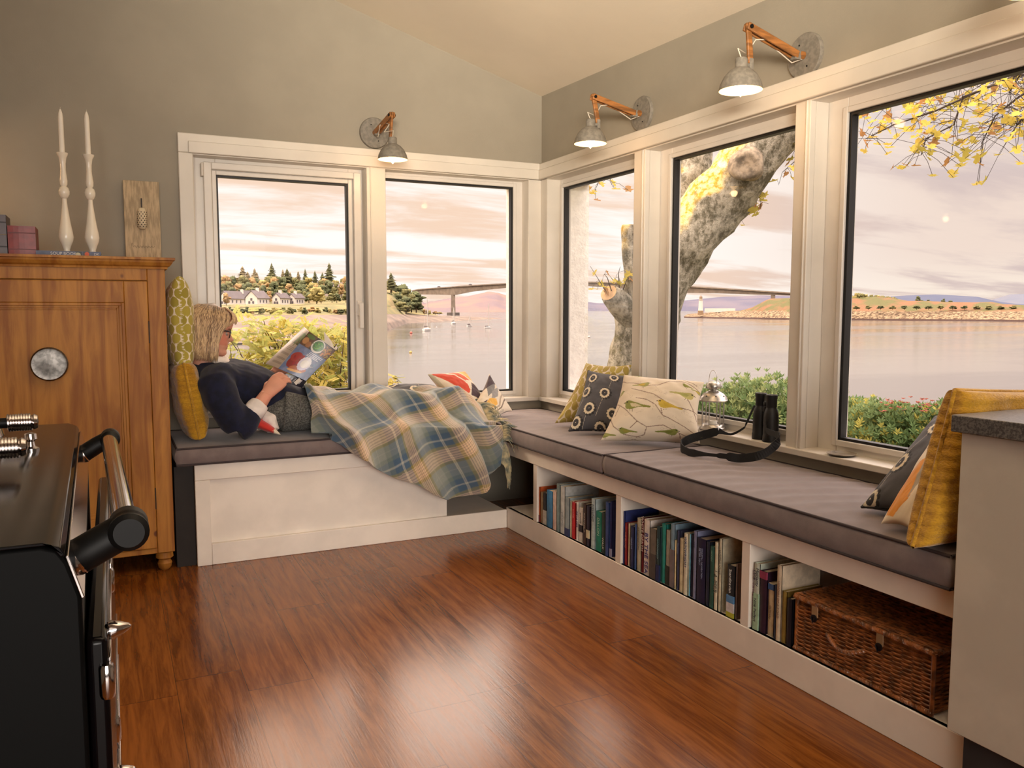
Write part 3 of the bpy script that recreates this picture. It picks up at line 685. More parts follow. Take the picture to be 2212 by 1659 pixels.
# ------------------------------------------------------------------ wall lamps
M_lampgrey = mat('lamp_grey_concrete', c(128, 122, 112), .7, vary=.12, vs=60)
M_lampwood = mat('lamp_oak', c(150, 98, 50), .5, vary=.25, vs=12, stretch=(1, 1, 6))
M_flex = mat('pale_flex', c(206, 196, 180), .5, vary=0)
M_white_in = mat('shade_inner_white', c(250, 236, 205), .5, vary=0)
def bulb_mat():
    m, t, b, o = newmat('bulb_glow'); t.nt.nodes.remove(b)
    e = t.node('ShaderNodeEmission'); e.inputs[0].default_value = (1, .62, .25, 1); e.inputs[1].default_value = 16; t.link(e.outputs[0], o.inputs[0]); return m
M_bulb = bulb_mat()
def lamp(P, n, arm, el, label, rot=0.):
    """P plate centre on the wall, n normal, arm: offset of the elbow from the plate (out, side, up), el: shade drop"""
    P = Vector(P); n = Vector(n); sd = n.cross(Vector((0, 0, 1)))
    root = empty('wall_lamp', P, label, 'lamp', 'grey and oak folding wall lamps')
    MB().lathe([(0, 0), (.080, 0), (.080, .010), (.077, .015), (.03, .017), (0, .0172)], P, n, 48).build('wall_plate', M_lampgrey, root)
    for (a, h) in ((1.1, .045), (-2.0, .045)): MB().lathe([(0, 0), (.003, 0), (.003, .0015), (0, .0018)], P+n*.0168+sd*(h*math.cos(a))+Vector((0, 0, h*math.sin(a))), n, 10).build('screw', M_blk, root)
    E_ = P + n*arm[0] + sd*arm[1] + Vector((0, 0, arm[2]))
    J = P + n*.050 + Vector((0, 0, -.004))
    b = MB(); b.tube([P+n*.015, P+n*.042], .014, 14); b.build('wall_block', M_lampwood, root)
    b = MB(); b.box(-.012, .016, -.013, .013, -.016, .016, Matrix.Translation(J) @ n.to_track_quat('X', 'Z').to_matrix().to_4x4()); b.build('hinge', M_lampgrey, root, bevel=.002)
    dA = (E_-J); ax = dA.normalized(); up_ = Vector((0, 0, 1)); s2 = ax.cross(up_).normalized(); u2 = s2.cross(ax)
    b = MB()
    for sg in (-1, 1):
        Mx = Matrix((ax, s2, u2)).transposed().to_4x4(); Mx.translation = J
        b.box(0, dA.length+.012, sg*.0105-.0045, sg*.0105+.0045, -.013, .013, Mx)
    b.build('upper_arm', M_lampwood, root, bevel=.003)
    MB().tube([E_-s2*.019, E_+s2*.019], .007, 10).build('elbow_bolt', M_blk, root)
    SH = E_ + el                       # top of the shade's collar joint
    dB = SH-E_; bx = dB.normalized(); Mx = Matrix((s2.cross(bx).normalized(), s2, bx)).transposed().to_4x4(); Mx.translation = E_
    MB().box(-.011, .011, -.0055, .0055, -.016, dB.length, Mx).build('lower_arm', M_lampwood, root, bevel=.003)
    out = n*.040                        # the shade hangs beside the arm's foot
    C = SH + out + Vector((0, 0, -.008))
    b = MB(); b.box(-.008, .008, -.009, .009, -.018, .022, Matrix.Translation(SH+Vector((0, 0, -.006)))); b.tube([SH+Vector((0, 0, -.008)), C], .008, 10); b.build('bracket', M_lampgrey, root, bevel=.002)
    sp = [(0, .020), (.019, .020), (.0215, .016), (.0215, -.010), (.022, -.012), (.040, -.022), (.058, -.042), (.070, -.066), (.0745, -.088), (.073, -.088), (.0685, -.066), (.0565, -.043), (.038, -.024), (.018, -.016), (0, -.014)]
    MB().lathe([(r, h) for r, h in sp[:9]]+[(.0738, -.0885)], C, (0, 0, 1), 40, cap=False).build('shade', M_lampgrey, root)
    k = MB().lathe([(.0738, -.0885)]+sp[9:], C, (0, 0, 1), 40, cap=False).build('shade_lining', M_white_in, root)
    bl = MB().lathe([(.009, -.016), (.011, -.03), (.020, -.048), (.023, -.062), (.020, -.078), (.012, -.094), (.005, -.104), (0, -.110)], C, (0, 0, 1), 20, cap=False).build('bulb', M_bulb, root)
    f = MB()
    mid = E_*.45+J*.55
    f.tube([P+n*.02+Vector((0, 0, -.012)), J+Vector((0, 0, -.028))+n*.02, mid+Vector((0, 0, -.004))+sd*.018, mid+Vector((0, 0, .012)), E_*.7+SH*.3+n*-.03, E_*.35+SH*.65+sd*.03+n*-.012, C+Vector((0, 0, .05))+n*.016, C+Vector((0, 0, .018))], .0022, 6)
    f.build('flex', M_flex, root)
    pl_ = bpy.data.lights.new('lamp_light', 'POINT'); pl_.energy = 1.5; pl_.color = (1, .56, .25); pl_.shadow_soft_size = .02
    po = bpy.data.objects.new('lamp_light', pl_); COL.objects.link(po); po.location = C+Vector((0, 0, -.122)); adopt(po, root)
    return root
lamp((1.284, WY, 2.045), (0, -1, 0), (.245, -.02, .045), Vector((-.012, -.005, -.130)), 'folding grey and oak lamp above the mullion between the two left windows')
lamp((WX, 3.30, 2.035), (-1, 0, 0), (.272, .0, .046), Vector((.024, .0, -.112)), 'folding grey and oak lamp over the narrow window, farther one on the right wall')
lamp((WX, 2.285, 2.027), (-1, 0, 0), (.272, -.0, .060), Vector((.012, .0, -.118)), 'folding grey and oak wall lamp at the top right between window and ceiling')
lamp((WX, 1.275, 2.027), (-1, 0, 0), (.272, -.0, .060), Vector((.012, .0, -.118)), 'wall lamp cut off by the top right corner, only its rim showing')

lamp((-.66, WY, 1.98), (0, -1, 0), (.245, -.02, .045), Vector((-.012, -.005, -.130)), 'folding wall lamp beyond the left edge of the picture, above the pine cabinet')
# ------------------------------------------------------------------ books in the shelf bays
SZ = .1055
def K1(x): return 1140+x*.24108
def K1y(y): return 1000+y*.24108
def K3(x): return 1600+x*.14467
def K3y(y): return 1180+y*.14467
rows = []   # (px left, px right, px top, colour, description, title list, ink, bands)
def r1(a, b_, tp, col, desc, ti=None, ink=(230, 225, 215), band=None, lean=0, dp=.0): rows.append((K1(a), K1(b_), K1y(tp), col, desc, ti, ink, band, lean, dp, 1))
BAY1 = len(rows)
r1(83, 108, 205, (196, 88, 36), 'orange spined', None, band=[(0, .2, (120, 40, 40))])
r1(110, 138, 255, (150, 124, 88), 'tan spined'); r1(140, 168, 262, (30, 28, 32), 'short black and white spined', None, band=[(0, .45, (200, 190, 175))])
r1(172, 224, 238, (58, 124, 172), 'bright blue spined'); r1(227, 257, 248, (206, 176, 162), 'pale pink spined')
r1(260, 288, 185, (118, 134, 134), 'tall grey green spined'); r1(290, 333, 200, (186, 188, 186), 'tall pale grey spined', [('COASTAL', .3, .016, 0)], (120, 124, 130))
r1(336, 374, 302, (142, 154, 158), 'grey blue spined', None, band=[(0, .2, (46, 54, 96))]); r1(377, 395, 335, (214, 202, 172), 'slim cream spined')
r1(398, 429, 348, (184, 32, 38), 'bright red spined', [('TITLE'[:0] or 'SAILING', .7, .011, 0)], (214, 150, 140)); r1(431, 458, 345, (216, 212, 206), 'white spined with navy letters', [('DE LA MER', .55, .015, 0)], (44, 50, 110))
r1(461, 495, 395, (212, 204, 196), 'white and dark spined', [('DUNNING', .7, .010, 0)], (50, 40, 50), band=[(.3, .5, (40, 34, 44))])
r1(498, 526, 362, (62, 44, 40), 'dark brown spined', [('PHARMACEUT', .55, .013, 0)], (180, 168, 150)); r1(529, 556, 380, (46, 42, 58), 'dark navy and cream spined', None, band=[(.2, .4, (206, 194, 160))])
r1(572, 605, 315, (176, 194, 196), 'pale blue grey spined', [('FISHING', .72, .021, 0)], (84, 92, 100)); r1(609, 664, 424, (28, 128, 108), 'bright teal green spined', [('DILLON', .62, .022, 0)], (170, 200, 180))
r1(667, 695, 440, (40, 58, 52), 'dark green spined', [('WALK', .25, .018, 0)], (196, 200, 180)); r1(698, 728, 345, (52, 74, 128), 'tall royal blue spined'); r1(731, 757, 342, (40, 44, 92), 'dark blue spined', None, band=[(0, .15, (160, 160, 190))])
BAY2 = len(rows)
r1(812, 838, 410, (44, 54, 112), 'tall dark blue spined'); r1(842, 896, 520, (142, 32, 40), 'deep red spined', [('HEMINGWAY'[:0] or 'THE ISLAND', .6, .012, 0)], (200, 120, 110)); r1(899, 920, 540, (216, 200, 172), 'slim cream spined')
r1(923, 953, 562, (42, 48, 84), 'navy spined', [('Highland', .6, .013, 0)], (140, 150, 180)); r1(956, 978, 545, (60, 84, 134), 'mid blue spined'); r1(981, 1019, 488, (182, 176, 152), 'grey cream spined', [('KENSINGTON', .62, .014, 0)], (120, 114, 100))
r1(1021, 1044, 492, (112, 28, 42), 'maroon spined', [('WHITE DEATH', .72, .021, 0)], (226, 210, 200)); r1(1046, 1096, 500, (226, 216, 208), 'white spined with bold navy letters', [('BY THE SEA', .40, .031, 0)], (52, 50, 120))
r1(1099, 1155, 580, (112, 106, 96), 'weathered grey spined', None, band=[(0, .5, (80, 74, 70))]); r1(1158, 1188, 565, (38, 62, 66), 'dark green blue spined', [('MACDONALD', .6, .012, 0)], (120, 150, 150), band=[(0, .3, (30, 40, 84))])
r1(1192, 1240, 535, (46, 140, 130), 'teal spined'); r1(1244, 1280, 595, (160, 156, 142), 'photo covered grey spined', None, band=[(0, .35, (44, 48, 44))])
r1(1284, 1320, 540, (132, 160, 178), 'pale blue spined', None, band=[(0, .6, (120, 110, 112))]); r1(1322, 1334, 688, (220, 198, 150), 'thin cream spined'); r1(1336, 1364, 600, (66, 72, 104), 'slate blue spined', [('Mountains', .7, .010, 0)], (140, 150, 180))
r1(1367, 1400, 670, (212, 202, 170), 'plain cream spined'); r1(1403, 1440, 625, (224, 216, 192), 'cream spined with navy letters', [('WAINWRIGHT', .70, .017, 0)], (60, 80, 120))
r1(1443, 1466, 630, (112, 170, 194), 'sky blue spined'); r1(1468, 1486, 640, (30, 30, 54), 'thin black blue spined'); r1(1489, 1518, 605, (132, 136, 168), 'lilac grey spined', [('coastal', .8, .008, 0)], (90, 92, 120))
r1(1522, 1600, 665, (24, 28, 62), 'very thick navy spined', [('COASTAL NAVIGATION', .62, .010, -.006), ('PETER MAY', .72, .012, .006)], (150, 160, 190)); r1(1603, 1635, 700, (34, 44, 62), 'dark slate spined'); r1(1638, 1676, 742, (42, 86, 76), 'dark green spined', [('HIDDEN', .85, .010, 0)], (120, 160, 140))
r1(1680, 1711, 705, (214, 206, 182), 'cream spined', [('LA MER', .42, .024, 0)], (110, 110, 100)); r1(1713, 1745, 672, (206, 198, 172), 'yellowed cream spined', [('MOONLIGHT', .68, .014, 0)], (110, 108, 100))
r1(1792, 1858, 905, (32, 40, 46), 'dark guidebook, black and blue spined', [('Scandinavian', .70, .016, 0)], (220, 224, 220), band=[(.10, .28, (216, 212, 214)), (.28, .42, (90, 140, 190)), (0, .10, (180, 178, 60))]); r1(1861, 1884, 897, (112, 92, 84), 'brown spined')
BAY3 = len(rows)
def r3(a, b_, tp, col, desc, ti=None, ink=(230, 225, 215), band=None): rows.append((K3(a), K3(b_), K3y(tp), col, desc, ti, ink, band, 0, 0, 3))
r3(96, 188, 285, (198, 178, 178), 'dusty pink spined', [('the ship house', .55, .014, 0)], (150, 120, 130), [(.15, .25, (84, 50, 70)), (0, .12, (90, 90, 76))])
r3(192, 292, 235, (196, 204, 190), 'tall pale green and white spined', [('Lane', .82, .017, .007), ('Moriarty', .80, .017, -.004), ('Nine Perfect', .30, .015, .003)], (70, 70, 80), [(0, .55, (160, 190, 160))])
r3(298, 402, 355, (48, 28, 48), 'dark purple spined', None, band=[(.88, 1, (150, 60, 90))]); r3(406, 508, 530, (206, 190, 158), 'cream spined with a blue head band', [('Galloway', .45, .012, 0)], (130, 110, 90), [(.88, .99, (60, 96, 150))])
r3(512, 532, 570, (26, 22, 34), 'thin black spined'); r3(536, 622, 270, (208, 190, 164), 'tall buff spined', [('MEMOIRS OF A ROAD', .55, .012, 0)], (150, 120, 100)); r3(626, 694, 660, (150, 126, 62), 'mustard brown spined'); r3(700, 790, 770, (20, 18, 28), 'glossy black spined')
WHERE = {0: 'in the left shelf bay', 1: 'in the middle shelf bay', 2: 'in the right shelf bay'}
used_ = set(); prev_desc = None
for i, (pl_, pr_, pt, col, desc, ti, ink, band, lean, dp, kk) in enumerate(rows):
    bay = 0 if i < BAY2 else 1 if i < BAY3 else 2
    sx = 1.802 + rnd.random()*.010
    a_, b_ = on(0, sx, pl_, pt), on(0, sx, pr_, pt)
    y1, y0 = a_.y, b_.y; lo_, hi_ = ((2.742, 3.425), (2.005, 2.702), (1.79, 1.965))[bay]
    if i in (0, BAY2, BAY3): last_y = hi_
    y1 = min(y1, last_y-.0008, hi_); y0 = max(y0, lo_); y0 = min(y0, y1-.007); last_y = y0
    zt = min(a_.z, .368 if bay < 2 else .36)
    depth = .13+rnd.random()*.06 if zt < .36 else .2
    if i in (0, BAY2, BAY3): prev_desc = None
    big = {'BY THE SEA': 1, 'WHITE DEATH': 1, 'LA MER': 1, 'FISHING': 1}; let = next((s_[0] for s_ in (ti or []) if s_[0] in big), None)
    col_ = desc.split(' spined')[0]
    lb = desc.replace(' spined', '-spined book', 1) + (' lettered '+let if let else '')+' in the %s bay' % ('left', 'middle', 'right')[bay]
    lb += ', first from the left' if prev_desc is None else ', right of the %s one' % prev_desc
    if len(lb.split()) > 16: lb = lb.split(', right')[0]
    used_.add(lb); prev_desc = ' '.join(col_.split()[-3:])
    book(sx, sx+depth, y0+.0006, y1-.0006, SZ, zt, col, spine='x', title=ti, tcol=ink, label=lb, group='books in the bays under the window seat', band=band)

# ------------------------------------------------------------------ wicker hamper
M_wick = mat('brown_willow', c(142, 84, 42), .38, vary=.35, vs=45, coat=.3)
M_strap = mat('dull_brass', c(130, 108, 84), .4, metal=.8, vary=.1)
hx0, hx1, hy0, hy1, hz0, hz1 = 1.806, 2.20, 1.318, 1.782, SZ, .268
hp = empty('wicker_hamper', (2.0, 1.55, SZ), 'brown wicker picnic hamper in the right shelf bay', 'basket')
b = MB(); n_r = 24; nst = 15
def weave(y, k, st, ph):          # in-and-out offset
    return .0036*math.sin(PI*((y-hy0)/(hy1-hy0)*st+k+ph))
for k in range(n_r):
    z_ = hz0+.012+k*(hz1-.012-hz0-.02)/(n_r-1)
    pts = [(hx0+.004-weave(hy0+(hy1-hy0)*s/60, k, nst, 0)*1.0, hy0+.004+(hy1-hy0-.008)*s/60, z_) for s in range(61)]
    b.tube(pts, .0030, 5)
    pts = [(hx0+.004+(hx1-hx0-.008)*s/30, hy1-.004+.003*math.sin(PI*(s/30*11+k)), z_) for s in range(31)]; b.tube(pts, .0030, 5)
    pts = [(hx0+.004+(hx1-hx0-.008)*s/30, hy0+.004-.003*math.sin(PI*(s/30*11+k)), z_) for s in range(31)]; b.tube(pts, .0030, 5)
b.box(hx0+.008, hx1-.008, hy0+.008, hy1-.008, hz0, hz1-.01)
for q in ((hx0+.004, hy0+.004), (hx0+.004, hy1-.004)): b.tube([(q[0], q[1], hz0), (q[0], q[1], hz1-.006)], .006, 8)
b.build('body', M_wick, hp)
def twisted(mb, A, B, r, turns):
    A, B = Vector(A), Vector(B); d = B-A; t_ = d.normalized(); u = t_.orthogonal().normalized(); v = t_.cross(u)
    for ph in (0, PI/1.5, 2*PI/1.5):
        n_ = int(turns*8)+2
        mb.tube([A+d*(k/(n_-1))+u*(r*.5*math.cos(ph+2*PI*turns*k/(n_-1)))+v*(r*.5*math.sin(ph+2*PI*turns*k/(n_-1))) for k in range(n_)], r*.55, 5)
b = MB(); twisted(b, (hx0, hy0, hz0+.006), (hx0, hy1, hz0+.006), .007, 30); b.build('base_braid', M_wick, hp)
lid = MB(); lid.box(hx0+.004, hx1-.004, hy0+.004, hy1-.004, hz1-.008, hz1+.004)
for k in range(40):
    x_ = hx0+.01+(hx1-hx0-.02)*k/39; lid.tube([(x_, hy0+.004+(hy1-hy0-.008)*s/40, hz1+.005+.002*math.sin(PI*(s/40*13+k))) for s in range(41)], .0034, 5)
twisted(lid, (hx0-.002, hy0, hz1+.001), (hx0-.002, hy1, hz1+.001), .008, 34); twisted(lid, (hx0, hy1, hz1+.001), (hx1, hy1, hz1+.001), .008, 26); twisted(lid, (hx0, hy0, hz1+.001), (hx1, hy0, hz1+.001), .008, 26)
lid.build('lid', M_wick, hp)
for yy in (1.70, 1.475):
    b = MB(); b.box(hx0-.008, hx0-.004, yy-.011, yy+.011, hz1-.036, hz1-.004); k = b.build('strap', mat('tan_strap', c(150, 118, 84), .6), hp, bevel=.001)
    b = MB(); b.lathe([(.0, 0), (.011, 0), (.011, .003), (.007, .004), (0, .004)], (hx0-.008, yy, hz1-.040), (-1, 0, 0), 16); b.tube([(hx0-.014, yy-.007, hz1-.036), (hx0-.014, yy, hz1-.052), (hx0-.014, yy+.007, hz1-.036)], .0018, 6); b.build('buckle', mat('dark_buckle', c(60, 58, 62), .35, metal=.9, vary=.1), k)
b = MB()
hps = [(hx0-.004-.014*math.sin(PI*k/14), 1.655-.13*k/14, hz1-.070-.022*math.sin(PI*k/14)) for k in range(15)]
for k in range(14): twisted(b, hps[k], hps[k+1], .0065, 1.2)
b.build('handle', M_wick, hp)
# ================================================================== outdoors
_c = c
def c(r, g, b, k=.46): return tuple(v*k for v in _c(r, g, b)[:3])+(1,)     # outdoor colours scaled down for the bright vault; far ones keep haze in them
SEA = -6.4
HZ = 668.2
def sea(px, py):
    d = ray(px, py); p = CAM + d*((SEA-CAMZ)/d.z); return p
def dist_at(py): return (CAMZ-SEA)*FPX/(py-HZ)
def water_mat():
    m, t, b, o = newmat('calm_sea')
    co = t.coord('Object'); x, y, z = t.xyz(co)
    n = t.noise(t.comb(x*.35+y*.12, y*.5, 0.), 2.2, 5, .65); n2 = t.noise(t.map(co, (.012, .03, 1)), 1.0, 4, .6)
    t.link(t.mix(n2.ramp(.4, .6), c(158, 146, 138, .3), c(136, 128, 126, .3)), b.inputs['Base Color'])
    t.link(n2.ramp(.35, .65, .05, .16), b.inputs['Roughness']); b.inputs['Specular IOR Level'].default_value = .6
    t.link(t.bump(n, .12, .12), b.inputs['Normal']); return m
wm = MB(); NR = 60; vs = []; 
az0, az1 = math.radians(-20), math.radians(75)
rr = [14*(9000/14)**(i/NR) for i in range(NR+1)]
for r_ in rr:
    for k in range(41):
        a = az0+(az1-az0)*k/40; vs.append((r_*math.sin(a), r_*math.cos(a), SEA))
wm.add(vs, [(i*41+k, i*41+k+1, (i+1)*41+k+1, (i+1)*41+k) for i in range(NR) for k in range(40)])
tag(wm.build('sea', water_mat(), None, smooth=False, fixn=False), 'calm pale sea loch reflecting the cloudy sky', 'water', kind='stuff')
# garden bank outside the house
def ground(x, y):
    d = math.hypot(x-2, y-3)
    return -.75 - .16*max(0, d-3.0) + .05*nz(x*.5, y*.5)
g = MB(); g.grid(60, 60, lambda u, v: (-14+40*u, OY+.0+30*v, ground(-14+40*u, OY+30*v))); 
M_grass = mat('rough_grass', c(120, 124, 62), .95, vary=.3, vs=2, col2=c(160, 132, 76), bump=.6, bs=20, bd=.05)
struct(g.build('ground', M_grass, smooth=True, fixn=False))
g = MB(); g.grid(40, 40, lambda u, v: (OX+26*u, -12+(OY+12)*v, ground(OX+26*u, -12+(OY+12)*v)))
struct(g.build('ground', M_grass, smooth=True, fixn=False))

# ---- far land -----------------------------------------------------
def strip(name, cols, rows_, m, label=None, cat=None, kind=None, group=None, nsub=6, rough=0., parent=None, rv=1):
    """cols: list of pixel columns; rows_: for each row a function col-> (py, dist). A terrain sheet from near to far."""
    P = [[at(cx, *r(cx)) for cx in cols] for r in rows_]
    g = MB(); vs = []; nc = len(cols); n = 0
    R = []
    for i in range(len(P)-1):
        for k in range(nsub if i < len(P)-2 else nsub+1):
            t_ = k/nsub; R.append([P[i][j].lerp(P[i+1][j], t_) for j in range(nc)])
    if rough:
        for q in R[1:-1]:
            for p in q: p.z += rough*nz(p.x*.05*rv, p.y*.05*rv)+rough*.5*nz(p.x*.17*rv, p.y*.17*rv)
    g.rings(R, False, False); o = g.build(name, m, parent, smooth=True, fixn=False)
    if parent is None: tag(o, label, cat, group, kind)
    return o
def pl1(pts):
    xs = [p[0] for p in pts]; ys = [p[1] for p in pts]
    return lambda x: float(np.interp(x, xs, ys))
M_mud = mat('shingle_mud', c(158, 134, 116), .8, vary=.25, vs=.35, col2=c(116, 98, 86), stretch=(.5, .1, 1), bump=.5, bs=3)
yn = pl1([(340, 745), (560, 738), (700, 728), (760, 722), (830, 716), (860, 704), (880, 698), (960, 694), (1040, 690.5), (1090, 688)])
ysh = pl1([(340, 684), (560, 681), (760, 679.5), (840, 678.5), (905, 679.5), (940, 681), (1000, 683.5), (1090, 687.5)])
cols = list(range(340, 1092, 6))
o = strip('tidal_flat', cols, [lambda x: (yn(x)+1.5, dist_at(yn(x))*.99), lambda x: (yn(x)*.55+ysh(x)*.45, (dist_at(yn(x))*.6+.4*(dist_at(yn(x))+60))), lambda x: (ysh(x), dist_at(yn(x))+min(110, 40+abs(1090-x)*.3))], M_mud, 'brown shingle and mud flat laid bare at low tide, narrowing to a spit', 'beach', kind='structure')
del o['label'], o['category']
M_field = mat('autumn_field', c(176, 158, 98), .95, vary=.25, vs=.08, col2=c(136, 134, 86))
gtop = pl1([(340, 664), (560, 662), (700, 656), (760, 655), (835, 665), (870, 667), (905, 671), (930, 676), (945, 680)])
cols = list(range(340, 948, 6))
def dsh(x): return dist_at(yn(x))+min(110, 40+abs(1090-x)*.3)
o = strip('shore_field', cols, [lambda x: (ysh(x)+.4, dsh(x)), lambda x: (min(gtop(x), ysh(x)-.1), dsh(x)+45), lambda x: (min(gtop(x), ysh(x))+3, dsh(x)+400)], M_field, rough=.3, kind='structure', label='x', cat='x')
del o['label'], o['category']
# wooded hill behind
htop = pl1([(340, 622), (440, 618), (520, 612), (620, 604), (720, 604), (760, 606), (836, 606), (870, 618), (900, 640), (915, 668)])
M_wood = mat('wooded_slope', c(140, 138, 92, .6), .95, vary=.35, vs=.08, col2=c(168, 146, 98, .6), bump=1, bs=.5, bd=2)
cols = list(range(340, 918, 6))
o = strip('wooded_hill', cols, [lambda x: (min(gtop(min(x, 900)), ysh(x)-.1)+.6, dsh(x)+43), lambda x: (658.5 if x < 800 else gtop(min(x, 905))-5, max(445, dsh(x)+60)), lambda x: (646 if x < 800 else max(650, htop(x)+22), max(500, dsh(x)+80)), lambda x: (htop(x)+16, max(600, dsh(x)+120)), lambda x: (htop(x)+34, 820)], M_wood, rough=1.5, kind='structure', label='x', cat='x')
del o['label'], o['category']
# distant hills and islands: solid ridges with a near and a far slope
def hill(name, pts, dist, depth, m, label, cat='hill', rough=0., rv=1, base=None, n=90, under=None):
    f = pl1(pts); x0, x1 = pts[0][0], pts[-1][0]; R = []
    cols = [x0+(x1-x0)*i/(n-1) for i in range(n)]; bz = SEA-.5
    D = dist if callable(dist) else (lambda x: dist)
    prof = [(0, 0), (.10, .30), (.25, .62), (.42, .88), (.5, 1), (.7, .75), (1, 0)]
    for (dd, hh) in prof:
        row = []
        for x in cols:
            crest = at(x, f(x), D(x)+depth*.5); h = max(.3, crest.z-bz)
            p = at(x, HZ, D(x)+depth*dd); z = bz+h*hh
            if 0 < hh < 1 and rough: z += rough*(nz(p.x*.02*rv, p.y*.02*rv, hh*3)+.5*nz(p.x*.07*rv, p.y*.07*rv))*(1 if hh < .99 else .3)
            p.z = z; row.append(p)
        R.append(row)
    o = MB().rings(R, False, False).build(name, m, None, smooth=True, fixn=False)
    return tag(o, label, cat)
haze_mat = lambda n_, a, b_: mat(n_, a, .95, vary=0.3, vs=.004, col2=b_, spec=0)  # haze of distance is put into the hill colours
hill('far_hill', [(880, 664), (905, 648), (918, 655), (924, 654), (960, 646), (1010, 640), (1050, 631), (1075, 632), (1100, 640), (1130, 642), (1180, 650)], 2600, 900, haze_mat('hazed_heather_hill', c(186, 160, 150), c(150, 140, 154)), 'long purple and rust coloured heather hill behind the bridge pier', rough=16, rv=.35)
hill('far_hill', [(1150, 660), (1230, 652), (1262, 651), (1290, 655), (1320, 655), (1390, 653), (1440, 655), (1480, 649), (1520, 645), (1560, 641), (1600, 640), (1640, 638), (1700, 639), (1760, 642), (1800, 652), (1860, 660)], 4200, 1300, haze_mat('hazed_blue_hill', c(150, 144, 158), c(130, 130, 152)), 'hazy violet blue hill ridge beyond the lighthouse')
hill('far_hill', [(1780, 668), (1830, 655), (1900, 642), (1960, 638), (2020, 636), (2060, 638), (2110, 641), (2160, 652), (2200, 657), (2300, 660)], 5200, 1500, haze_mat('hazed_blue_hill_right', c(128, 134, 156), c(118, 126, 152)), 'low blue hills on the horizon in the right hand window')
hill('far_hill', [(2080, 668), (2130, 652), (2160, 642), (2180, 636), (2215, 635), (2260, 634), (2330, 650)], 9000, 1500, haze_mat('hazed_palest_hill', c(150, 154, 170), c(140, 148, 168)), 'palest flat topped mountain at the far right')
# rocky islands, coloured by height: weed line, pale rock, rust bracken, green scrub
def rock_mat(nm, hrock, hveg):
    m, t, b, o = newmat(nm); co = t.coord('Object'); x, y, z = t.xyz(co)
    n = t.noise(co, .11, 5, .7); n2 = t.noise(t.map(co, (1, 1, .25)), .5, 5, .75); h = z - SEA + (n-.5)*5.0
    rock = t.mix(n2.ramp(.42, .58), c(128, 106, 88), c(226, 200, 164))
    veg = t.mix(t.noise(co, .06, 4).ramp(.42, .58), c(190, 146, 114), c(150, 148, 104))
    col = t.mix(h.ramp(hrock-.4, hrock+.6), rock, veg)
    col = t.mix((z-SEA+(n2-.5)*.8).ramp(.9, 1.4), c(104, 82, 76), col)
    t.link(col, b.inputs['Base Color']); b.inputs['Roughness'].default_value = .95; b.inputs['Specular IOR Level'].default_value = .1
    t.link(t.bump(n2, 1, 1.5), b.inputs['Normal']); return m
hill('rocky_island', [(1478, 684), (1484, 679), (1500, 677), (1520, 676), (1530, 675), (1560, 672), (1600, 671), (1625, 664), (1640, 656), (1655, 648), (1665, 645), (1700, 644), (1730, 641), (1760, 636), (1790, 632), (1820, 634), (1850, 640), (1890, 640), (1930, 644), (1960, 650), (2000, 650), (2040, 652), (2100, 653), (2140, 652), (2170, 657), (2230, 660), (2330, 662)],
     pl1([(1478, 745), (1700, 650), (1830, 640), (2330, 590)]), 110, rock_mat('island_rock', 6.2, 8), 'rocky bracken covered island with pale shoreline rocks, right of the lighthouse', 'island', rough=1.8, rv=3, n=260)
# ---- bridge -------------------------------------------------------
M_conc = mat('weathered_concrete', c(178, 160, 140), .9, vary=.12, vs=.2)
br = empty('road_bridge', at(1200, HZ, 1000), 'long concrete road bridge arching across the strait behind the tree', 'bridge')
def bdist(px): return float(np.interp(px, (880, 980, 1440, 1669, 1800), (1140, 1080, 950, 900, 880)))
btop = pl1([(890, 627), (905, 624), (978, 618.5), (1040, 614.5), (1095, 611.2), (1180, 608.5), (1262, 608), (1320, 609.5), (1369, 611.5), (1440, 615), (1492, 618), (1600, 624.5), (1669, 629), (1713, 632), (1800, 639)])
bbot = pl1([(890, 637), (905, 635.5), (975, 637), (985, 637), (1020, 630), (1060, 625), (1095, 621.5), (1180, 617), (1230, 616.5), (1262, 617.5), (1320, 621), (1369, 626), (1432, 634), (1448, 634), (1484, 632.5), (1540, 633), (1600, 635), (1669, 637), (1713, 638.5), (1800, 645)])
R = []
for px in list(range(890, 1800, 7)):
    d0 = bdist(px); a = at(px, btop(px), d0); b0 = at(px, bbot(px), d0); w_ = Vector((ray(px, HZ).x, ray(px, HZ).y, 0)).normalized()*10
    m0 = a.z-1.3
    R.append([a, a+w_, Vector(((a+w_).x, (a+w_).y, m0)), Vector((a+w_*.8).to_tuple()[:2]+(m0-.6,)), Vector((b0+w_*.75).to_tuple()[:2]+(b0.z,)), Vector((b0+w_*.25).to_tuple()[:2]+(b0.z,)), Vector((a+w_*.2).to_tuple()[:2]+(m0-.6,)), Vector((a.x, a.y, m0))])
MB().rings(R, True, True).build('deck', M_conc, br, smooth=False)
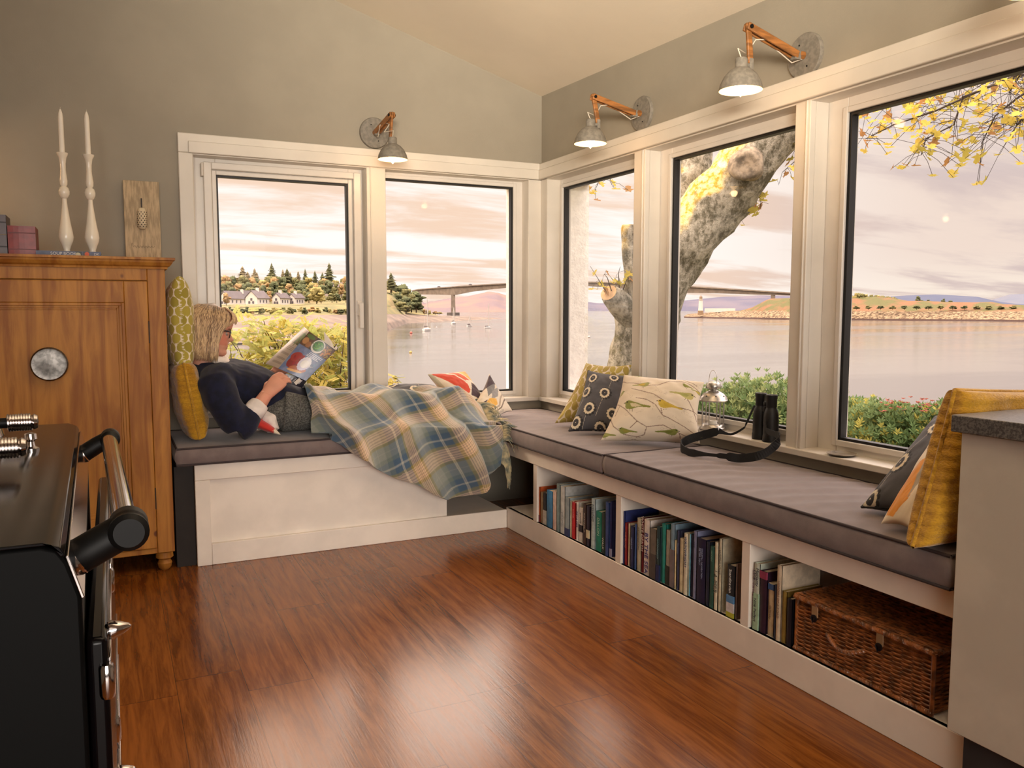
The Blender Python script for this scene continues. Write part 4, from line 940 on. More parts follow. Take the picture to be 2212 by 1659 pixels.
for px, wpx in ((979, 9), (1441, 10), (1669, 9)):
    d0 = bdist(px)+3; p = at(px, HZ, d0); r_ = wpx/2/FPX*d0; zt = at(px, bbot(px), d0).z
    dirn = Vector((p.x, p.y, 0)).normalized(); sdv = Vector((dirn.y, -dirn.x, 0))
    b = MB(); Rr = []
    for z_, k in ((SEA+2.5, 1.15), ((SEA+zt)/2, 1), (zt+.5, .95)):
        Rr.append([Vector((p.x, p.y, z_))+sdv*(r_*k*sx)+dirn*(4*sy) for sx, sy in ((-1, 0), (1, 0), (1, 1), (-1, 1))])
    b.rings(Rr); pr0 = b.build('pier', M_conc, br, smooth=False)
    if px < 1600:
        b = MB(); b.lathe([(0, -1), (9, -1), (9, 3.2), (8.6, 3.4), (0, 3.4)], (p.x+dirn.x*2, p.y+dirn.y*2, SEA), (0, 0, 1), 8); b.build('pier_base', mat('dark_concrete', c(128, 116, 108), .9), pr0, smooth=False)
# ---- lighthouse ---------------------------------------------------
M_wht = mat('white_render_far', c(250, 240, 228, .62), .8, vary=.03, vs=1)
lp = at(1513.5, HZ, 748); lp.z = SEA
def hgt(py, d): return at(1513.5, py, d).z-SEA
u_ = 748/FPX
lh = empty('lighthouse', lp, 'white lighthouse tower with a stone base standing on the rocky point', 'lighthouse')
MB().lathe([(0, hgt(680, 748)), (6.4*u_, hgt(680, 748)), (5.6*u_, hgt(671, 748)), (0, hgt(671, 748))], lp, (0, 0, 1), 16).build('stone_base', mat('golden_stone', c(196, 160, 122), .9, vary=.2, vs=1), lh)
MB().lathe([(0, hgt(671, 748)), (5.0*u_, hgt(671, 748)), (4.4*u_, hgt(660, 748)), (3.9*u_, hgt(649, 748)), (4.9*u_, hgt(648.4, 748)), (4.9*u_, hgt(647.4, 748)), (0, hgt(647.4, 748))], lp, (0, 0, 1), 20).build('tower', M_wht, lh)
MB().lathe([(0, hgt(647.4, 748)), (3.1*u_, hgt(647.4, 748)), (3.1*u_, hgt(642, 748)), (0, hgt(642, 748))], lp, (0, 0, 1), 12).build('lantern_room', mat('lantern_glass_far', c(206, 180, 150), .3, vary=0), lh)
MB().lathe([(3.4*u_, hgt(642, 748)), (2.4*u_, hgt(639.6, 748)), (.6*u_, hgt(638.2, 748)), (.2*u_, hgt(637, 748)), (0, hgt(637, 748))], lp, (0, 0, 1), 12).build('dome', mat('ochre_dome', c(176, 150, 126), .6), lh)
def frame_at(px, d):
    """origin on the sight line, x to the right as seen, y away"""
    p = at(px, HZ, d); f = Vector((p.x, p.y, 0)).normalized(); return p, Vector((f.y, -f.x, 0)), f
def house(px0, px1, yb, ye, yr, d, label, turn=0., mroof=None, chims=(), wins=True, depth=9, mw=None):
    turn = -turn
    """gabled house: px0..px1 span, yb base, ye eaves, yr ridge rows"""
    p, r_, f = frame_at((px0+px1)/2, d); w_ = (px1-px0)/FPX*d; k = d/FPX
    zb = at((px0+px1)/2, yb, d).z; ze = at((px0+px1)/2, ye, d).z; zr = at((px0+px1)/2, yr, d).z
    ct, st = math.cos(turn), math.sin(turn); X_ = r_*ct+f*st; Y_ = f*ct-r_*st
    L = w_*.5 if turn == 0 else w_*.5/max(.3, ct)*.85; Dp = depth
    base = Vector((p.x, p.y, zb))
    h_ = empty('white_house', base, label, 'house', 'white houses below the wood')
    Q = lambda a, b_, z_: base+X_*a+Y_*b_+Vector((0, 0, z_-zb))
    b = MB()      # gable faces the viewer (-Y)
    pr_ = [(-L, zb-3), (L, zb-3), (L, ze), (0, zr), (-L, ze)]
    b.prism(pr_, lambda a, z_: Q(a, 0, z_), lambda a, z_: Q(a, Dp, z_)); b.build('walls', mw or M_wht, h_, smooth=False)
    b = MB()
    for s in (-1, 1):
        b.prism([(0, zr+.5), (s*(L+.5), ze+.1-.25), (s*(L+.5), ze-.15-.25), (0, zr+.1)], lambda a, z_: Q(a, -.35, z_), lambda a, z_: Q(a, Dp+.35, z_))
    b.build('roof', mroof or mat('slate_roof_far', c(140, 126, 128), .8, vary=.1, vs=.6), h_, smooth=False)
    for cy in chims: 
        b = MB(); b.prism([(-.6, zr-.5), (.6, zr-.5), (.6, zr+1.7), (-.6, zr+1.7)], lambda a, z_: Q(a, cy*Dp, z_), lambda a, z_: Q(a, cy*Dp+1.2, z_)); b.build('chimney', mw or M_wht, h_, smooth=False)
    if wins:
        b = MB(); mwn = mat('window_far', c(128, 120, 128), .3, vary=0)
        for (wa, wz) in ((-.35, .32), (.3, .32), (0, .75)):
            b = MB(); zc = zb+(ze-zb)*wz; b.prism([(wa*L-.5, zc-.6), (wa*L+.5, zc-.6), (wa*L+.5, zc+.6), (wa*L-.5, zc+.6)], lambda a, z_: Q(a, -.06, z_), lambda a, z_: Q(a, .05, z_)); b.build('window', mwn, h_, smooth=False)
        for wb in (.25, .5, .75):
            b = MB(); zc = zb+(ze-zb)*.5; b.prism([(wb*Dp-.6, zc-.7), (wb*Dp+.6, zc-.7), (wb*Dp+.6, zc+.7), (wb*Dp-.6, zc+.7)], lambda a, z_: Q(L-.05, a, z_), lambda a, z_: Q(L+.06, a, z_)); b.build('window', mwn, h_, smooth=False)
    return h_
house(530, 557, 658, 643, 629, 400, 'white gabled house in the middle of the row, with one chimney', .45, chims=(.45,), depth=13)
house(588, 606, 659, 643, 634, 410, 'white gabled house with a chimney, third cluster from the left', .45, chims=(.35,), depth=11)
house(622, 638, 658, 643, 635.5, 420, 'white gabled house at the right end of the shore row', .45, chims=(.35,), depth=11)
house(474, 494, 658, 644, 630, 415, 'white house at the left edge of the first window, half behind an orange tree', .5, depth=16)
house(501, 514, 657, 645, 632, 440, 'pale house with two grey roof slopes behind the orange tree', .5, chims=(.5,), depth=14)
house(515, 530, 657, 644, 629, 450, 'pale house just left of the middle white gabled house', .55, depth=14)
house(698, 722, 632, 624, 615, 520, 'pale villa with a hipped grey roof high among the trees', .9, chims=(.2, .8), depth=12, mw=mat('villa_cream', c(226, 208, 196), .85, vary=.04))
house(728, 750, 632, 626, 619, 530, 'long pale villa wing at the right edge of the first window', .9, chims=(.5,), depth=14, mw=mat('villa_cream', c(226, 208, 196), .85))
house(1706, 1716, 654, 647, 643, 690, 'tiny white cottage on the island by the window mullion', .3, chims=(.2,), depth=8, wins=False)
_p, _r2, _f = frame_at(1555, 760); zb = at(1555, 669.5, 760).z
b = MB(); b.prism([(-31*760/FPX, zb-2), (31*760/FPX, zb-2), (31*760/FPX, zb+1.4), (-31*760/FPX, zb+1.4)], lambda a, z_: Vector((_p.x, _p.y, z_))+_r2*a, lambda a, z_: Vector((_p.x, _p.y, z_))+_r2*a+_f*4)
tag(b.build('long_shed', M_wht, None, smooth=False), 'long low white wall beside the lighthouse', 'building')

# ---- trees --------------------------------------------------------
def leaf_mat(nm, a, b_, tr=.25, rough=.7):
    m, t, b, o = newmat(nm); n = t.noise(t.coord(), 1.7, 3)
    t.link(t.mix(n.ramp(.38, .62), a, b_), b.inputs['Base Color']); b.inputs['Roughness'].default_value = rough; b.inputs['Specular IOR Level'].default_value = .2
    if tr:
        tl = t.node('ShaderNodeBsdfTranslucent'); t.link(t.mix(n.ramp(.38, .62), a, b_), tl.inputs[0])
        mx = t.node('ShaderNodeMixShader'); mx.inputs[0].default_value = tr
        t.link(b.outputs[0], mx.inputs[1]); t.link(tl.outputs[0], mx.inputs[2]); t.link(mx.outputs[0], o.inputs[0])
    return m
def far_leaf(nm, a): return mat(nm, c(*a, .62), .9, vary=.3, vs=.5, bump=1, bs=1.6, bd=.6, spec=.1)  # far foliage paled, with the haze mixed into its colour
FL = {'conifer': [far_leaf('fir_green', (142, 142, 104)), far_leaf('fir_hazy', (190, 172, 132))],
      'broad': [far_leaf('olive_crown', (156, 152, 104)), far_leaf('orange_crown', (206, 170, 120)), far_leaf('dark_crown', (124, 130, 94)), far_leaf('yellow_crown', (202, 186, 120))]}
def blob(mb, C, rx, ry, rz, seed, n=10, m_=16, amp=.28, f=2.2):
    R = []
    for i in range(n+1):
        ph = PI*i/n-PI/2; row = []
        for j in range(m_):
            th = 2*PI*j/m_; d = Vector((math.cos(ph)*math.cos(th), math.cos(ph)*math.sin(th), math.sin(ph)))
            k = 1+amp*nz(d.x*f+seed, d.y*f, d.z*f)+amp*.6*nz(d.x*f*2.7, d.y*f*2.7+seed, d.z*f*2.7)
            row.append(C+Vector((d.x*rx*k, d.y*ry*k, d.z*rz*k)))
        R.append(row)
    mb.rings(R, True, True)
PROTO = {}
def tree_proto(kind, mi, var):
    key = (kind, mi, var)
    if key in PROTO: return None
    b = MB(); r2 = random.Random(var*7+3)
    if kind == 'conifer':
        L = 15
        for i in range(L):
            z0 = .10+.88*i/L; rr_ = (.23*(1-i/L)**.9+.012)*r2.uniform(.75, 1.15); seg = 13; R = []
            for (q, zz) in ((1, -.030), (.55, .02), (.12, .07)):
                R.append([Vector((rr_*q*math.cos(2*PI*k/seg+i)*(1+.5*r2.uniform(-1, 1)*(q == 1)), rr_*q*math.sin(2*PI*k/seg+i)*(1+.5*r2.uniform(-1, 1)*(q == 1)), z0+zz+(.02*r2.uniform(-1, 1) if q == 1 else 0))) for k in range(seg)])
            b.rings(R, True, True)
    else:
        for i in range(20):
            a = r2.uniform(0, 2*PI); zc_ = r2.uniform(.22, .84); rr_ = r2.uniform(.1, 1)**.5*.30*math.sin(PI*min(1, .18+zc_*.8)); blob(b, Vector((rr_*math.cos(a), rr_*math.sin(a), zc_)), r2.uniform(.10, .18), r2.uniform(.10, .18), r2.uniform(.08, .15), i*1.7+var*3, 8, 13, .85, 3.4)
    tk = MB().tube([(0, 0, -.12), (0.01, 0, .3), (0, 0, .5)], [.035, .025, .012], 7)
    PROTO[key] = (b, tk); return None
LAB = {('conifer', 0): 'dark green conifer standing up out of the far wood', ('conifer', 1): 'pale hazy golden conifer standing above the far wood',
       ('broad', 0): 'olive green broadleaf tree in the wood beyond the houses', ('broad', 1): 'orange autumn tree among the far white houses', ('broad', 2): 'dark green round tree in the far wood', ('broad', 3): 'yellow autumn bush on the far shore'}
TREES = {}; TPX = []
def far_tree(kind, mi, px, ybase, ytop, d, wpx=None, label=None, group=None, var=None):
    var = rnd.randrange(3) if var is None else var
    tree_proto(kind, mi, var); p = at(px, ybase, d); H = (ybase-ytop)/FPX*d*1.03
    W_ = H if wpx is None else (wpx/FPX*d)/(.33 if kind == 'conifer' else .85)
    key = (kind, mi, var)
    lab = label or LAB[(kind, mi)]; grp = group or {'conifer': 'conifers of the far wood', 'broad': 'broadleaf trees beyond the water'}[kind]
    if key not in TREES:
        b, tk = PROTO[key]; root = empty('conifer' if kind == 'conifer' else 'broadleaf_tree', (0, 0, 0), lab, 'tree', grp)
        b.build('crown', FL[kind][mi], root, smooth=True); tk.build('trunk', mat('grey_bark_far', c(150, 130, 110), .9), root, smooth=True)
        TREES[key] = root
    else:
        s_ = TREES[key]; root = s_.copy(); COL.objects.link(root)
        for ch in s_.children: q = ch.copy(); COL.objects.link(q); q.parent = root
        root['label'] = lab; root['group'] = grp
    root.location = p; root.scale = (W_, W_, H); root.rotation_euler = (0, 0, rnd.uniform(0, 6.28)); TPX.append((root, px)); return root
bpy.context.view_layer.update()
# skyline conifers read off the photograph (px, top)
for px, tp, w_, mi in ((478, 598, 22, 1), (525, 579, 26, 1), (536, 590, 22, 1), (551, 583, 20, 1), (588, 572, 24, 0), (612, 584, 16, 1), (621, 583, 26, 0), (645, 588, 16, 1), (660, 583, 16, 0), (681, 587, 16, 0), (712, 571, 26, 0), (697, 590, 18, 0), (845, 590, 22, 0), (556, 590, 14, 1), (628, 590, 16, 1)):
    far_tree('conifer', mi, px, 628, tp, 560+rnd.uniform(-25, 25), w_)
# canopy of the wood, far to near
for (xa, xb, yb, yt, d, n, pal) in ((476, 690, 652, 632, 462, 17, (2, 2, 0, 2)), (470, 760, 636, 600, 540, 22, (0, 1, 2, 3)), (475, 760, 640, 612, 505, 20, (2, 0, 1, 2)), (500, 700, 646, 620, 475, 13, (2, 2, 0)), (836, 900, 660, 608, 600, 5, (0, 2, 2)), (840, 905, 672, 626, 560, 6, (2, 0, 2)), (838, 880, 676, 640, 520, 4, (0, 0)), (640, 755, 652, 628, 440, 7, (0, 2, 0, 3))):
    for i in range(n):
        px = xa+(xb-xa)*(i+rnd.uniform(.2, .8))/n
        k = (px-836)/70 if xa > 800 else 0
        far_tree('broad', pal[i % len(pal)], px, yb, yt+rnd.uniform(-3, 7)+max(0, k)*22, d+rnd.uniform(-12, 12), (yb-yt)*rnd.uniform(.7, .95))
far_tree('broad', 1, 489, 659, 634, 385, 18, 'round orange tree in front of the leftmost white house', 'single trees by the white houses')
far_tree('broad', 1, 579, 656, 629, 440, 20, 'orange tree between the white gabled houses', 'single trees by the white houses')
far_tree('broad', 3, 684, 657, 621, 430, 34, 'large yellow green tree right of the shore houses', 'single trees by the white houses')
for i in range(26):
    px = 480+i*11+rnd.uniform(-4, 4); mi = rnd.choice((0, 2, 3, 3, 1, 2)); far_tree('broad', mi, px, 680.5-rnd.uniform(0, 4), 668-rnd.uniform(0, 6), dsh(px)+rnd.uniform(2, 16), rnd.uniform(12, 22), 'low bush on the far shore above the mud flat', 'bushes along the far shore')
for i, px in enumerate((918, 926, 940, 950)): far_tree('broad', 3 if i % 2 else 1, px, 680-(i > 1)*1, 668+i*2, 560, 13, 'small bush at the tip of the wooded point', 'bushes on the point')
for i in range(11): far_tree('broad', 0 if i % 3 else 3, 1846+i*8.5, 656, 634+i*.9, 690, 15, 'yellow green tree on the rocky island in the right window', 'trees on the rocky island')
for px, tp in ((1983, 641), (2006, 648), (2037, 646), (1990, 649), (2052, 650)): far_tree('broad', 2, px, 656, tp, 690, 10, 'dark round bush on the crest of the rocky island', 'bushes on the rocky island')
for i in range(14): far_tree('broad', rnd.choice((0, 2, 0)), 1850+i*26, 668, 661, 640, 14, 'scrubby bush on the slope of the rocky island', 'scrub on the rocky island')

def where_far(px):
    for lim, w_ in ((500, 'at left edge of first window'), (530, 'above the left houses'), (562, 'above the middle gabled house'), (590, 'left of the paired gables'), (626, 'above the paired gables'), (662, 'right of the shore houses'), (700, 'left of the high villa'), (780, 'by the high villa'), (1000, 'on the wooded point'), (3000, 'on the island')):
        if px < lim: return w_
ORD = 'first second third fourth fifth sixth seventh eighth ninth tenth eleventh twelfth thirteenth fourteenth fifteenth'.split()
short = {LAB[('conifer', 0)]: 'dark green conifer', LAB[('conifer', 1)]: 'pale golden conifer', LAB[('broad', 0)]: 'olive green tree', LAB[('broad', 1)]: 'orange autumn tree', LAB[('broad', 2)]: 'dark green round tree', LAB[('broad', 3)]: 'yellow tree',
         'low bush on the far shore above the mud flat': 'low bush by the mud flat', 'scrubby bush on the slope of the rocky island': 'scrubby bush low on the rocky island', 'yellow green tree on the rocky island in the right window': 'yellow green tree on the rocky island'}
sets = {}
for o_, px in TPX:
    l_ = o_['label']; l_ = (short[l_]+('' if 'island' in l_ else ' '+where_far(px))) if l_ in short else l_
    sets.setdefault(l_, []).append((px, o_))
for l_, q in sets.items():
    q.sort(key=lambda e: e[0])
    for k, (px, o_) in enumerate(q): o_['label'] = l_ if len(q) == 1 else '%s, %s from left' % (l_, ORD[min(k, 14)])
# ---- boats and buoys ----------------------------------------------
M_hull = mat('white_hull', c(250, 246, 240, .8), .35, vary=0); M_mast = mat('pale_mast', c(244, 236, 226), .4, vary=0); M_deckd = mat('boat_cover', c(110, 96, 96), .7, vary=.1)
def boat(px, py, ymast, w, label, turn, cabin=1):
    p = sea(px, py); d = math.hypot(p.x, p.y); k = d/FPX; L = w*k; f = Vector((p.x, p.y, 0)).normalized(); r_ = Vector((f.y, -f.x, 0))
    X_ = (r_*math.cos(turn)+f*math.sin(turn)); Y_ = Vector((-X_.y, X_.x, 0)); q = lambda a, b_, z_: p+X_*a+Y_*b_+Vector((0, 0, z_))
    root = empty('sailing_boat', p, label, 'boat', 'yachts moored in the bay'); Ls = L/max(.35, abs(math.cos(turn)))
    b = MB(); R = []
    for s, wd in ((-.5, .55), (-.25, .9), (.05, 1), (.3, .75), (.5, .05)):
        ww = wd*Ls*.17; R.append([q(s*Ls, -ww, Ls*.13), q(s*Ls, -ww*.8, Ls*.04), q(s*Ls*.94, -ww*.35, -Ls*.03), q(s*Ls*.94, ww*.35, -Ls*.03), q(s*Ls, ww*.8, Ls*.04), q(s*Ls, ww, Ls*.13)])
    b.rings(R); b.build('hull', M_hull, root)
    b = MB(); R = [[q(a*Ls, s*Ls*.09*m_, z_*Ls) for s, z_ in ((-1, .12), (-.8, .19), (.8, .19), (1, .12))] for a, m_ in ((-.28, 1), (.18, .7))]; b.rings(R); b.build('cabin', M_hull if cabin else M_deckd, root)
    zm = (HZ-ymast)/FPX*d+CAMZ-SEA
    mast = MB().tube([q(.05*Ls, 0, Ls*.1), q(.05*Ls, 0, zm)], [k*1.1, k*.7], 8).build('mast', M_mast, root)
    MB().tube([q(.04*Ls, 0, Ls*.28), q(-.42*Ls, 0, Ls*.26)], k*1.0, 8).build('boom', M_deckd, mast)
    b = MB(); b.tube([q(.05*Ls, 0, zm*.98), q(-.5*Ls, 0, Ls*.12)], k*.22, 5); b.build('stay', M_mast, mast); MB().tube([q(.05*Ls, 0, zm*.98), q(.5*Ls, 0, Ls*.12)], k*.3, 5).build('stay', M_mast, mast)
boat(922.5, 715, 641, 15, 'nearest white yacht with the tallest mast, left of the others', 1.15)
boat(980, 700, 664, 9, 'small white yacht in front of the bridge pier', 1.2); boat(1014.5, 705, 682, 11, 'short masted boat with a dark cover, between two yachts', .9, 0); boat(1054.5, 709, 655, 16, 'white yacht farthest right, near the window frame', .35)
for px, py, r_, col, lb in ((888, 720.5, 3.0, (226, 122, 104), 'red round mooring buoy left of the yachts'), (887, 762.5, 3.2, (238, 206, 120), 'yellow round mooring buoy near the mullion'), (943, 708.5, 1.8, (246, 240, 234), 'tiny white mooring buoy between the yachts'), (1272, 729.5, 3.0, (246, 240, 234), 'small white float seen in the narrow window')):
    p = sea(px, py); k = math.hypot(p.x, p.y)/FPX*r_
    o = MB(); blob(o, p+Vector((0, 0, k*.5)), k, k, k, 0, 8, 12, 0); o = o.build('mooring_buoy', mat('buoy_%d' % py, c(*col), .5, vary=0), None, smooth=True, loc=p)
    tag(o, lb, 'buoy'); MB().tube([p+Vector((0, 0, k*1.3)), p+Vector((0, 0, k*2.2))], k*.15, 6).build('ring', M_mast, o)
for px, d in ((948, 1092), (1016, 1060)):
    p = at(px, btop(px)-.2, d-2); p2, r_, f = frame_at(px, d)
    b = MB()
    for a0, a1, z0, z1 in ((-2.2, 2.2, 0, .9), (-1.2, 1.4, .9, 1.5)): b.prism([(a0, z0), (a1, z0), (a1, z1), (a0, z1)], lambda a, z_: p+r_*a+Vector((0, 0, z_)), lambda a, z_: p+r_*a+f*1.8+Vector((0, 0, z_)))
    tag(b.build('car', mat('grey_car', c(150, 138, 140), .4), None, smooth=False), ['car', 'car'][0] and ('grey car crossing the bridge above the yachts' if px < 1000 else 'grey car on the bridge right of the pier'), 'car')

# ---- garden tree outside the right wall ---------------------------
def bark_mat():
    m, t, b, o = newmat('lichened_bark'); co = t.coord('Object'); x, y, z = t.xyz(co)
    n = t.noise(co, 9, 6, .7); n2 = t.noise(t.map(co, (1, 1, .5)), 26, 4, .75); ms = t.noise(co, 3.1, 4, .6)
    geo = t.node('ShaderNodeNewGeometry'); gx, gy, gz = t.xyz(geo.outputs['Normal'])
    sunlit_moss = ((gz*.8 - gx*.5 + gy*.1) + (ms-.5)*1.6).ramp(.40, .62)*z.ramp(1.35, 1.75)     # moss on the limb's upper side, coloured bright to stand in for sunlight
    base = t.mix((n*.55+n2*.45).ramp(.40, .60), c(108, 102, 84, .6), c(208, 200, 182, .62))
    mc = t.mix(t.noise(co, 30, 3).ramp(.35, .6), c(196, 160, 60, .8), c(252, 228, 168, .75))
    t.link(t.mix(sunlit_moss, base, mc), b.inputs['Base Color']); b.inputs['Roughness'].default_value = .95; b.inputs['Specular IOR Level'].default_value = .1
    t.link(t.bump(n*.6+n2*.6, 1.0, .03), b.inputs['Normal']); return m
M_bark = bark_mat(); M_cut = mat('sawn_wood', c(226, 186, 140, .7), .8, vary=.15, vs=14)
TD = 5.6; kx = TD/FPX
tr = empty('garden_tree', at(1385, 900, TD), 'large leaning lichen covered tree with a sawn knot, just outside the right hand windows', 'tree')
def limb(pts, name='limb', m=M_bark, par=tr, seg=22, amp=.10, f=5.):
    P = [at(px, py, TD+dd) for px, py, r_, dd in pts]; rr_ = [r_*kx for _, _, r_, _ in pts]
    # resample
    n = 40; Q = []; RR = []
    for i in range(n):
        u = i/(n-1)*(len(P)-1); a = min(int(u), len(P)-2); t_ = u-a
        p0, p1, p2, p3 = P[max(a-1, 0)], P[a], P[a+1], P[min(a+2, len(P)-1)]
        Q.append(.5*((2*p1)+(p2-p0)*t_+(2*p0-5*p1+4*p2-p3)*t_**2+(3*p1-p0-3*p2+p3)*t_**3)); RR.append(rr_[a]*(1-t_)+rr_[a+1]*t_)
    b = MB().tube(Q, RR, seg)
    for i, v in enumerate(b.v):
        k_ = min(i//seg, n-1); v = Vector(v); d = v-Q[k_]
        b.v[i] = tuple(Q[k_]+d*(1+amp*nz(v.x*f, v.y*f, v.z*f)*2+amp*nz(v.x*f*3, v.y*f*3, v.z*f*3)))
    return b.build(name, m, par, smooth=True)
limb([(1368, 1000, 62, 0), (1372, 860, 56, 0), (1378, 780, 60, 0), (1392, 700, 66, 0), (1420, 620, 63, 0), (1470, 545, 60, 0), (1537, 452, 62, 0), (1600, 372, 62, 0), (1668, 282, 60, 0), (1760, 170, 56, 0), (1850, 60, 50, .1)], 'trunk')
limb([(1410, 630, 52, .1), (1425, 540, 48, .2), (1452, 450, 50, .35), (1488, 380, 48, .45), (1500, 300, 44, .5), (1530, 180, 40, .6)])
limb([(1385, 650, 36, -.1), (1372, 590, 24, -.15), (1363, 540, 20, -.16), (1360, 500, 18, -.16), (1360, 486, 15, -.16)])
limb([(1372, 690, 32, -.1), (1345, 662, 26, -.18), (1325, 642, 22, -.22), (1316, 634, 19, -.24)])
MB().lathe([(0, 0), (17*kx, 0), (17.5*kx, .004), (0, .006)], at(1315, 633, TD-.26), (at(1300, 615, TD-.3)-at(1320, 640, TD-.2)).normalized(), 20).build('sawn_stub', M_cut, tr)
kc = at(1612, 357, TD-.275); kn_ = (Vector((0, 0, 1.1))-kc).normalized()
b = MB().lathe([(34*kx, -.06), (30*kx, -.01), (24*kx, .012), (17*kx, .006), (13*kx, .0), (9*kx, .004), (5*kx, -.004), (0, -.006)], kc, kn_, 30)
for i, v in enumerate(b.v):
    v = Vector(v); b.v[i] = tuple(kc+(v-kc)*(1+.35*nz(v.x*7, v.y*7, v.z*7)))
b.build('pruned_knot', mat('weathered_cut', c(190, 172, 148, .5), .9, vary=.35, vs=16, bump=.6, bs=30), tr, smooth=True)
# leaves
def maple(mb, P, s, q):
    """a five lobed leaf, slightly folded"""
    pts = []
    for i, (a, r_) in enumerate(((-90, .25), (-50, .75), (-30, .45), (5, 1.0), (35, .5), (60, .95), (90, 1.15), (120, .95), (145, .5), (175, 1.0), (210, .45), (230, .75))):
        a = math.radians(a); pts.append(Vector((r_*math.cos(a)*s*.5, r_*math.sin(a)*s*.5, abs(math.cos(a))*r_*s*.12)))
    o = len(mb.v); mb.v += [tuple(P+q @ p) for p in pts]+[tuple(P)]; n = len(pts)
    mb.f += [(o+i, o+(i+1) % n, o+n) for i in range(n)]
def rq(r2): return Matrix.Rotation(r2.uniform(0, 6.28), 3, 'Z') @ Matrix.Rotation(r2.uniform(-1.2, 1.2), 3, 'X') @ Matrix.Rotation(r2.uniform(0, 6.28), 3, 'Z')
LF1 = leaf_mat('maple_yellow', c(232, 204, 100, .85), c(190, 180, 90, .85), .45); LF2 = leaf_mat('maple_brown', c(200, 150, 100, .8), c(176, 138, 92, .8), .35)
def sprays(name, label, paths, nleaf, size, par=None, seed=1, tw=.004, spread=.10, cat='branch'):
    r2 = random.Random(seed); root = par
    tg_ = MB(); l1 = MB(); l2 = MB()
    for pts in paths:
        P = [at(px, py, d) for px, py, d in pts]; tg_.tube(P, [tw*(1-.7*i/(len(P)-1)) for i in range(len(P))], 5)
        for k in range(nleaf):
            u = r2.random()**.6*(len(P)-1); a = min(int(u), len(P)-2); p = P[a].lerp(P[a+1], u-a)
            e = p+Vector((r2.gauss(0, spread), r2.gauss(0, spread), r2.gauss(-.03, spread*.75)))
            tg_.tube([p, (p+e)/2+Vector((0, 0, .015)), e], .0011, 4)
            maple(l1 if r2.random() < .78 else l2, e, size*r2.uniform(.7, 1.2), rq(r2))
    tg_.build('twigs', mat('dark_twig', c(86, 72, 66), .8), root, smooth=True); l1.build('yellow_leaves', LF1, root, smooth=False, fixn=False); l2.build('brown_leaves', LF2, root, smooth=False, fixn=False)
B_ = 4.6
kb = empty('maple_branch', at(2230, 120, B_), 'overhanging branch with clusters of yellow maple leaves at the top of the right window', 'branch', None)
sprays('m', '', [[(2300, 130, B_), (2130, 190, B_-.1), (2020, 240, B_-.1), (1930, 270, B_), (1870, 300, B_)], [(2300, 110, B_), (2180, 170, B_-.2), (2080, 210, B_-.2), (2060, 270, B_-.2), (2000, 300, B_-.2), (1990, 335, B_-.2)],
     [(2300, 150, B_+.2), (2200, 210, B_), (2150, 250, B_), (2120, 310, B_)], [(2300, 100, B_), (2100, 150, B_), (1960, 190, B_), (1880, 230, B_), (1850, 260, B_)], [(2300, 170, B_-.3), (2220, 240, B_-.3), (2190, 280, B_-.3)],
     [(2280, 60, B_), (2150, 120, B_+.2), (2050, 150, B_+.3), (1980, 170, B_+.2)], [(2290, 120, B_-.2), (2210, 150, B_-.3), (2180, 200, B_-.3)], [(2260, 80, B_+.3), (2170, 150, B_+.3), (2110, 190, B_+.2)]], 52, .062, kb, 5, .007)
kb2 = empty('maple_branch', at(1720, 380, TD), 'thin maple twigs with brown leaves hanging right of the leaning trunk', 'branch')
sprays('m', '', [[(1760, 300, TD), (1715, 350, TD-.1), (1690, 372, TD), (1682, 400, TD)], [(1650, 420, TD), (1632, 432, TD), (1660, 440, TD)], [(1612, 430, TD), (1608, 440, TD)], [(1602, 455, TD), (1596, 480, TD)], [(1725, 300, TD), (1722, 330, TD)]], 6, .085, kb2, 8, .003, .05)
kb3 = empty('maple_branch', at(1330, 380, TD), 'hanging twig with a few brown leaves at the top of the narrow window', 'branch')
sprays('m', '', [[(1300, 370, TD-.4), (1290, 400, TD-.4), (1285, 412, TD-.4)], [(1320, 365, TD-.4), (1318, 392, TD-.4), (1325, 405, TD-.4)], [(1275, 385, TD-.4), (1270, 405, TD-.4)]], 4, .075, kb3, 3, .003, .04)
kb4 = MB(); sp_ = [[(1312, 636, TD-.26), (1300, 615, TD-.3), (1275, 575, TD-.3)], [(1322, 632, TD-.26), (1312, 600, TD-.3), (1305, 592, TD-.3)], [(1338, 628, TD-.2), (1336, 590, TD-.2), (1340, 576, TD-.2)], [(1345, 628, TD-.2), (1352, 610, TD-.2), (1356, 595, TD-.2)]]
sprout = empty('tree_sprouts', at(1325, 630, TD), 'young leafy sprouts growing from the sawn stub of the garden tree', 'plant')
sprays('m', '', sp_, 4, .075, sprout, 11, .004, .035)

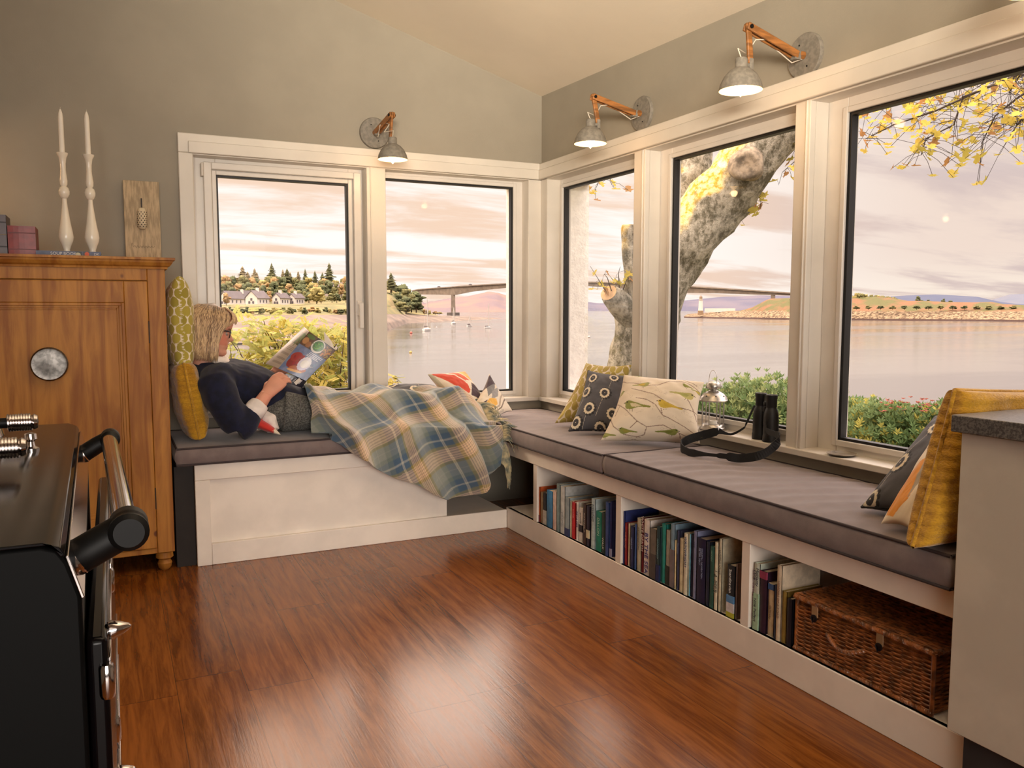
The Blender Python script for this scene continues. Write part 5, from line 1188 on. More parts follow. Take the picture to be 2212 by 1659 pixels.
# ---- shrubs and hedges outside ------------------------------------
def bush(name, label, cat, boxes, n, size, mats, seed, shape='blade', stems=None, wgt=(.7, .3)):
    """leaves scattered through lumpy volumes; boxes: (px, py, dist, rx, ry, rz) in metres"""
    r2 = random.Random(seed); L = [MB() for _ in mats]
    root = empty(name, at(boxes[0][0], boxes[0][1], boxes[0][2])-Vector((0, 0, boxes[0][5])), label, cat)
    C = [(at(px, py, d), rx_, ry_, rz_) for px, py, d, rx_, ry_, rz_ in boxes]; wts = [a*b_*c_ for _, a, b_, c_ in C]
    for i in range(n):
        c0, rx_, ry_, rz_ = r2.choices(C, wts)[0]
        while True:
            v = Vector((r2.uniform(-1, 1), r2.uniform(-1, 1), r2.uniform(-1, 1)))
            if .25 < v.length < 1: break
        v = v.normalized()*(v.length**.35)*(1+.25*nz(v.x*3+seed, v.y*3, v.z*3))
        p = c0+Vector((v.x*rx_, v.y*ry_, v.z*rz_)); mb = L[r2.choices(range(len(mats)), wgt)[0]]
        if shape == 'blade':       # whorl of narrow leaves pointing out
            out = (v+Vector((0, 0, .5))).normalized(); a = out.orthogonal().normalized(); b_ = out.cross(a)
            for k in range(5):
                th = k*1.256+r2.random(); dr = (out*.8+(a*math.cos(th)+b_*math.sin(th))*.8).normalized(); sd = dr.cross(out).normalized()*size*.17; tip = p+dr*size; md = p+dr*size*.5
                o = len(mb.v); mb.v += [tuple(p), tuple(md+sd), tuple(tip), tuple(md-sd)]; mb.f.append((o, o+1, o+2, o+3))
        else:                      # pinnate frond: pairs of rounded leaflets
            q = rq(r2); ax = q @ Vector((1, 0, 0)); sd = q @ Vector((0, 1, 0))
            for k in range(5):
                for s in (-1, 1):
                    b0 = p+ax*(size*.9*k/4); dr = (sd*s+ax*.5).normalized(); cr = q @ Vector((0, 0, 1)); w_ = dr.cross(cr).normalized()*size*.13; l_ = size*.42
                    o = len(mb.v); mb.v += [tuple(b0), tuple(b0+dr*l_*.4+w_), tuple(b0+dr*l_*.8+w_*.7), tuple(b0+dr*l_), tuple(b0+dr*l_*.8-w_*.7), tuple(b0+dr*l_*.4-w_)]; mb.f.append(tuple(range(o, o+6)))
    for k, (mb, mt) in enumerate(zip(L, mats)): mb.build('foliage' if k == 0 else 'yellowed_foliage', mt, root, smooth=False, fixn=False)
    st = MB()
    for i in range(stems or 14):
        c0, rx_, ry_, rz_ = r2.choice(C); bx_ = c0+Vector((r2.uniform(-.4, .4)*rx_, r2.uniform(-.4, .4)*ry_, -rz_*1.0)); e = c0+Vector((r2.uniform(-.8, .8)*rx_, r2.uniform(-.8, .8)*ry_, r2.uniform(0, .8)*rz_))
        st.tube([bx_, (bx_+e)/2+Vector((r2.uniform(-.05, .05), r2.uniform(-.05, .05), 0)), e], [.008, .005, .002], 5)
    for i in range(7):
        c0, rx_, ry_, rz_ = r2.choice(C); e = c0+Vector((r2.uniform(-.3, .3)*rx_, r2.uniform(-.3, .3)*ry_, -rz_*.3)); g0 = Vector((e.x+r2.uniform(-.1, .1), e.y+r2.uniform(-.1, .1), 0)); g0.z = ground(g0.x, g0.y)-.05
        st.tube([g0, (g0+e)/2+Vector((r2.uniform(-.05, .05), 0, 0)), e], [.016, .012, .006], 6)
    st.build('stems', mat('shrub_stem', c(104, 82, 62), .85), root, smooth=True)
    return root
LY = leaf_mat('shrub_yellow', c(244, 224, 130, .62), c(226, 212, 116, .62), .5); LG = leaf_mat('shrub_lime', c(192, 200, 116, .62), c(216, 216, 134, .62), .5)
bush('garden_shrub', 'yellow green autumn shrub close outside the window behind the open book', 'shrub', [(560, 770, 6.4, .34, .3, .34), (650, 790, 6.3, .40, .3, .36), (720, 800, 6.2, .30, .3, .36), (600, 740, 6.5, .16, .2, .16), (700, 740, 6.4, .18, .2, .12), (580, 705, 6.5, .06, .08, .10), (520, 790, 6.4, .2, .2, .3), (745, 830, 6.2, .2, .2, .25), (660, 730, 6.4, .10, .1, .07), (600, 860, 6.3, .6, .3, .3)], 1900, .066, [LG, LY], 4, 'frond', 46, (.5, .5))
bush('garden_shrub', 'small yellow leafed shrub tip at the bottom left of the second window', 'shrub', [(848, 838, 6.3, .09, .1, .09), (835, 860, 6.3, .14, .1, .10)], 70, .075, [LG, LY], 9, 'frond', 5, (.4, .6))
HG = leaf_mat('hedge_green', c(150, 172, 116, .75), c(118, 146, 92, .75), .35); HG2 = leaf_mat('hedge_light', c(196, 206, 142, .75), c(176, 190, 126, .75), .4)
hb = []
for px, py, r_ in ((1500, 850, .30), (1560, 858, .36), (1610, 845, .36), (1665, 835, .36), (1720, 850, .38), (1770, 868, .36), (1830, 885, .36), (1590, 920, .45), (1680, 920, .5), (1780, 930, .5)): hb.append((px, py+62, 5.6, r_, r_, r_*.72))
bush('evergreen_hedge', 'dense green evergreen hedge below the middle right window', 'hedge', hb, 11000, .040, [HG, HG2], 21, 'blade', 20, (.6, .4))
hb = []
for px, py, r_ in ((1850, 900, .30), (1900, 900, .30), (1950, 905, .28), (2000, 905, .28), (2050, 900, .28), (2110, 900, .3), (1880, 950, .36), (1960, 960, .36), (2040, 960, .36), (2140, 950, .36), (2200, 930, .3)): hb.append((px, py+44, 4.6, r_*.85, r_*.85, r_*.62))
HG3 = leaf_mat('hedge_lime_tips', c(216, 206, 110, .75), c(196, 190, 100, .75), .4)
h2 = bush('evergreen_hedge', 'green hedge with pink flower heads below the rightmost window', 'hedge', hb, 9000, .032, [HG, HG3], 22, 'blade', 20, (.82, .18))
r2 = random.Random(5); b = MB()
for i in range(46):
    px = r2.gauss(1960, 42); p = at(px, r2.uniform(858, 886)+abs(px-1960)*.12, 4.42+r2.uniform(-.08, .15))
    for k in range(6):
        a = k*1.05+r2.random(); d_ = Vector((math.cos(a), math.sin(a), .5)).normalized(); s_ = Vector((-math.sin(a), math.cos(a), 0))*.005; o_ = len(b.v)
        b.v += [tuple(p), tuple(p+d_*.009+s_), tuple(p+d_*.016), tuple(p+d_*.009-s_)]; b.f.append((o_, o_+1, o_+2, o_+3))
b.build('flower_heads', leaf_mat('pink_flower', c(236, 150, 120), c(226, 130, 120), .3), h2, smooth=False, fixn=False)
c = _c
# ================================================================== cushions
M_pat = mat('printed_cotton', attr='pattern', rough=.88, bump=.12, bs=500, sheen=.2, bd=.002)
M_piping = mat('black_cord', c(26, 24, 26), .8, vary=0)
def cv_leaf(scale=1.):
    C_ = Canvas(420, 420, (228, 216, 196)); n = 11; r_ = .5/n
    for j in range(-1, n+2):
        for i in range(-1, n+2):
            cx = (i+.5*(j % 2))/n*1.12; cy = j/n
            C_.ell(cx, cy, r_*.98, r_*1.16, (172, 156, 62) if (i+j) % 3 else (154, 140, 52), .0)
    return C_
def cv_leaf_flat():
    C_ = Canvas(420, 420, (234, 222, 204)); n = 8
    for j in range(-1, n+2):
        for i in range(-1, n+2):
            cx = (i+.5*(j % 2))/n*1.0; cy = j/n*1.0
            C_.ell(cx, cy, .052, .078, (190, 172, 92) if (i*2+j) % 3 else (172, 152, 76), .5*((-1)**(i+j)))
    return C_
def cv_flower(seed=0, spots=None):
    C_ = Canvas(460, 460, (72, 72, 78)); r2 = random.Random(seed)
    pts = spots or [(.22, .80), (.62, .84), (.16, .55), (.50, .52), (.86, .62), (.28, .28), (.64, .22), (.90, .30), (.10, .10), (.46, .02)]
    for cx, cy in pts:
        C_.line([(cx, cy), (cx-.10, cy-.34)], .006, (190, 182, 166), .8)
    for cx, cy in pts:
        for k in range(12):
            a = 2*PI*k/12+.2; C_.ell(cx+.016+.086*math.cos(a), cy-.004+.086*math.sin(a), .020, .020, (34, 34, 38))
        for k in range(12):
            a = 2*PI*k/12; C_.ell(cx+.064*math.cos(a), cy+.064*math.sin(a), .021, .021, (214, 202, 178))
        C_.ell(cx, cy, .068, .068, (214, 202, 178)); C_.ell(cx, cy, .050, .050, (46, 46, 52)); C_.ell(cx, cy, .007, .007, (220, 210, 190))
    return C_
def bird(C_, x, y, s, fl, colb, colw, wing=True):
    P = lambda a, b_: (x+fl*a*s, y+b_*s)
    C_.poly([P(-.30, .02), P(-.34, .10), P(-.30, .17), P(-.22, .20), P(-.13, .17), P(-.02, .12), P(.16, .06), P(.52, -.02), P(.50, -.07), P(.16, -.06), P(.02, -.12), P(-.10, -.16), P(-.22, -.14), P(-.29, -.06)], colb)
    if wing: C_.poly([P(-.16, .08), P(.02, .07), P(.24, -.02), P(.06, -.07), P(-.08, -.06)], colw)
    C_.poly([P(-.33, .13), P(-.42, .10), P(-.33, .09)], (90, 80, 60)); C_.ell(*P(-.26, .13), .010*s*3, .010*s*3, (50, 44, 36))
    C_.line([P(-.12, -.15), P(-.10, -.25)], .010*s*1.4, (110, 84, 62)); C_.line([P(-.04, -.14), P(-.02, -.24)], .010*s*1.4, (110, 84, 62))
def cv_bird():
    C_ = Canvas(620, 520, (232, 218, 196)); br_ = (134, 104, 86)
    def br2(pts, w_=.009): C_.line(pts, w_, br_, .9)
    r2 = random.Random(3)
    for i in range(40):     # ghost leaves and twigs
        x, y, a = r2.random(), r2.random(), r2.random()*6.28
        C_.ring(x, y, .018, .003, (206, 192, 170)); C_.line([(x, y), (x+.06*math.cos(a), y+.06*math.sin(a))], .003, (204, 188, 166))
    for pts in ([(.0, .52), (.12, .44), (.22, .36), (.36, .22), (.46, .16), (.62, .20), (.78, .12), (1, .02)], [(.02, .86), (.12, .78), (.28, .74), (.40, .70), (.52, .73), (.64, .82), (.80, .86), (.95, .80)],
                [(.22, .66), (.34, .62), (.48, .58), (.62, .50), (.74, .46), (.90, .47), (1, .44)], [(.30, .52), (.42, .50), (.52, .44), (.60, .32), (.66, .30), (.82, .22), (.98, .10)],
                [(.60, .32), (.58, .40)], [(.12, .44), (.10, .30)], [(.46, .16), (.44, .06), (.36, .02)], [(.04, .28), (.12, .16), (.24, .06), (.40, .02)], [(.70, .98), (.78, .90), (.92, .86)], [(.08, .98), (.2, .90), (.34, .92)], [(.36, .22), (.30, .14)], [(.78, .12), (.80, .04)], [(.84, .60), (.90, .50), (.96, .34)]): br2(pts)
    g1, g2, y1 = (136, 140, 66), (160, 160, 90), (204, 176, 70)
    bird(C_, .24, .92, .17, -1, (176, 168, 84), g1); bird(C_, .34, .72, .24, -1, g2, y1); bird(C_, .30, .42, .34, 1, g1, (214, 200, 164)); bird(C_, .64, .46, .30, 1, y1, (196, 166, 60)); bird(C_, .80, .66, .30, -1, (186, 178, 112), g2)
    bird(C_, .26, .10, .22, 1, g1, (150, 140, 60)); bird(C_, .68, .12, .26, -1, g1, (120, 124, 50)); bird(C_, .82, .80, .14, 1, g1, g2); bird(C_, .06, .62, .2, -1, g2, (200, 190, 150)); bird(C_, .94, .78, .15, -1, g2, y1); bird(C_, .06, .06, .2, 1, g1, g2)
    return C_
def cv_scandi(v=0):
    C_ = Canvas(420, 420, (226, 212, 190)); red, yel, gry, drk, tau = (206, 76, 52), (228, 176, 84), (128, 126, 124), (72, 54, 62), (178, 160, 138)
    if v == 0:
        C_.poly([(.02, .98), (.30, .40), (.44, .24), (.56, .34), (.56, .56), (.44, .76), (.18, .96)], red); C_.poly([(.40, .90), (.60, .58), (.74, .60), (.66, .78), (.52, .92)], (214, 96, 60))
        C_.poly([(.50, .22), (.74, .54), (.90, .38), (.72, .12)], drk); C_.poly([(.66, .90), (.78, .62), (.98, .60), (.98, .98)], yel); C_.poly([(.78, .50), (.96, .52), (.98, .3), (.9, .34)], (224, 196, 140))
        for k in range(9): C_.line([(.82+.015*k, .84), (.80+.015*k, .96)], .006, (60, 56, 70))
        C_.rect(0, .06, 0, 1, (196, 186, 160))
    elif v == 1:        # grey and yellow one by the feet
        C_.poly([(.02, .98), (.10, .62), (.30, .40), (.34, .70), (.22, .98)], gry); C_.poly([(.36, .98), (.30, .60), (.44, .36), (.50, .62)], (150, 146, 142)); C_.poly([(0, .9), (.04, .98), (.3, 1), (0, .3)], drk, .9)
        C_.poly([(.40, .06), (.36, .36), (.52, .52), (.66, .38), (.64, .08)], yel); C_.line([(.42, .30), (.66, .24)], .012, (240, 214, 160)); C_.line([(.70, .04), (.72, .4), (.58, .66), (.54, .92)], .05, tau); C_.line([(.80, .04), (.80, .4), (.70, .7), (.66, .92)], .04, (122, 104, 88))
        C_.poly([(.3, .2), (.37, .12), (.36, .32)], drk)
        for k in range(8): C_.line([(.86, .10+.05*k), (.95, .12+.05*k)], .014, (50, 48, 62))
    elif v == 2:        # orange teardrop one by the worktop
        C_.poly([(.10, .06), (.06, .30), (.24, .60), (.44, .66), (.56, .44), (.50, .20), (.30, .04)], (218, 146, 62)); C_.poly([(.48, .20), (.60, .50), (.52, .74), (.34, .72)], (162, 150, 132))
        C_.poly([(.20, .76), (.44, .78), (.40, .96), (.22, .94)], (118, 106, 98)); C_.poly([(.62, .8), (.9, .5), (.95, .9)], drk)
        for k in range(9): C_.line([(.12+.04*k, .40-.03*k), (.20+.04*k, .48-.03*k)], .006, (196, 122, 46))
    else:
        C_.poly([(.55, .02), (.50, .30), (.72, .34), (.95, .10)], (198, 48, 40)); C_.poly([(.0, .10), (.0, .34), (.16, .38), (.22, .14), (.10, .07)], (198, 48, 40)); C_.poly([(.1, .5), (.3, .9), (.5, .6)], gry); C_.rect(0, 1, .94, 1, tau)
    return C_
def cushion(corners, T_, canvas, label, pin=.10, name='cushion', group='scatter cushions on the window seats', m=None, sag=.0, n=90, piping=None, puff=.42, seam=None, seedv=0., hook=None, wr=.004, knit=0):
    """corners BL, BR, TR, TL; canvas painted on both faces"""
    BL, BR, TR, TL = [Vector(p) for p in corners]
    g = MB(); uvs = []; N0 = ((BR-BL).cross(TL-BL)).normalized()
    def P(u, v, s):
        a = u*2-1; b_ = v*2-1
        ca = 1-pin*(1-b_*b_); cb = 1-pin*(1-a*a)
        uu = .5+.5*a*ca; vv = .5+.5*b_*cb
        p = (BL*(1-uu)+BR*uu)*(1-vv)+(TL*(1-uu)+TR*uu)*vv
        e = max(0., (1-a*a)*(1-b_*b_)); t_ = T_*.5*(e**puff)
        w_ = wr*(nz(a*2.2+seedv, b_*2.2, s*3.)+.6*nz(a*5+seedv, b_*5, s*2.))
        # puckers at the corners
        cr_ = (abs(a)*abs(b_))**3; w_ += wr*1.6*cr_*math.sin((a-b_*s)*16+seedv)
        if knit: w_ += knit*math.sin(u*2*PI*26)*min(1, e*6)
        if hook: p = hook(p, u, v, s, t_)
        return p + N0*(s*(t_+w_*min(1, e*5)))
    nn = n
    for s in (1, -1):
        g.grid(nn, nn, lambda u, v: P(.5-.5*math.cos(PI*u), .5-.5*math.cos(PI*v), s)); uvs += [(i/(nn-1), j/(nn-1)) for j in range(nn) for i in range(nn)]
    if canvas:      # the print follows the cloth, not its projection
        V_ = np.array(g.v).reshape(2, nn, nn, 3)
        du = np.concatenate([np.zeros((2, nn, 1)), np.linalg.norm(np.diff(V_, axis=2), axis=3).cumsum(2)], 2); dv = np.concatenate([np.zeros((2, 1, nn)), np.linalg.norm(np.diff(V_, axis=1), axis=3).cumsum(1)], 1)
        du /= np.maximum(du[:, :, -1:], 1e-6)*1; dv /= np.maximum(dv[:, -1:, :], 1e-6)
        lu = (.5-.5*np.cos(PI*np.linspace(0, 1, nn)))[None, None, :]; lv = (.5-.5*np.cos(PI*np.linspace(0, 1, nn)))[None, :, None]
        du = (du*.85+lu*.15); du[1] += .043; uvs = np.stack([du.ravel() % 1, (dv*.85+lv*.15).ravel()], 1)
    vc = canvas.sample(np.clip(uvs, 0, .9999)) if canvas else None
    o = g.build(name, m or M_pat, None, smooth=True, vcol=vc, fixn=False, loc=(BL+BR)/2)
    # weld the rim
    bm = bmesh.new(); bm.from_mesh(o.data); bmesh.ops.remove_doubles(bm, verts=bm.verts, dist=.0004); bmesh.ops.recalc_face_normals(bm, faces=bm.faces); bm.to_mesh(o.data); bm.free()
    o.data.polygons.foreach_set('use_smooth', [True]*len(o.data.polygons))
    tag(o, label, 'cushion', group)
    if piping is not None or seam:
        rim = [P(k/40, 0, 1) for k in range(41)]+[P(1, k/40, 1) for k in range(1, 41)]+[P(1-k/40, 1, 1) for k in range(1, 41)]+[P(0, 1-k/40, 1) for k in range(1, 41)]
        MB().tube(rim, seam or .003, 6, cap=False).build('piping' if piping is not None else 'seam', piping or m, o, smooth=True)
    return o
def knit_mat():
    m, t, b, o = newmat('mustard_knit'); co = t.coord(); x, y, z = t.xyz(co)
    n = t.noise(co, 9, 3); w = t.noise(t.map(co, (130, 130, 260)), 1, 2)
    t.link(t.mix((n*.6+w*.4).ramp(.3, .7), c(150, 104, 14), c(202, 152, 30)), b.inputs['Base Color']); b.inputs['Roughness'].default_value = .95; b.inputs['Sheen Weight'].default_value = .4
    st = (z*240.).f('SINE')*.5
    t.link(t.bump(w+st, .7, .004), b.inputs['Normal']); return m
M_knit = knit_mat()
s_ = .558
cushion([(1.875, 2.99, s_), (2.205, 2.735, s_), (2.245, 2.765, .812), (2.085, 3.135, .822)], .17, cv_bird(), 'cream cushion printed with green and yellow birds on branches, beside the lantern', n=230, seedv=2)
cushion([(1.885, 3.285, s_), (2.10, 3.04, s_), (2.235, 3.27, .80), (2.10, 3.472, .820)], .12, cv_flower(), 'charcoal cushion with pale ringed flowers, leaning behind the bird cushion', piping=M_piping, n=180, seedv=5)
cushion([(1.955, 3.545, s_), (2.19, 3.33, s_), (2.262, 3.335, .852), (2.165, 3.60, .848)], .11, cv_leaf_flat(), 'cream cushion with rows of olive leaves, farthest back in the corner group', n=170, seedv=9)
FR = [(.10, .06), (.20, .38), (.30, .76), (.62, .20), (.60, .60), (.9, .4), (.85, .85)]
cushion([(1.885, 1.625, s_+.005), (1.935, 1.40, s_), (2.245, 1.41, .80), (2.225, 1.66, .800)], .13, cv_flower(2, FR), 'charcoal flowered cushion leaning on the window wall beside the mustard cushion', piping=M_piping, n=180, seedv=7)
cushion([(1.79, 1.478, s_+.004), (1.80, 1.385, s_), (2.05, 1.385, .80), (2.085, 1.555, .765)], .075, cv_scandi(2), 'cream cushion with an orange teardrop print, squeezed beside the mustard cushion', n=110, seedv=11)
cushion([(1.712, 1.322, s_-.006), (2.24, 1.315, s_), (2.275, 1.312, .905), (1.838, 1.322, .925)], .125, None, 'mustard yellow knitted cushion standing against the kitchen unit at the right', m=M_knit, seam=.006, n=80, seedv=13, wr=.006, puff=.17, pin=.02)
# behind and around the reader
cushion([(.275, 3.83, .845), (.275, 4.22, .845), (.270, 4.22, 1.215), (.270, 3.86, 1.262)], .135, cv_leaf(), 'olive and cream patterned cushion standing highest beside the pine cabinet', puff=.28, pin=.05, n=190, seedv=15)
cushion([(.325, 3.80, .553), (.325, 4.20, .553), (.272, 4.20, .885), (.272, 3.81, .885)], .13, None, 'mustard yellow knitted cushion behind the reader, under the olive patterned cushion', m=M_knit, seam=.006, n=80, seedv=17, wr=.008, puff=.17, pin=.02)
cushion([(.665, 3.765, .556), (.66, 4.14, .556), (.385, 4.14, .740), (.345, 3.800, .735)], .075, cv_scandi(3), 'cream and red cushion wedged under the lower back of the reader', n=90, seedv=19)
cushion([(1.22, 4.02, .565), (1.62, 4.02, .57), (1.60, 4.235, .69), (1.25, 4.235, .70)], .17, cv_flower(4), 'charcoal flowered cushion lying behind the legs under the left window', piping=M_piping, n=120, seedv=21)
cushion([(1.62, 4.00, .60), (1.82, 4.06, .60), (1.76, 4.235, .775), (1.50, 4.12, .775)], .11, cv_scandi(0), 'cream cushion with a big red leaf, propped behind the blanket', n=110, seedv=23)
cushion([(1.70, 3.99, .60), (1.815, 3.93, .552), (1.975, 4.07, .560), (1.850, 4.10, .768)], .085, cv_scandi(1), 'grey and yellow leaf print cushion on end past the blanket fringe', n=110, seedv=25)

# ================================================================== things on the sill
SILL = .6065
lx, ly = 2.303, 2.775
la = empty('lantern', (lx, ly, SILL), 'small silver metal lantern with glass panes on the window sill', 'lantern')
M_silver = mat('brushed_silver', c(190, 184, 176), .32, metal=.85, vary=.1, vs=40)
MB().lathe([(0, 0), (.056, 0), (.058, .004), (.056, .010), (.050, .013), (.047, .022), (.045, .024), (0, .024)], (lx, ly, SILL), (0, 0, 1), 32).build('base', M_silver, la)
MB().lathe([(.050, .122), (.060, .124), (.0615, .128), (.058, .133), (.055, .142), (.045, .154), (.030, .163), (.020, .167), (.018, .171), (.020, .175), (.031, .178), (.032, .184), (.0325, .190), (.028, .200), (.016, .207), (0, .209)], (lx, ly, SILL), (0, 0, 1), 32).build('roof', M_silver, la)
for k in range(6):
    a = PI/6+k*PI/3; a2 = a+PI/3; p = Vector((lx+.045*math.cos(a), ly+.045*math.sin(a), SILL)); q = Vector((lx+.045*math.cos(a2), ly+.045*math.sin(a2), SILL))
    MB().tube([p+Vector((0, 0, .022)), p+Vector((0, 0, .124))], .0028, 8).build('post', M_silver, la)
    b = MB(); b.add([p+Vector((0, 0, .026)), q+Vector((0, 0, .026)), q+Vector((0, 0, .122)), p+Vector((0, 0, .122))], [(0, 1, 2, 3)]); b.build('pane', M_glass, la, smooth=False)
b = MB(); b.tube([Vector((lx-.004, ly, SILL+.203))+Vector((0, .026*math.cos(PI*k/16), .052*math.sin(PI*k/16)**.8)) for k in range(17)], .0012, 6); b.build('handle', M_silver, la)
for k in range(8):
    a = k*PI/4+.3
    MB().lathe([(0, 0), (.0035, 0), (.0035, .0008), (0, .001)], (lx+.0515*math.cos(a), ly+.0515*math.sin(a), SILL+.1475), (math.cos(a)*.6, math.sin(a)*.6, .8), 10).build('vent_hole', mat('vent_dark', c(30, 28, 26), .8, vary=0), la, smooth=False)
tl = MB().lathe([(0, .0), (.019, 0), (.019, .014), (.017, .014), (.016, .010), (0, .010)], (lx, ly, SILL+.0245), (0, 0, 1), 20).build('tealight', mat('tealight_wax', c(240, 234, 222), .5, vary=0), None, loc=(lx, ly, SILL+.0245)); tag(tl, 'small white tealight inside the silver lantern', 'candle')
# binoculars
bx, by = 2.300, 2.455
M_rub = mat('black_rubber', c(20, 20, 22), .5, vary=.15, vs=40, bump=.2, bs=300, bd=.001)
M_len = mat('dark_lens', c(16, 14, 22), .08, vary=0, coat=1)
bi = empty('binoculars', (bx, by, SILL), 'black binoculars standing upright on the sill with their strap trailing down', 'binoculars')
for s, nm in ((1, 0), (-1, 1)):
    o_ = (bx+.006*s, by+.036*s, SILL)
    k = MB().lathe([(0, .003), (.027, .003), (.030, 0), (.0315, .002), (.0315, .022), (.0295, .026), (.029, .06), (.0285, .095), (.027, .112), (.023, .125), (.020, .131), (.0195, .136), (.0205, .138), (.0205, .166), (.022, .169), (.0225, .182), (.0205, .184), (.016, .181), (0, .179)], o_, (0, 0, 1), 28).build('barrel', M_rub, bi)
    MB().lathe([(0, .0), (.015, .0), (.013, .0015), (0, .003)], (o_[0], o_[1], SILL+.1795), (0, 0, 1), 20).build('eyepiece_lens', M_len, k)
b = MB(); b.tube([(bx, by, SILL+.060), (bx, by, SILL+.135)], .010, 14); b.box(bx-.008, bx+.008, by-.028, by+.028, SILL+.112, SILL+.128); b.box(bx-.007, bx+.007, by-.028, by+.028, SILL+.070, SILL+.080); b.build('hinge_bridge', M_rub, bi, bevel=.002)
MB().lathe([(0, 0), (.010, 0), (.0115, .003), (.0115, .013), (.010, .016), (0, .016)], (bx, by, SILL+.136), (0, 0, 1), 18).build('focus_wheel', M_rub, bi)
# strap: a flat webbing ribbon with a padded neck piece lying on the seat cushion
def ribbon(mb, pts, wd, th=.0018, ups=None):
    P = [Vector(p) for p in pts]; n = len(P); R = []
    for i, p in enumerate(P):
        tg_ = (P[min(i+1, n-1)]-P[max(i-1, 0)]).normalized(); up_ = Vector(ups[i]) if ups else Vector((0, 0, 1)); up_ = (up_-tg_*up_.dot(tg_)).normalized(); sd = tg_.cross(up_)
        w_ = (wd[i] if isinstance(wd, (list, tuple)) else wd)/2; t_ = th/2
        R.append([p+up_*w_+sd*t_, p-up_*w_+sd*t_, p-up_*w_-sd*t_, p+up_*w_-sd*t_])
    mb.rings(R, True, True)
def smooth_path(pts, n):
    P = [Vector(p) for p in pts]; out = []
    for i in range(n):
        u = i/(n-1)*(len(P)-1); a = min(int(u), len(P)-2); t_ = u-a; p0, p1, p2, p3 = P[max(a-1, 0)], P[a], P[a+1], P[min(a+2, len(P)-1)]
        out.append(.5*((2*p1)+(p2-p0)*t_+(2*p0-5*p1+4*p2-p3)*t_**2+(3*p1-p0-3*p2+p3)*t_**3))
    return out
st = MB(); top_l = Vector((bx-.022, by+.040, SILL+.135)); 
pA = smooth_path([top_l, (bx-.048, by+.058, .665), on(0, 2.22, 1606, 925), on(0, 2.20, 1580, 938), on(0, 2.165, 1552, 931)], 22); ribbon(st, pA, [.008]*14+[.009]*4+[.012, .016, .022, .026])
pB = smooth_path([on(0, 2.165, 1552, 931), on(0, 2.13, 1515, 941), on(0, 2.09, 1486, 950), on(0, 2.045, 1471, 962), on(0, 2.02, 1484, 976), on(0, 2.02, 1530, 982)], 40); ribbon(st, pB, [.026]*2+[.034]*30+[.030]*3+[.024, .02, .016, .014, .012], .004)
pC = smooth_path([on(0, 2.02, 1530, 982), on(0, 2.04, 1570, 986), on(0, 2.07, 1600, 990), on(0, 2.10, 1640, 984), on(0, 2.15, 1668, 968), on(0, 2.19, 1684, 944), (bx-.045, by-.052, .66), (bx-.020, by-.046, SILL+.125)], 44); ribbon(st, pC, [.012]*4+[.020]*3+[.032]*20+[.030]*6+[.022]*4+[.012]*7, .003)
st.build('neck_strap', mat('black_webbing', c(18, 17, 18), .7, vary=.1, vs=60), bi, smooth=False)
Mx = Matrix.Identity(4); q0, q1 = on(0, 2.115, 1500, 947), on(0, 2.155, 1536, 937); X_ = (q1-q0).normalized(); Z_ = Vector((-.75, -.6, .1)); Z_ = (Z_-X_*Z_.dot(X_)).normalized(); Y_ = Z_.cross(X_)
if Y_.z < 0: X_, Y_ = -X_, -Y_
Mx = Matrix((X_, Y_, Z_)).transposed().to_4x4(); Mx.translation = (q0+q1)/2+Z_*.004; text('strap_lettering', 'Nikon', .018, mat('strap_ink', c(150, 140, 90), .6, vary=0), bi, Mx)
# shallow dish
dx, dy = 2.298, 2.075
o = MB().lathe([(0, .001), (.028, 0), (.040, .002), (.050, .008), (.0505, .0095), (.047, .0085), (.038, .004), (.026, .0025), (0, .0025)], (dx, dy, SILL), (0, 0, 1), 40).build('dish', mat('silver_dish', c(204, 196, 184), .25, metal=.7, vary=.05), None, loc=(dx, dy, SILL)); tag(o, 'small round silver dish on the sill right of the mullion', 'dish')
# ================================================================== the reader
M_skin = mat('skin', attr='pattern', rough=.55, bump=.05, bs=120, bd=.002)
SK = (212, 152, 128)
def skin_col(o, fn=None):
    me = o.data; n = len(me.vertices); ca = me.color_attributes.new('pattern', 'FLOAT_COLOR', 'POINT'); a = np.zeros((n*3,)); me.vertices.foreach_get('co', a); a = a.reshape(-1, 3)
    col = np.ones((n, 4)); base = np.array([lin(k) for k in SK])
    for i in range(n):
        p = a[i]; k = 1+.10*nz(p[0]*28, p[1]*28, p[2]*28); rd = max(0, nz(p[0]*11+3, p[1]*11, p[2]*11))
        q = base*k; q = q*np.array([1+.10*rd, 1-.14*rd, 1-.14*rd])
        if fn: q = fn(p, q)
        col[i, :3] = q
    ca.data.foreach_set('color', col.astype(np.float32).ravel())
def ellipsoid(mb, C, ax, r3, n=12, m_=20):
    C = Vector(C); X_, Y_, Z_ = ax; R = []
    for i in range(1, n):
        ph = PI*i/n-PI/2; R.append([C+Z_*(r3[2]*math.sin(ph))+X_*(r3[0]*math.cos(ph)*math.cos(2*PI*j/m_))+Y_*(r3[1]*math.cos(ph)*math.sin(2*PI*j/m_)) for j in range(m_)])
    mb.rings(R, True, True)
def remesh(o, vox, smooth_it=3, fac=.5):
    r = o.modifiers.new('r', 'REMESH'); r.mode = 'VOXEL'; r.voxel_size = vox; r.use_smooth_shade = True
    if smooth_it: s = o.modifiers.new('s', 'SMOOTH'); s.iterations = smooth_it; s.factor = fac
    apply_mods(o); o.data.polygons.foreach_set('use_smooth', [True]*len(o.data.polygons))
XA, YA, ZA = Vector((1, 0, 0)), Vector((0, 1, 0)), Vector((0, 0, 1))
H0 = Vector((.402, 3.985, 1.026)); pt = math.radians(10)
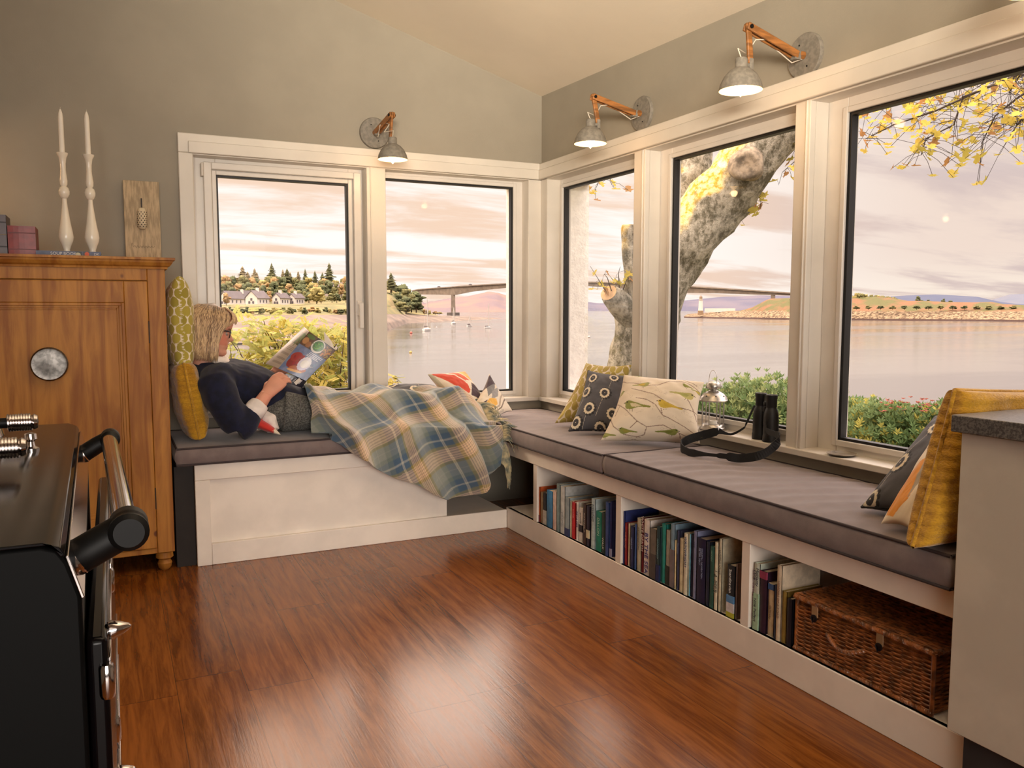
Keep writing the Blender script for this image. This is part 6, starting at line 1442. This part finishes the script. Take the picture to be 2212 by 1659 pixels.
HF = Vector((math.cos(pt), 0, -math.sin(pt))); HU = Vector((math.sin(pt), 0, math.cos(pt))); HR = Vector((0, -1, 0))   # front, up, her right (towards us)
person = empty('person', (.62, 4.0, .55), 'person in navy jumper and glasses reclining on the window seat, reading a book', 'person')
# head: stacked rings whose front follows a face profile
hs = [-.118, -.112, -.104, -.094, -.085, -.078, -.072, -.066, -.060, -.054, -.047, -.038, -.028, -.018, -.006, .008, .022, .038, .056, .074, .090, .102, .110, .114]
frt = [.050, .070, .082, .086, .083, .080, .083, .085, .083, .086, .084, .082, .084, .082, .081, .084, .091, .095, .093, .084, .068, .048, .028, .008]
bck = [.010, .010, .000, -.016, -.030, -.040, -.050, -.058, -.064, -.070, -.075, -.080, -.084, -.088, -.092, -.096, -.098, -.098, -.094, -.086, -.072, -.054, -.034, -.010]
wid = [.022, .034, .044, .051, .055, .058, .060, .062, .0635, .065, .067, .069, .070, .071, .072, .0735, .0745, .074, .071, .064, .053, .040, .026, .010]
hf = lambda xs, h: float(np.interp(h, hs, xs))
nose = lambda h: float(np.interp(h, [-.046, -.042, -.036, -.030, -.016, .002, .018], [0, .010, .023, .027, .016, .007, 0]))
def head_pt(h, th):
    f, b_, w_ = hf(frt, h), hf(bck, h), hf(wid, h); cx = (f+b_)/2; rx_ = (f-b_)/2
    ct, st_ = math.cos(th), math.sin(th); ex = 2.25
    k = (abs(ct)**ex+abs(st_)**ex)**(-1/ex)
    x = cx+rx_*ct*k; y = w_*st_*k
    ff = max(0, ct)
    x += nose(h)*math.exp(-(y/.0115)**2)*(ct > 0)
    if -.046 < h < -.026 and ct > 0: x += .004*math.exp(-((abs(y)-.013)/.006)**2)      # nostrils
    if ct > 0: x -= .010*math.exp(-((abs(y)-.031)/.015)**2)*math.exp(-((h+.004)/.016)**2); x += .004*math.exp(-((h-.018)/.007)**2)*math.exp(-((abs(y)-.03)/.02)**2)
    if ct > 0: x += .0035*math.exp(-(y/.022)**2)*(math.exp(-((h+.063)/.004)**2)+math.exp(-((h+.073)/.0045)**2)) - .003*math.exp(-(y/.022)**2)*math.exp(-((h+.068)/.0025)**2)
    if ct > 0: y *= 1+.06*math.exp(-((h+.03)/.02)**2)
    return H0+HF*x+HR*y+HU*h
b = MB(); NH = 90; R = []
for i in range(NH):
    h = -.118+(.232)*(i/(NH-1)); R.append([head_pt(h, 2*PI*j/96) for j in range(96)])
b.rings(R, True, True)
# neck, hands and forearms belong to the same body surface
b.tube([(.372, 3.99, .86), (.385, 3.99, .905), (.402, 3.985, .955)], [.062, .056, .052], 24)
b.tube([(.46, 4.0, .76), (.40, 4.0, .84), (.385, 4.0, .88)], [.10, .09, .055], 20)
b.tube([(.40, 4.0, .82), (.41, 3.84, .80), (.45, 3.78, .70), (.495, 3.765, .60)], [.06, .038, .034, .036], 16)
fa = [(.495, 3.765, .60), (.545, 3.775, .655), (.588, 3.792, .706), (.612, 3.805, .735)]
b.tube(fa, [.043, .040, .031, .028], 18)
b.tube([(.40, 4.0, .82), (.44, 4.16, .80), (.55, 4.20, .70), (.62, 4.16, .72), (.680, 4.085, .775)], [.06, .038, .034, .032, .026], 16)
b.tube([(.55, 4.0, .72), (.70, 4.0, .65), (.74, 4.0, .65)], [.12, .12, .1], 20)
for yy in (3.91, 4.08): b.tube([(.70, yy, .645), (1.08, yy, .618), (1.50, yy, .60)], [.080, .045, .04], 16)
body = b.build('body', M_skin, person, smooth=True); 
def hand(mb, W_, K, pn, fingers, thumb, r_=.0082, palm=(.016, .040)):
    """wrist W_, knuckle centre K, palm normal pn; fingers: list of joint lists"""
    W_, K = Vector(W_), Vector(K); ax = (K-W_).normalized(); sd = Vector(pn).cross(ax).normalized()
    mb.tube([W_-ax*.012, W_, W_.lerp(K, .35), W_.lerp(K, .7), K, K+ax*.006], [(.026, .022), (.028, .020), (.033, .019), (.039, .018), (.040, .015), (.034, .011)], 18, flat=sd)
    for fl, r0 in fingers: mb.tube([Vector(p) for p in fl], [r0*1.12, r0*1.05, r0, r0*.92, r0*.7][:len(fl)], 12)
    mb.tube([Vector(p) for p in thumb], [.013, .012, .0105, .008][:len(thumb)], 12)
hb_ = MB()
W_ = Vector((.612, 3.805, .735)); K = Vector((.680, 3.838, .798)); ax = (K-W_).normalized(); pn = Vector((0.25, .93, -.25)); sd = pn.cross(ax).normalized()
if sd.z < 0: sd = -sd
up_f = sd    # across the knuckles, upwards-left
fng = []
for i, off in enumerate((.030, .011, -.008, -.026)):
    k0 = K+up_f*off+Vector((-.004*i*.3, 0, 0)); L = (.030, .033, .031, .025)[i]
    d1 = (ax*.80+pn*.25+up_f*-.25).normalized(); d2 = (ax*.35+pn*.75+up_f*-.45).normalized(); d3 = (ax*-.15+pn*.95-up_f*.3).normalized()
    p1 = k0+d1*L; p2 = p1+d2*L*.72; p3 = p2+d3*L*.5
    fng.append(([k0-ax*.014, k0, p1, p2, p3], .0082 if i < 3 else .0072))
hand(hb_, W_, K, pn, fng, [W_+ax*.022+up_f*.022+pn*.012, W_+ax*.045+up_f*.036+pn*.030, W_+ax*.070+up_f*.034+pn*.046, W_+ax*.090+up_f*.028+pn*.055])
W2_ = Vector((.680, 4.085, .775)); K2 = Vector((.725, 4.035, .835)); ax2 = (K2-W2_).normalized(); pn2 = Vector((.2, -.9, -.1)); sd2 = pn2.cross(ax2).normalized()
if sd2.z < 0: sd2 = -sd2
fng = []
for i, off in enumerate((.028, .010, -.008, -.024)):
    k0 = K2+sd2*off; L = .028; p1 = k0+(ax2*.8+pn2*.3).normalized()*L; p2 = p1+(ax2*.3+pn2*.7).normalized()*L*.6; p3 = p2+pn2.normalized()*L*.4; fng.append(([k0-ax2*.012, k0, p1, p2, p3], .0078))
hand(hb_, W2_, K2, pn2, fng, [W2_+ax2*.02+sd2*.02, W2_+ax2*.04+sd2*.034+pn2*.015, W2_+ax2*.065+sd2*.032+pn2*.02])
me2 = hb_; off_ = len(body.data.vertices)
# join the hands into the body mesh before the surface is fused
bm = bmesh.new(); bm.from_mesh(body.data); L0 = wloc(body).inverted()
vs = [bm.verts.new(L0 @ Vector(v)) for v in me2.v]
for f_ in me2.f: bm.faces.new([vs[i] for i in f_])
bmesh.ops.recalc_face_normals(bm, faces=bm.faces); bm.to_mesh(body.data); bm.free()
remesh(body, .0032, 2, .5)
Lw = wloc(body)
def facecol(p, q):
    w_ = Lw @ Vector(p)-H0; h = w_.dot(HU); x = w_.dot(HF); y = w_.dot(HR)
    if x > .055 and abs(y) < .028 and -.078 < h < -.061: return q*np.array([.90, .62, .62])
    if x > .05 and .012 < abs(y) < .05 and .012 < h < .020: return q*np.array([.62, .52, .46])
    if -.06 < h < -.01 and abs(y) > .03 and x > .0: return q*np.array([1.02, .80, .78])
    return q
skin_col(body, facecol)
M_eye = mat('eye_white', c(176, 160, 150), .3, vary=0)
for s in (-1, 1):
    b = MB(); C_ = H0+HF*.064+HR*(s*.031)+HU*(-.004); ellipsoid(b, C_, (HF, HR, HU), (.0125, .0125, .0115)); e_ = b.build('eye', M_eye, person)
    MB().lathe([(0, .0125), (.0055, .0118), (.0062, .0105)], C_, HF*.9-HU*.35, 16).build('iris', mat('iris', c(70, 86, 96), .15, vary=0), e_)
    b = MB(); R = [[C_+HF*(.0135*math.cos(a_))*math.cos(t2)+HU*(.0130*math.sin(a_))+HR*(.0140*math.cos(a_)*math.sin(t2)) for t2 in np.linspace(-1.1, 1.1, 10)] for a_ in np.linspace(-.22, 1.4, 7)]
    b.rings(R, False, False); b.build('eyelid', mat('eyelid_skin', c(204, 146, 122), .6, vary=.05), person, smooth=True)
b = MB()      # ear, mostly under the hair
for s in (-1, 1):
    R = []
    ellipsoid(b, H0+HF*-.012+HR*(s*.073)+HU*-.012, (HF, HR, HU), (.016, .006, .028))
b.build('ears', mat('ear_skin', c(204, 138, 112), .6, vary=.06), person)
# hair
def hair_mat(nm, a, b_):
    m, t, bb, o = newmat(nm); x, y, z = t.xyz(t.coord()); n = t.noise(t.comb(x*160, y*160, z*9), 1, 3)
    t.link(t.mix(n.ramp(.35, .65), a, b_), bb.inputs['Base Color']); bb.inputs['Roughness'].default_value = .42; bb.inputs['Sheen Weight'].default_value = .2
    t.link(t.bump(n, .5, .003), bb.inputs['Normal']); return m
HB = hair_mat('blonde_hair', c(178, 146, 108), c(222, 192, 150)); HD = hair_mat('ash_roots', c(122, 96, 72), c(160, 132, 100))
def scalp(th, h, off=.0):
    p = head_pt(max(-.10, min(.112, h)), th); d = (p-(H0+HU*h*.8)).normalized(); return p+d*off
r2 = random.Random(12); sh = MB()
for i in range(26):
    u = i/25; R = None
R = []
for i in range(30):
    u = i/29; row = []
    for j in range(64):
        th = 1.28+(2*PI-2.56)*j/63           # all round except the face
        face = 0
        if u < .55: h = .118-.15*(u/.55)**1.1; p = scalp(th, h, .012 if u > .05 else .008)
        else:
            k = (u-.55)/.45; p0 = scalp(th, -.032, .012); bot = -.130
            p = p0+HU*(bot+.032)*k + HR*(math.sin(th)*.014*math.sin(k*PI*.8)) + HF*(math.cos(th)*.010*k-.006*k)+ZA*0
        row.append(p)
    R.append(row)
R.insert(0, [H0+HU*.124-HF*.002]*64)
sh.rings(R, False, False); sh.build('hair', HD, person, smooth=True); hair = [o for o in person.children if o.name.startswith('hair')][0]
b1, b2 = MB(), MB()
for i in range(1150):
    side = r2.random(); th = r2.uniform(1.26, 2*PI-1.26); part = PI/2*0
    # strands leave a parting on the far side and fall round the head
    h0 = .104-.02*r2.random(); n_ = 12; P = []; wob = r2.uniform(-.03, .03); L_ = -.120-.024*r2.random(); th0 = th+(r2.uniform(-.2, .2) if 1.7 < th < 4.58 else (-.5 if th < 3 else .5)*r2.random())
    for k in range(n_):
        u = k/(n_-1); h = h0+(L_-h0)*u; tt = th0+(th-th0)*min(1, u*1.6)+wob*math.sin(u*5)
        if h > -.035: p = scalp(tt, h, .013+.004*r2.random()+.005*math.sin(PI*min(1, u*1.3)))
        else:
            k2 = (-.035-h)/.09; p = scalp(tt, -.035, .016)+HU*(h+.035)+HR*(math.sin(tt)*(.012*math.sin(k2*2.6)))+HF*(math.cos(tt)*.004+.010*k2*max(0, 1-abs(math.cos(tt)-.6)))
        P.append(p)
    w_ = r2.uniform(.0011, .0024); mb = b1 if r2.random() < .72 else b2
    mb.tube(P, [w_*.5]+[w_]*(n_-3)+[w_*.8, w_*.2], 5)
for i in range(190):     # fringe swept across the forehead and down the temple
    th = r2.uniform(-1.3, 1.3); P = []; n_ = 10; h1 = .040+.02*r2.random()-(.11*max(0, abs(th)-.75)) 
    for k in range(n_):
        u = k/(n_-1); h = .106+(h1-.106)*u; P.append(scalp(th*(.35+.65*u), h, .010+.006*math.sin(PI*u)+.004*r2.random()))
    w_ = r2.uniform(.001, .0020); b1.tube(P, [w_*.5]+[w_]*(n_-3)+[w_*.7, w_*.2], 5)
b1.build('blonde_strands', HB, hair, smooth=True); b2.build('ash_strands', HD, hair, smooth=True)
# glasses
M_gl = mat('dark_acetate', c(26, 22, 34), .25, vary=.1, coat=.5)
gl = None; G0 = H0+HF*.090+HU*-.004
b = MB()
for s in (-1, 1):
    C_ = G0+HR*(s*.033)-HF*.006; pts = []
    for k in range(33):
        a = 2*PI*k/32; ca, sa = math.cos(a), math.sin(a); q = (abs(ca)**3+abs(sa)**3)**(-1/3); pts.append(C_+HR*(.0255*ca*q)+HU*(.0185*sa*q)-HF*(.004*abs(ca)*(ca*s > 0)))
    b.tube(pts, .0022, 6, cap=False)
    tmp = [G0+HR*(s*.058)+HU*.009-HF*.010, G0+HR*(s*.072)+HU*.011-HF*.022, G0+HR*(s*.0765)+HU*.008-HF*.060, G0+HR*(s*.077)+HU*.004-HF*.092, G0+HR*(s*.075)+HU*-.012-HF*.105]
    b.tube(tmp, [(.0035, .0014)]*5, 8, flat=HU)
b.tube([G0+HR*-.010+HU*.004, G0+HU*.008+HF*.001, G0+HR*.010+HU*.004], .002, 6)
gl = b.build('glasses', M_gl, person, smooth=True)
for s in (-1, 1):
    C_ = G0+HR*(s*.033)-HF*.006; b = MB(); R = [[C_+HR*(.024*math.cos(2*PI*k/24)*r_)+HU*(.0175*math.sin(2*PI*k/24)*r_)+HF*(.002*(1-r_)) for k in range(24)] for r_ in (1, .5, .05)]; b.rings(R, True, False); b.build('lens', M_glass, gl, smooth=True)

# clothes -----------------------------------------------------------
def cloth(name, mb, m, vox=.006, it=3, wr=.004, sc=14, par=person, seed=0, aniso=(1, 1, 1)):
    o = mb.build(name, m, par, smooth=True); remesh(o, vox, it, .6)
    me = o.data; co = np.zeros(len(me.vertices)*3); no = np.zeros(len(me.vertices)*3); me.vertices.foreach_get('co', co); me.vertices.foreach_get('normal', no); co = co.reshape(-1, 3); no = no.reshape(-1, 3)
    for i in range(len(co)):
        p = co[i]; w_ = wr*(nz(p[0]*sc*aniso[0]+seed, p[1]*sc*aniso[1], p[2]*sc*aniso[2])+.5*nz(p[0]*sc*2.3+seed, p[1]*sc*2.3, p[2]*sc*2.3)); co[i] = p+no[i]*w_
    me.vertices.foreach_set('co', co.ravel()); me.update(); return o
def ering(C, d, ra, rb, up=(0, 1, 0), n=28):
    d = Vector(d).normalized(); a = Vector(up); a = (a-d*a.dot(d)).normalized(); b_ = d.cross(a); C = Vector(C); return [C+a*(ra*math.cos(2*PI*k/n))+b_*(rb*math.sin(2*PI*k/n)) for k in range(n)]
M_navy = mat('navy_wool', c(15, 20, 46), .95, vary=.25, vs=30, bump=.25, bs=800, sheen=.10, bd=.002)
dT = Vector((-.28, 0, .22)).normalized()
b = MB(); b.rings([ering((.785, 4.01, .628), dT, .165, .075), ering((.75, 4.01, .645), dT, .175, .110), ering((.66, 4.015, .685), dT, .165, .128), ering((.57, 4.015, .738), dT, .160, .128), ering((.50, 4.01, .785), dT, .170, .112), ering((.445, 4.0, .818), dT, .180, .090), ering((.405, 4.0, .855), (-.2, 0, .5), .135, .082), ering((.392, 3.995, .885), (-.05, 0, 1), .072, .066)])
b.tube([(.425, 3.90, .815), (.402, 3.83, .785), (.425, 3.785, .715), (.463, 3.768, .640), (.488, 3.765, .598)], [.078, .078, .072, .068, .058], 22)
b.tube([(.475, 3.768, .592), (.505, 3.768, .612), (.533, 3.774, .645), (.550, 3.780, .664)], [.062, .060, .050, .044], 22)
b.tube([(.43, 4.10, .81), (.44, 4.18, .81), (.52, 4.215, .735), (.585, 4.21, .705), (.63, 4.15, .735)], [.085, .080, .072, .062, .046], 20)
ellipsoid(b, (.565, 3.95, .785), (XA, YA, ZA), (.085, .072, .060)); ellipsoid(b, (.575, 4.09, .79), (XA, YA, ZA), (.088, .075, .064))
cloth('jumper', b, M_navy, .0065, 4, .010, 9, aniso=(1, 1, .6))
M_shirt = mat('white_shirt_cotton', c(232, 222, 216), .8, vary=.05, vs=20, bump=.1, bs=200)
b = MB()      # collar
for s in (-1, 1):
    R = []
    for k in range(10):
        a = k/9; th = s*(.20+a*1.35); r_ = .068; base = Vector((.398+.062*math.cos(th)*1.05, 3.99+r_*-math.sin(th)*1.0, .893-.012*math.cos(th)))
        R.append([base, base+Vector((.004*math.cos(th), -.004*math.sin(th), .018)), base+Vector((.012*math.cos(th), -.012*math.sin(th), .020)), base+Vector((.026*math.cos(th)+.006*(1-a), -.022*math.sin(th), -.012-.012*(1-a)))])
    b.rings(R, False, False)
k = b.build('shirt_collar', M_shirt, person, smooth=True); sm = k.modifiers.new('t', 'SOLIDIFY'); sm.thickness = .0025
b = MB(); d_ = Vector((.045, .02, .052)).normalized()
b.rings([ering((.540, 3.774, .650), d_, .040, .040), ering((.552, 3.778, .664), d_, .047, .047), ering((.572, 3.786, .688), d_, .046, .046), ering((.582, 3.790, .699), d_, .043, .043), ering((.583, 3.790, .700), d_, .034, .034), ering((.568, 3.784, .684), d_, .032, .032)], True, True)
cloth('shirt_cuff', b, M_shirt, .004, 2, .003, 24)
b = MB()      # shirt tails hanging below the jumper
b.rings([ering((.80, 4.01, .650), dT, .120, .050), ering((.77, 4.01, .662), dT, .130, .080), ering((.74, 4.01, .675), dT, .130, .090)])
b.tube([(.59, 3.862, .645), (.635, 3.845, .612), (.648, 3.838, .585), (.615, 3.842, .564)], [.024, .034, .028, .012], 14)
cloth('shirt_tail', b, M_shirt, .006, 2, .010, 18, seed=4)
M_tweed = mat('grey_tweed', c(96, 96, 92), .95, vary=.35, vs=160, bump=.5, bs=260, bd=.003)
b = MB(); ellipsoid(b, (.705, 4.0, .645), (XA, YA, ZA), (.135, .185, .098))
for yy, kz in ((3.905, .0), (4.085, .012)):
    b.tube([(.70, yy, .645), (.85, yy-.008, .630), (1.00, yy, .618), (1.15, yy, .618), (1.32, yy, .625), (1.50, yy, .600)], [.098, .076, .060, .058, .056, .048], 22)
cloth('trousers', b, M_tweed, .007, 3, .006, 12)
for yy in (3.91, 4.07):
    b = MB(); b.tube([(1.46, yy, .60), (1.54, yy, .595), (1.575, yy, .60), (1.595, yy, .635), (1.60, yy, .675), (1.598, yy, .695)], [(.038, .038), (.036, .036), (.038, .036), (.030, .040), (.024, .040), (.012, .026)], 16, flat=(1, 0, 0))
    cloth('sock', b, mat('grey_sock', c(80, 80, 90), .95, vary=.1), .006, 2, .001, 20)

# the open book ------------------------------------------------------
M_mag = mat('printed_cover', attr='pattern', rough=.32, coat=.2)
C_ = Canvas(300, 380, (98, 112, 146)); r3 = random.Random(2)
for i in range(60): C_.ell(r3.random(), r3.uniform(0, .64), .05, .05, (120+r3.randrange(30), 132+r3.randrange(30), 168+r3.randrange(20)), 0, .25)
C_.ell(.30, .30, .24, .17, (130, 38, 34), .5); C_.ell(.22, .40, .17, .12, (150, 50, 40), .2); C_.ell(.50, .16, .26, .085, (172, 92, 50), .15); C_.ell(.46, .10, .24, .03, (214, 164, 98), .1)
for i in range(20): C_.ell(.12+r3.random()*.34, .22+r3.random()*.28, .03, .025, (110+r3.randrange(60), 26, 30), r3.random()*3)
for k in range(16): C_.ell(.56+.16*math.cos(k*.4)*.8, .34+.13*math.sin(k*.4), .06, .05, (226-k*2, 222-k*2, 220), k)
C_.ell(.58, .34, .13, .10, (232, 228, 224))
for k in range(10): C_.line([(.62+.018*k, .22+.012*k), (.70+.016*k, .40-.004*k)], .004, (196, 190, 190))
C_.rect(0, 1, .68, 1, (44, 34, 30)); C_.rect(0, .34, .68, 1, (92, 62, 40)); C_.ell(.10, .80, .09, .08, (176, 128, 80)); C_.ell(.24, .76, .08, .07, (150, 100, 60)); C_.ell(.16, .93, .14, .05, (86, 108, 54))
C_.ell(.52, .83, .20, .165, (214, 208, 200)); C_.ell(.52, .84, .165, .13, (62, 108, 46))
for i in range(40): C_.ell(.52+r3.gauss(0, .06), .84+r3.gauss(0, .05), .02, .012, (60+r3.randrange(60), 120+r3.randrange(60), 50), r3.random()*3)
C_.rect(.70, 1, .68, .98, (88, 56, 38))
for i in range(26): C_.ell(r3.uniform(.72, .96), r3.uniform(.72, .94), .05, .012, (150+r3.randrange(50), 112+r3.randrange(30), 60), r3.random()*3)
for k, (a, w2) in enumerate(((.635, .44), (.60, .46), (.565, .36), (.535, .44))): C_.line([(.46-.02*k, a), (.46-.02*k+w2, a)], .008, (222, 222, 226))
cv_front = C_
C_ = Canvas(120, 380, (178, 164, 150)); C_.rect(.30, 1, .62, .90, (60, 74, 42))
for i in range(40): C_.ell(r3.uniform(.35, .98), r3.uniform(.64, .88), .10, .02, (70+r3.randrange(60), 90+r3.randrange(40), 50), r3.random()*3)
for k in range(26): C_.line([(.28, .10+.018*k), (.95, .10+.018*k)], .004, (120, 108, 98))
cv_back = C_
bk = empty('open_book', on(1, 3.95, 640, 800), 'open softback recipe book held up by the reader, food photographs on its cover', 'book')
YB = 3.875
sA, sB = on(1, YB, 601, 796), on(1, YB, 668, 716)        # spine, bottom and top
cTR, cBR = on(1, YB-.03, 725.5, 757), on(1, YB-.03, 661, 823)
lTL, lBL = on(1, YB+.09, 657, 706), on(1, YB+.09, 573, 786)
def sheet(nm, BLc, BRc, TRc, TLc, canvas, m, off=0., bow=.006, nu=60, nv=76, par=bk):
    nrm = (BRc-BLc).cross(TLc-BLc).normalized(); g = MB(); uv = [(i/(nu-1), j/(nv-1)) for j in range(nv) for i in range(nu)]
    g.grid(nu, nv, lambda u, v: (BLc*(1-u)+BRc*u)*(1-v)+(TLc*(1-u)+TRc*u)*v+nrm*(bow*math.sin(PI*u)+off))
    o = g.build(nm, m, par, smooth=True, fixn=False, vcol=canvas.sample(np.clip(uv, 0, .999)) if canvas else None); s = o.modifiers.new('t', 'SOLIDIFY'); s.thickness = .0008; return o
sheet('front_cover', sA, cBR, cTR, sB, cv_front, M_mag, bow=.008, nu=130, nv=170)
sheet('back_cover', lBL, sA, sB, lTL, cv_back, M_mag, bow=.004, nu=70, nv=120)
pgm = mat('book_paper', c(226, 218, 208), .8, vary=.04)
b = MB(); far = Vector((.004, .014, .006))
for k in range(7):
    o_ = far*(k*.55+.25); f = .985-.01*k
    for (p0, p1, p2, p3) in ((sA, cBR, cTR, sB),):
        R = [[(p0*(1-u)+p1*u).lerp(sA.lerp(sB, .5), 1-f)+o_*u, (p3*(1-u)+p2*u).lerp(sA.lerp(sB, .5), 1-f)+o_*u] for u in np.linspace(0, 1, 8)]
        b.rings(R, False, False)
b.build('pages', pgm, bk, smooth=True, fixn=False)
pc = [cTR+Vector((0, .03, 0)), cTR.lerp(sB, .35)+Vector((0, .04, 0)), on(1, YB+.03, 700, 716), on(1, YB+.03, 717, 738)]
MB().add(pc, [(0, 1, 2, 3)]).build('turned_page', pgm, bk, smooth=False, fixn=False)
C_ = Canvas(120, 60, (28, 26, 40))
for k in range(5): C_.line([(.2+.14*k, .3), (.24+.14*k, .75)], .05, (196, 192, 196))
sheet('lower_page', on(1, YB+.02, 607, 822), on(1, YB+.02, 652, 838), on(1, YB+.02, 664, 820), on(1, YB+.02, 618, 806), C_, M_mag, nu=50, nv=30)

# blanket -------------------------------------------------------------
def sett(s):
    """thread colour across one repeat of the check"""
    s = s % 1.; B_, G_, O_, K_ = (66, 92, 116), (134, 140, 132), (136, 124, 62), (222, 190, 154)
    def ln(a, w=.008): return abs(s-a) < w
    if s < .27:
        return (206, 200, 180) if ln(.125, .006) or ln(.145, .006) else B_
    if s < .33: return O_
    if s < .60:
        return (92, 70, 56) if any(ln(a, .0055) for a in (.36, .41, .465, .52, .57)) else K_
    if s < .66: return O_
    if s < .92: return (166, 164, 152) if ln(.79, .005) else G_
    return (104, 116, 110)
wx = np.array([[lin(k) for k in sett(i/1200)] for i in range(1200)])
for ch in range(3): wx[:, ch] = np.convolve(np.tile(wx[:, ch], 3), np.ones(17)/17, 'same')[1200:2400]*.75+wx[:, ch]*.25
ztop = pl1([(.76, .755), (.80, .775), (.84, .748), (.90, .728), (1.0, .712), (1.10, .716), (1.20, .726), (1.30, .715), (1.40, .705), (1.50, .712), (1.58, .72), (1.64, .695), (1.70, .64), (1.76, .585)])
zbot = pl1([(.76, .56), (.86, .500), (.89, .472), (.95, .440), (1.10, .372), (1.25, .292), (1.44, .196), (1.52, .200), (1.60, .225), (1.64, .26), (1.70, .34), (1.76, .37)])
NU, NV = 380, 320; g = MB(); UVb = []
def blanket_pt(u, v):
    x = .775+.935*u; zt, zb = ztop(x), zbot(x)
    # cross-section: behind the legs, over them, over the bench edge, down
    near = max(.0, min(1, (x-.78)/.12)); yf = 3.795-.085*near   # the first part still lies on the lap
    ctl = [(4.21, max(.565, zt-.14)), (4.17, zt-.06), (4.10, zt-.004), (4.03, zt-.014), (3.97, zt-.018), (3.90, zt-.006), (3.85, zt-.050), (3.79, zt-.115), (yf+.010, min(zt-.15, .600)), (yf-.010, .545), (yf-.016, .49), (yf-.02, .43), (yf-.022, .35), (yf-.022, .25), (yf-.022, .15)]
    ctl = ctl[:10]+[q for q in ctl[10:] if q[1] > zb+.03]+[(yf-.022, min(zb, .54))]
    ctl = [Vector((0, a, b_)) for a, b_ in ctl]; L = [0]
    for a, b_ in zip(ctl, ctl[1:]): L.append(L[-1]+(b_-a).length)
    s = v*L[-1]; i = max(0, min(len(ctl)-2, int(np.searchsorted(L, s))-1)); t_ = (s-L[i])/(L[i+1]-L[i]); p0, p1, p2, p3 = ctl[max(i-1, 0)], ctl[i], ctl[i+1], ctl[min(i+2, len(ctl)-1)]
    p = .5*((2*p1)+(p2-p0)*t_+(2*p0-5*p1+4*p2-p3)*t_**2+(3*p1-p0-3*p2+p3)*t_**3)
    hang = max(0, min(1, (s-.30)/.22))
    sl = x-s*.42            # folds run diagonally down to the right
    fold = math.sin(sl*21+.6)*.5+math.sin(sl*37+2)*.25+math.sin(sl*11)*.35
    y = p.y-(.012+.030*hang)*(fold+.55)*min(1, s/.12) if s > .12 else p.y
    z = p.z+.012*math.sin(sl*24)*(1-hang)*min(1, s/.1)+.010*nz(x*7, s*7)
    # one deep pleat near the feet
    pk = math.exp(-((sl-1.30)/.030)**2); y += .045*pk*min(1, s/.25)
    pk2 = math.exp(-((sl-1.40)/.045)**2); y -= .030*pk2*min(1, s/.25)
    xs = x+.012*math.sin(s*9+x*8)+.02*hang*math.sin(sl*21+1.9)+ (s*.06 if x < .9 else s*.06*max(0, 1-(x-.9)/.3))
    y = min(y, 4.285)
    return Vector((xs, y, max(z, .552) if y > 3.735 else z)), s
for j in range(NV):
    for i in range(NU):
        u, v = i/(NU-1), j/(NV-1); p, s = blanket_pt(u, v); g.v.append(tuple(p)); x = .775+.935*u
        a = math.radians(24); UVb.append(((x*math.cos(a)-s*math.sin(a)), (x*math.sin(a)+s*math.cos(a))))
g.f = [(j*NU+i, j*NU+i+1, (j+1)*NU+i+1, (j+1)*NU+i) for j in range(NV-1) for i in range(NU-1)]
A_ = np.array(UVb)/.245; ia = ((A_[:, 0] % 1)*1200).astype(int) % 1200; ib = (((A_[:, 1]+.2) % 1)*1200).astype(int) % 1200
vc = np.concatenate([(wx[ia]*.5+wx[ib]*.5), np.ones((len(A_), 1))], 1)
M_blk2 = mat('checked_wool', attr='pattern', rough=.95, bump=.5, bs=500, sheen=.6, bd=.004)
bl = g.build('blanket', M_blk2, None, smooth=True, fixn=False, vcol=vc, loc=(1.25, 3.9, .55)); sm = bl.modifiers.new('t', 'SOLIDIFY'); sm.thickness = .006; sm.offset = -1
tag(bl, 'blue, cream and olive checked wool blanket over the legs, hanging off the seat', 'blanket')
# fringe along the right hand edge
fm = MB(); r4 = random.Random(9)
for k in range(210):
    v = (.04+.82*k/209); p, s = blanket_pt(1, v); drop = .05+.03*r4.random()
    o1 = Vector((.020+.020*r4.random(), r4.uniform(-.01, .004)-.012, .008)); 
    P = [p, p+o1, p+o1*1.9+Vector((r4.uniform(-.006, .01), r4.uniform(-.008, .004), -drop*.4)), p+o1*2.2+Vector((r4.uniform(-.01, .012), r4.uniform(-.01, .004), -drop))]
    if P[3].y > 3.74 and P[3].z < .56: P[3].z = .562
    if P[2].y > 3.74 and P[2].z < .56: P[2].z = .565
    fm.tube(smooth_path(P, 8), [.0024]*6+[.0018, .0010], 5)
for k in range(26):       # the long tassels at the hanging corner
    p, s = blanket_pt(1, .86+.12*k/26); P = [p, p+Vector((.02, -.008, -.02)), p+Vector((.028+.012*r4.random(), -.010+.01*r4.random(), -.07)), p+Vector((.03+.02*r4.random(), -.012+.012*r4.random(), -.125-.03*r4.random()))]; fm.tube(smooth_path(P, 9), .0022, 5)
fm.build('fringe', mat('fringe_wool', c(206, 190, 150), .95, vary=.3, vs=22, col2=c(112, 122, 116)), bl, smooth=True)
lt = MB(); q = on(1, 3.80, 643, 824); lt.box(-.016, .016, -.0005, .0005, -.008, .008, Matrix.Translation(q) @ Matrix.Rotation(math.radians(-38), 4, 'Y')); lt.build('care_label', mat('label_white', c(222, 214, 204), .7, vary=.05), bl, smooth=False)
# zip and drawcord on the trousers pocket
z_ = MB(); z_.tube([on(1, 3.80, 645, 863), on(1, 3.795, 652, 872), on(1, 3.795, 662, 882)], .0016, 6); z_.tube([on(1, 3.80, 650, 864), on(1, 3.795, 649, 878), on(1, 3.795, 647, 884)], .0012, 6); z_.build('zip_pull', mat('zip_metal', c(90, 86, 84), .35, metal=.9, vary=0), person)
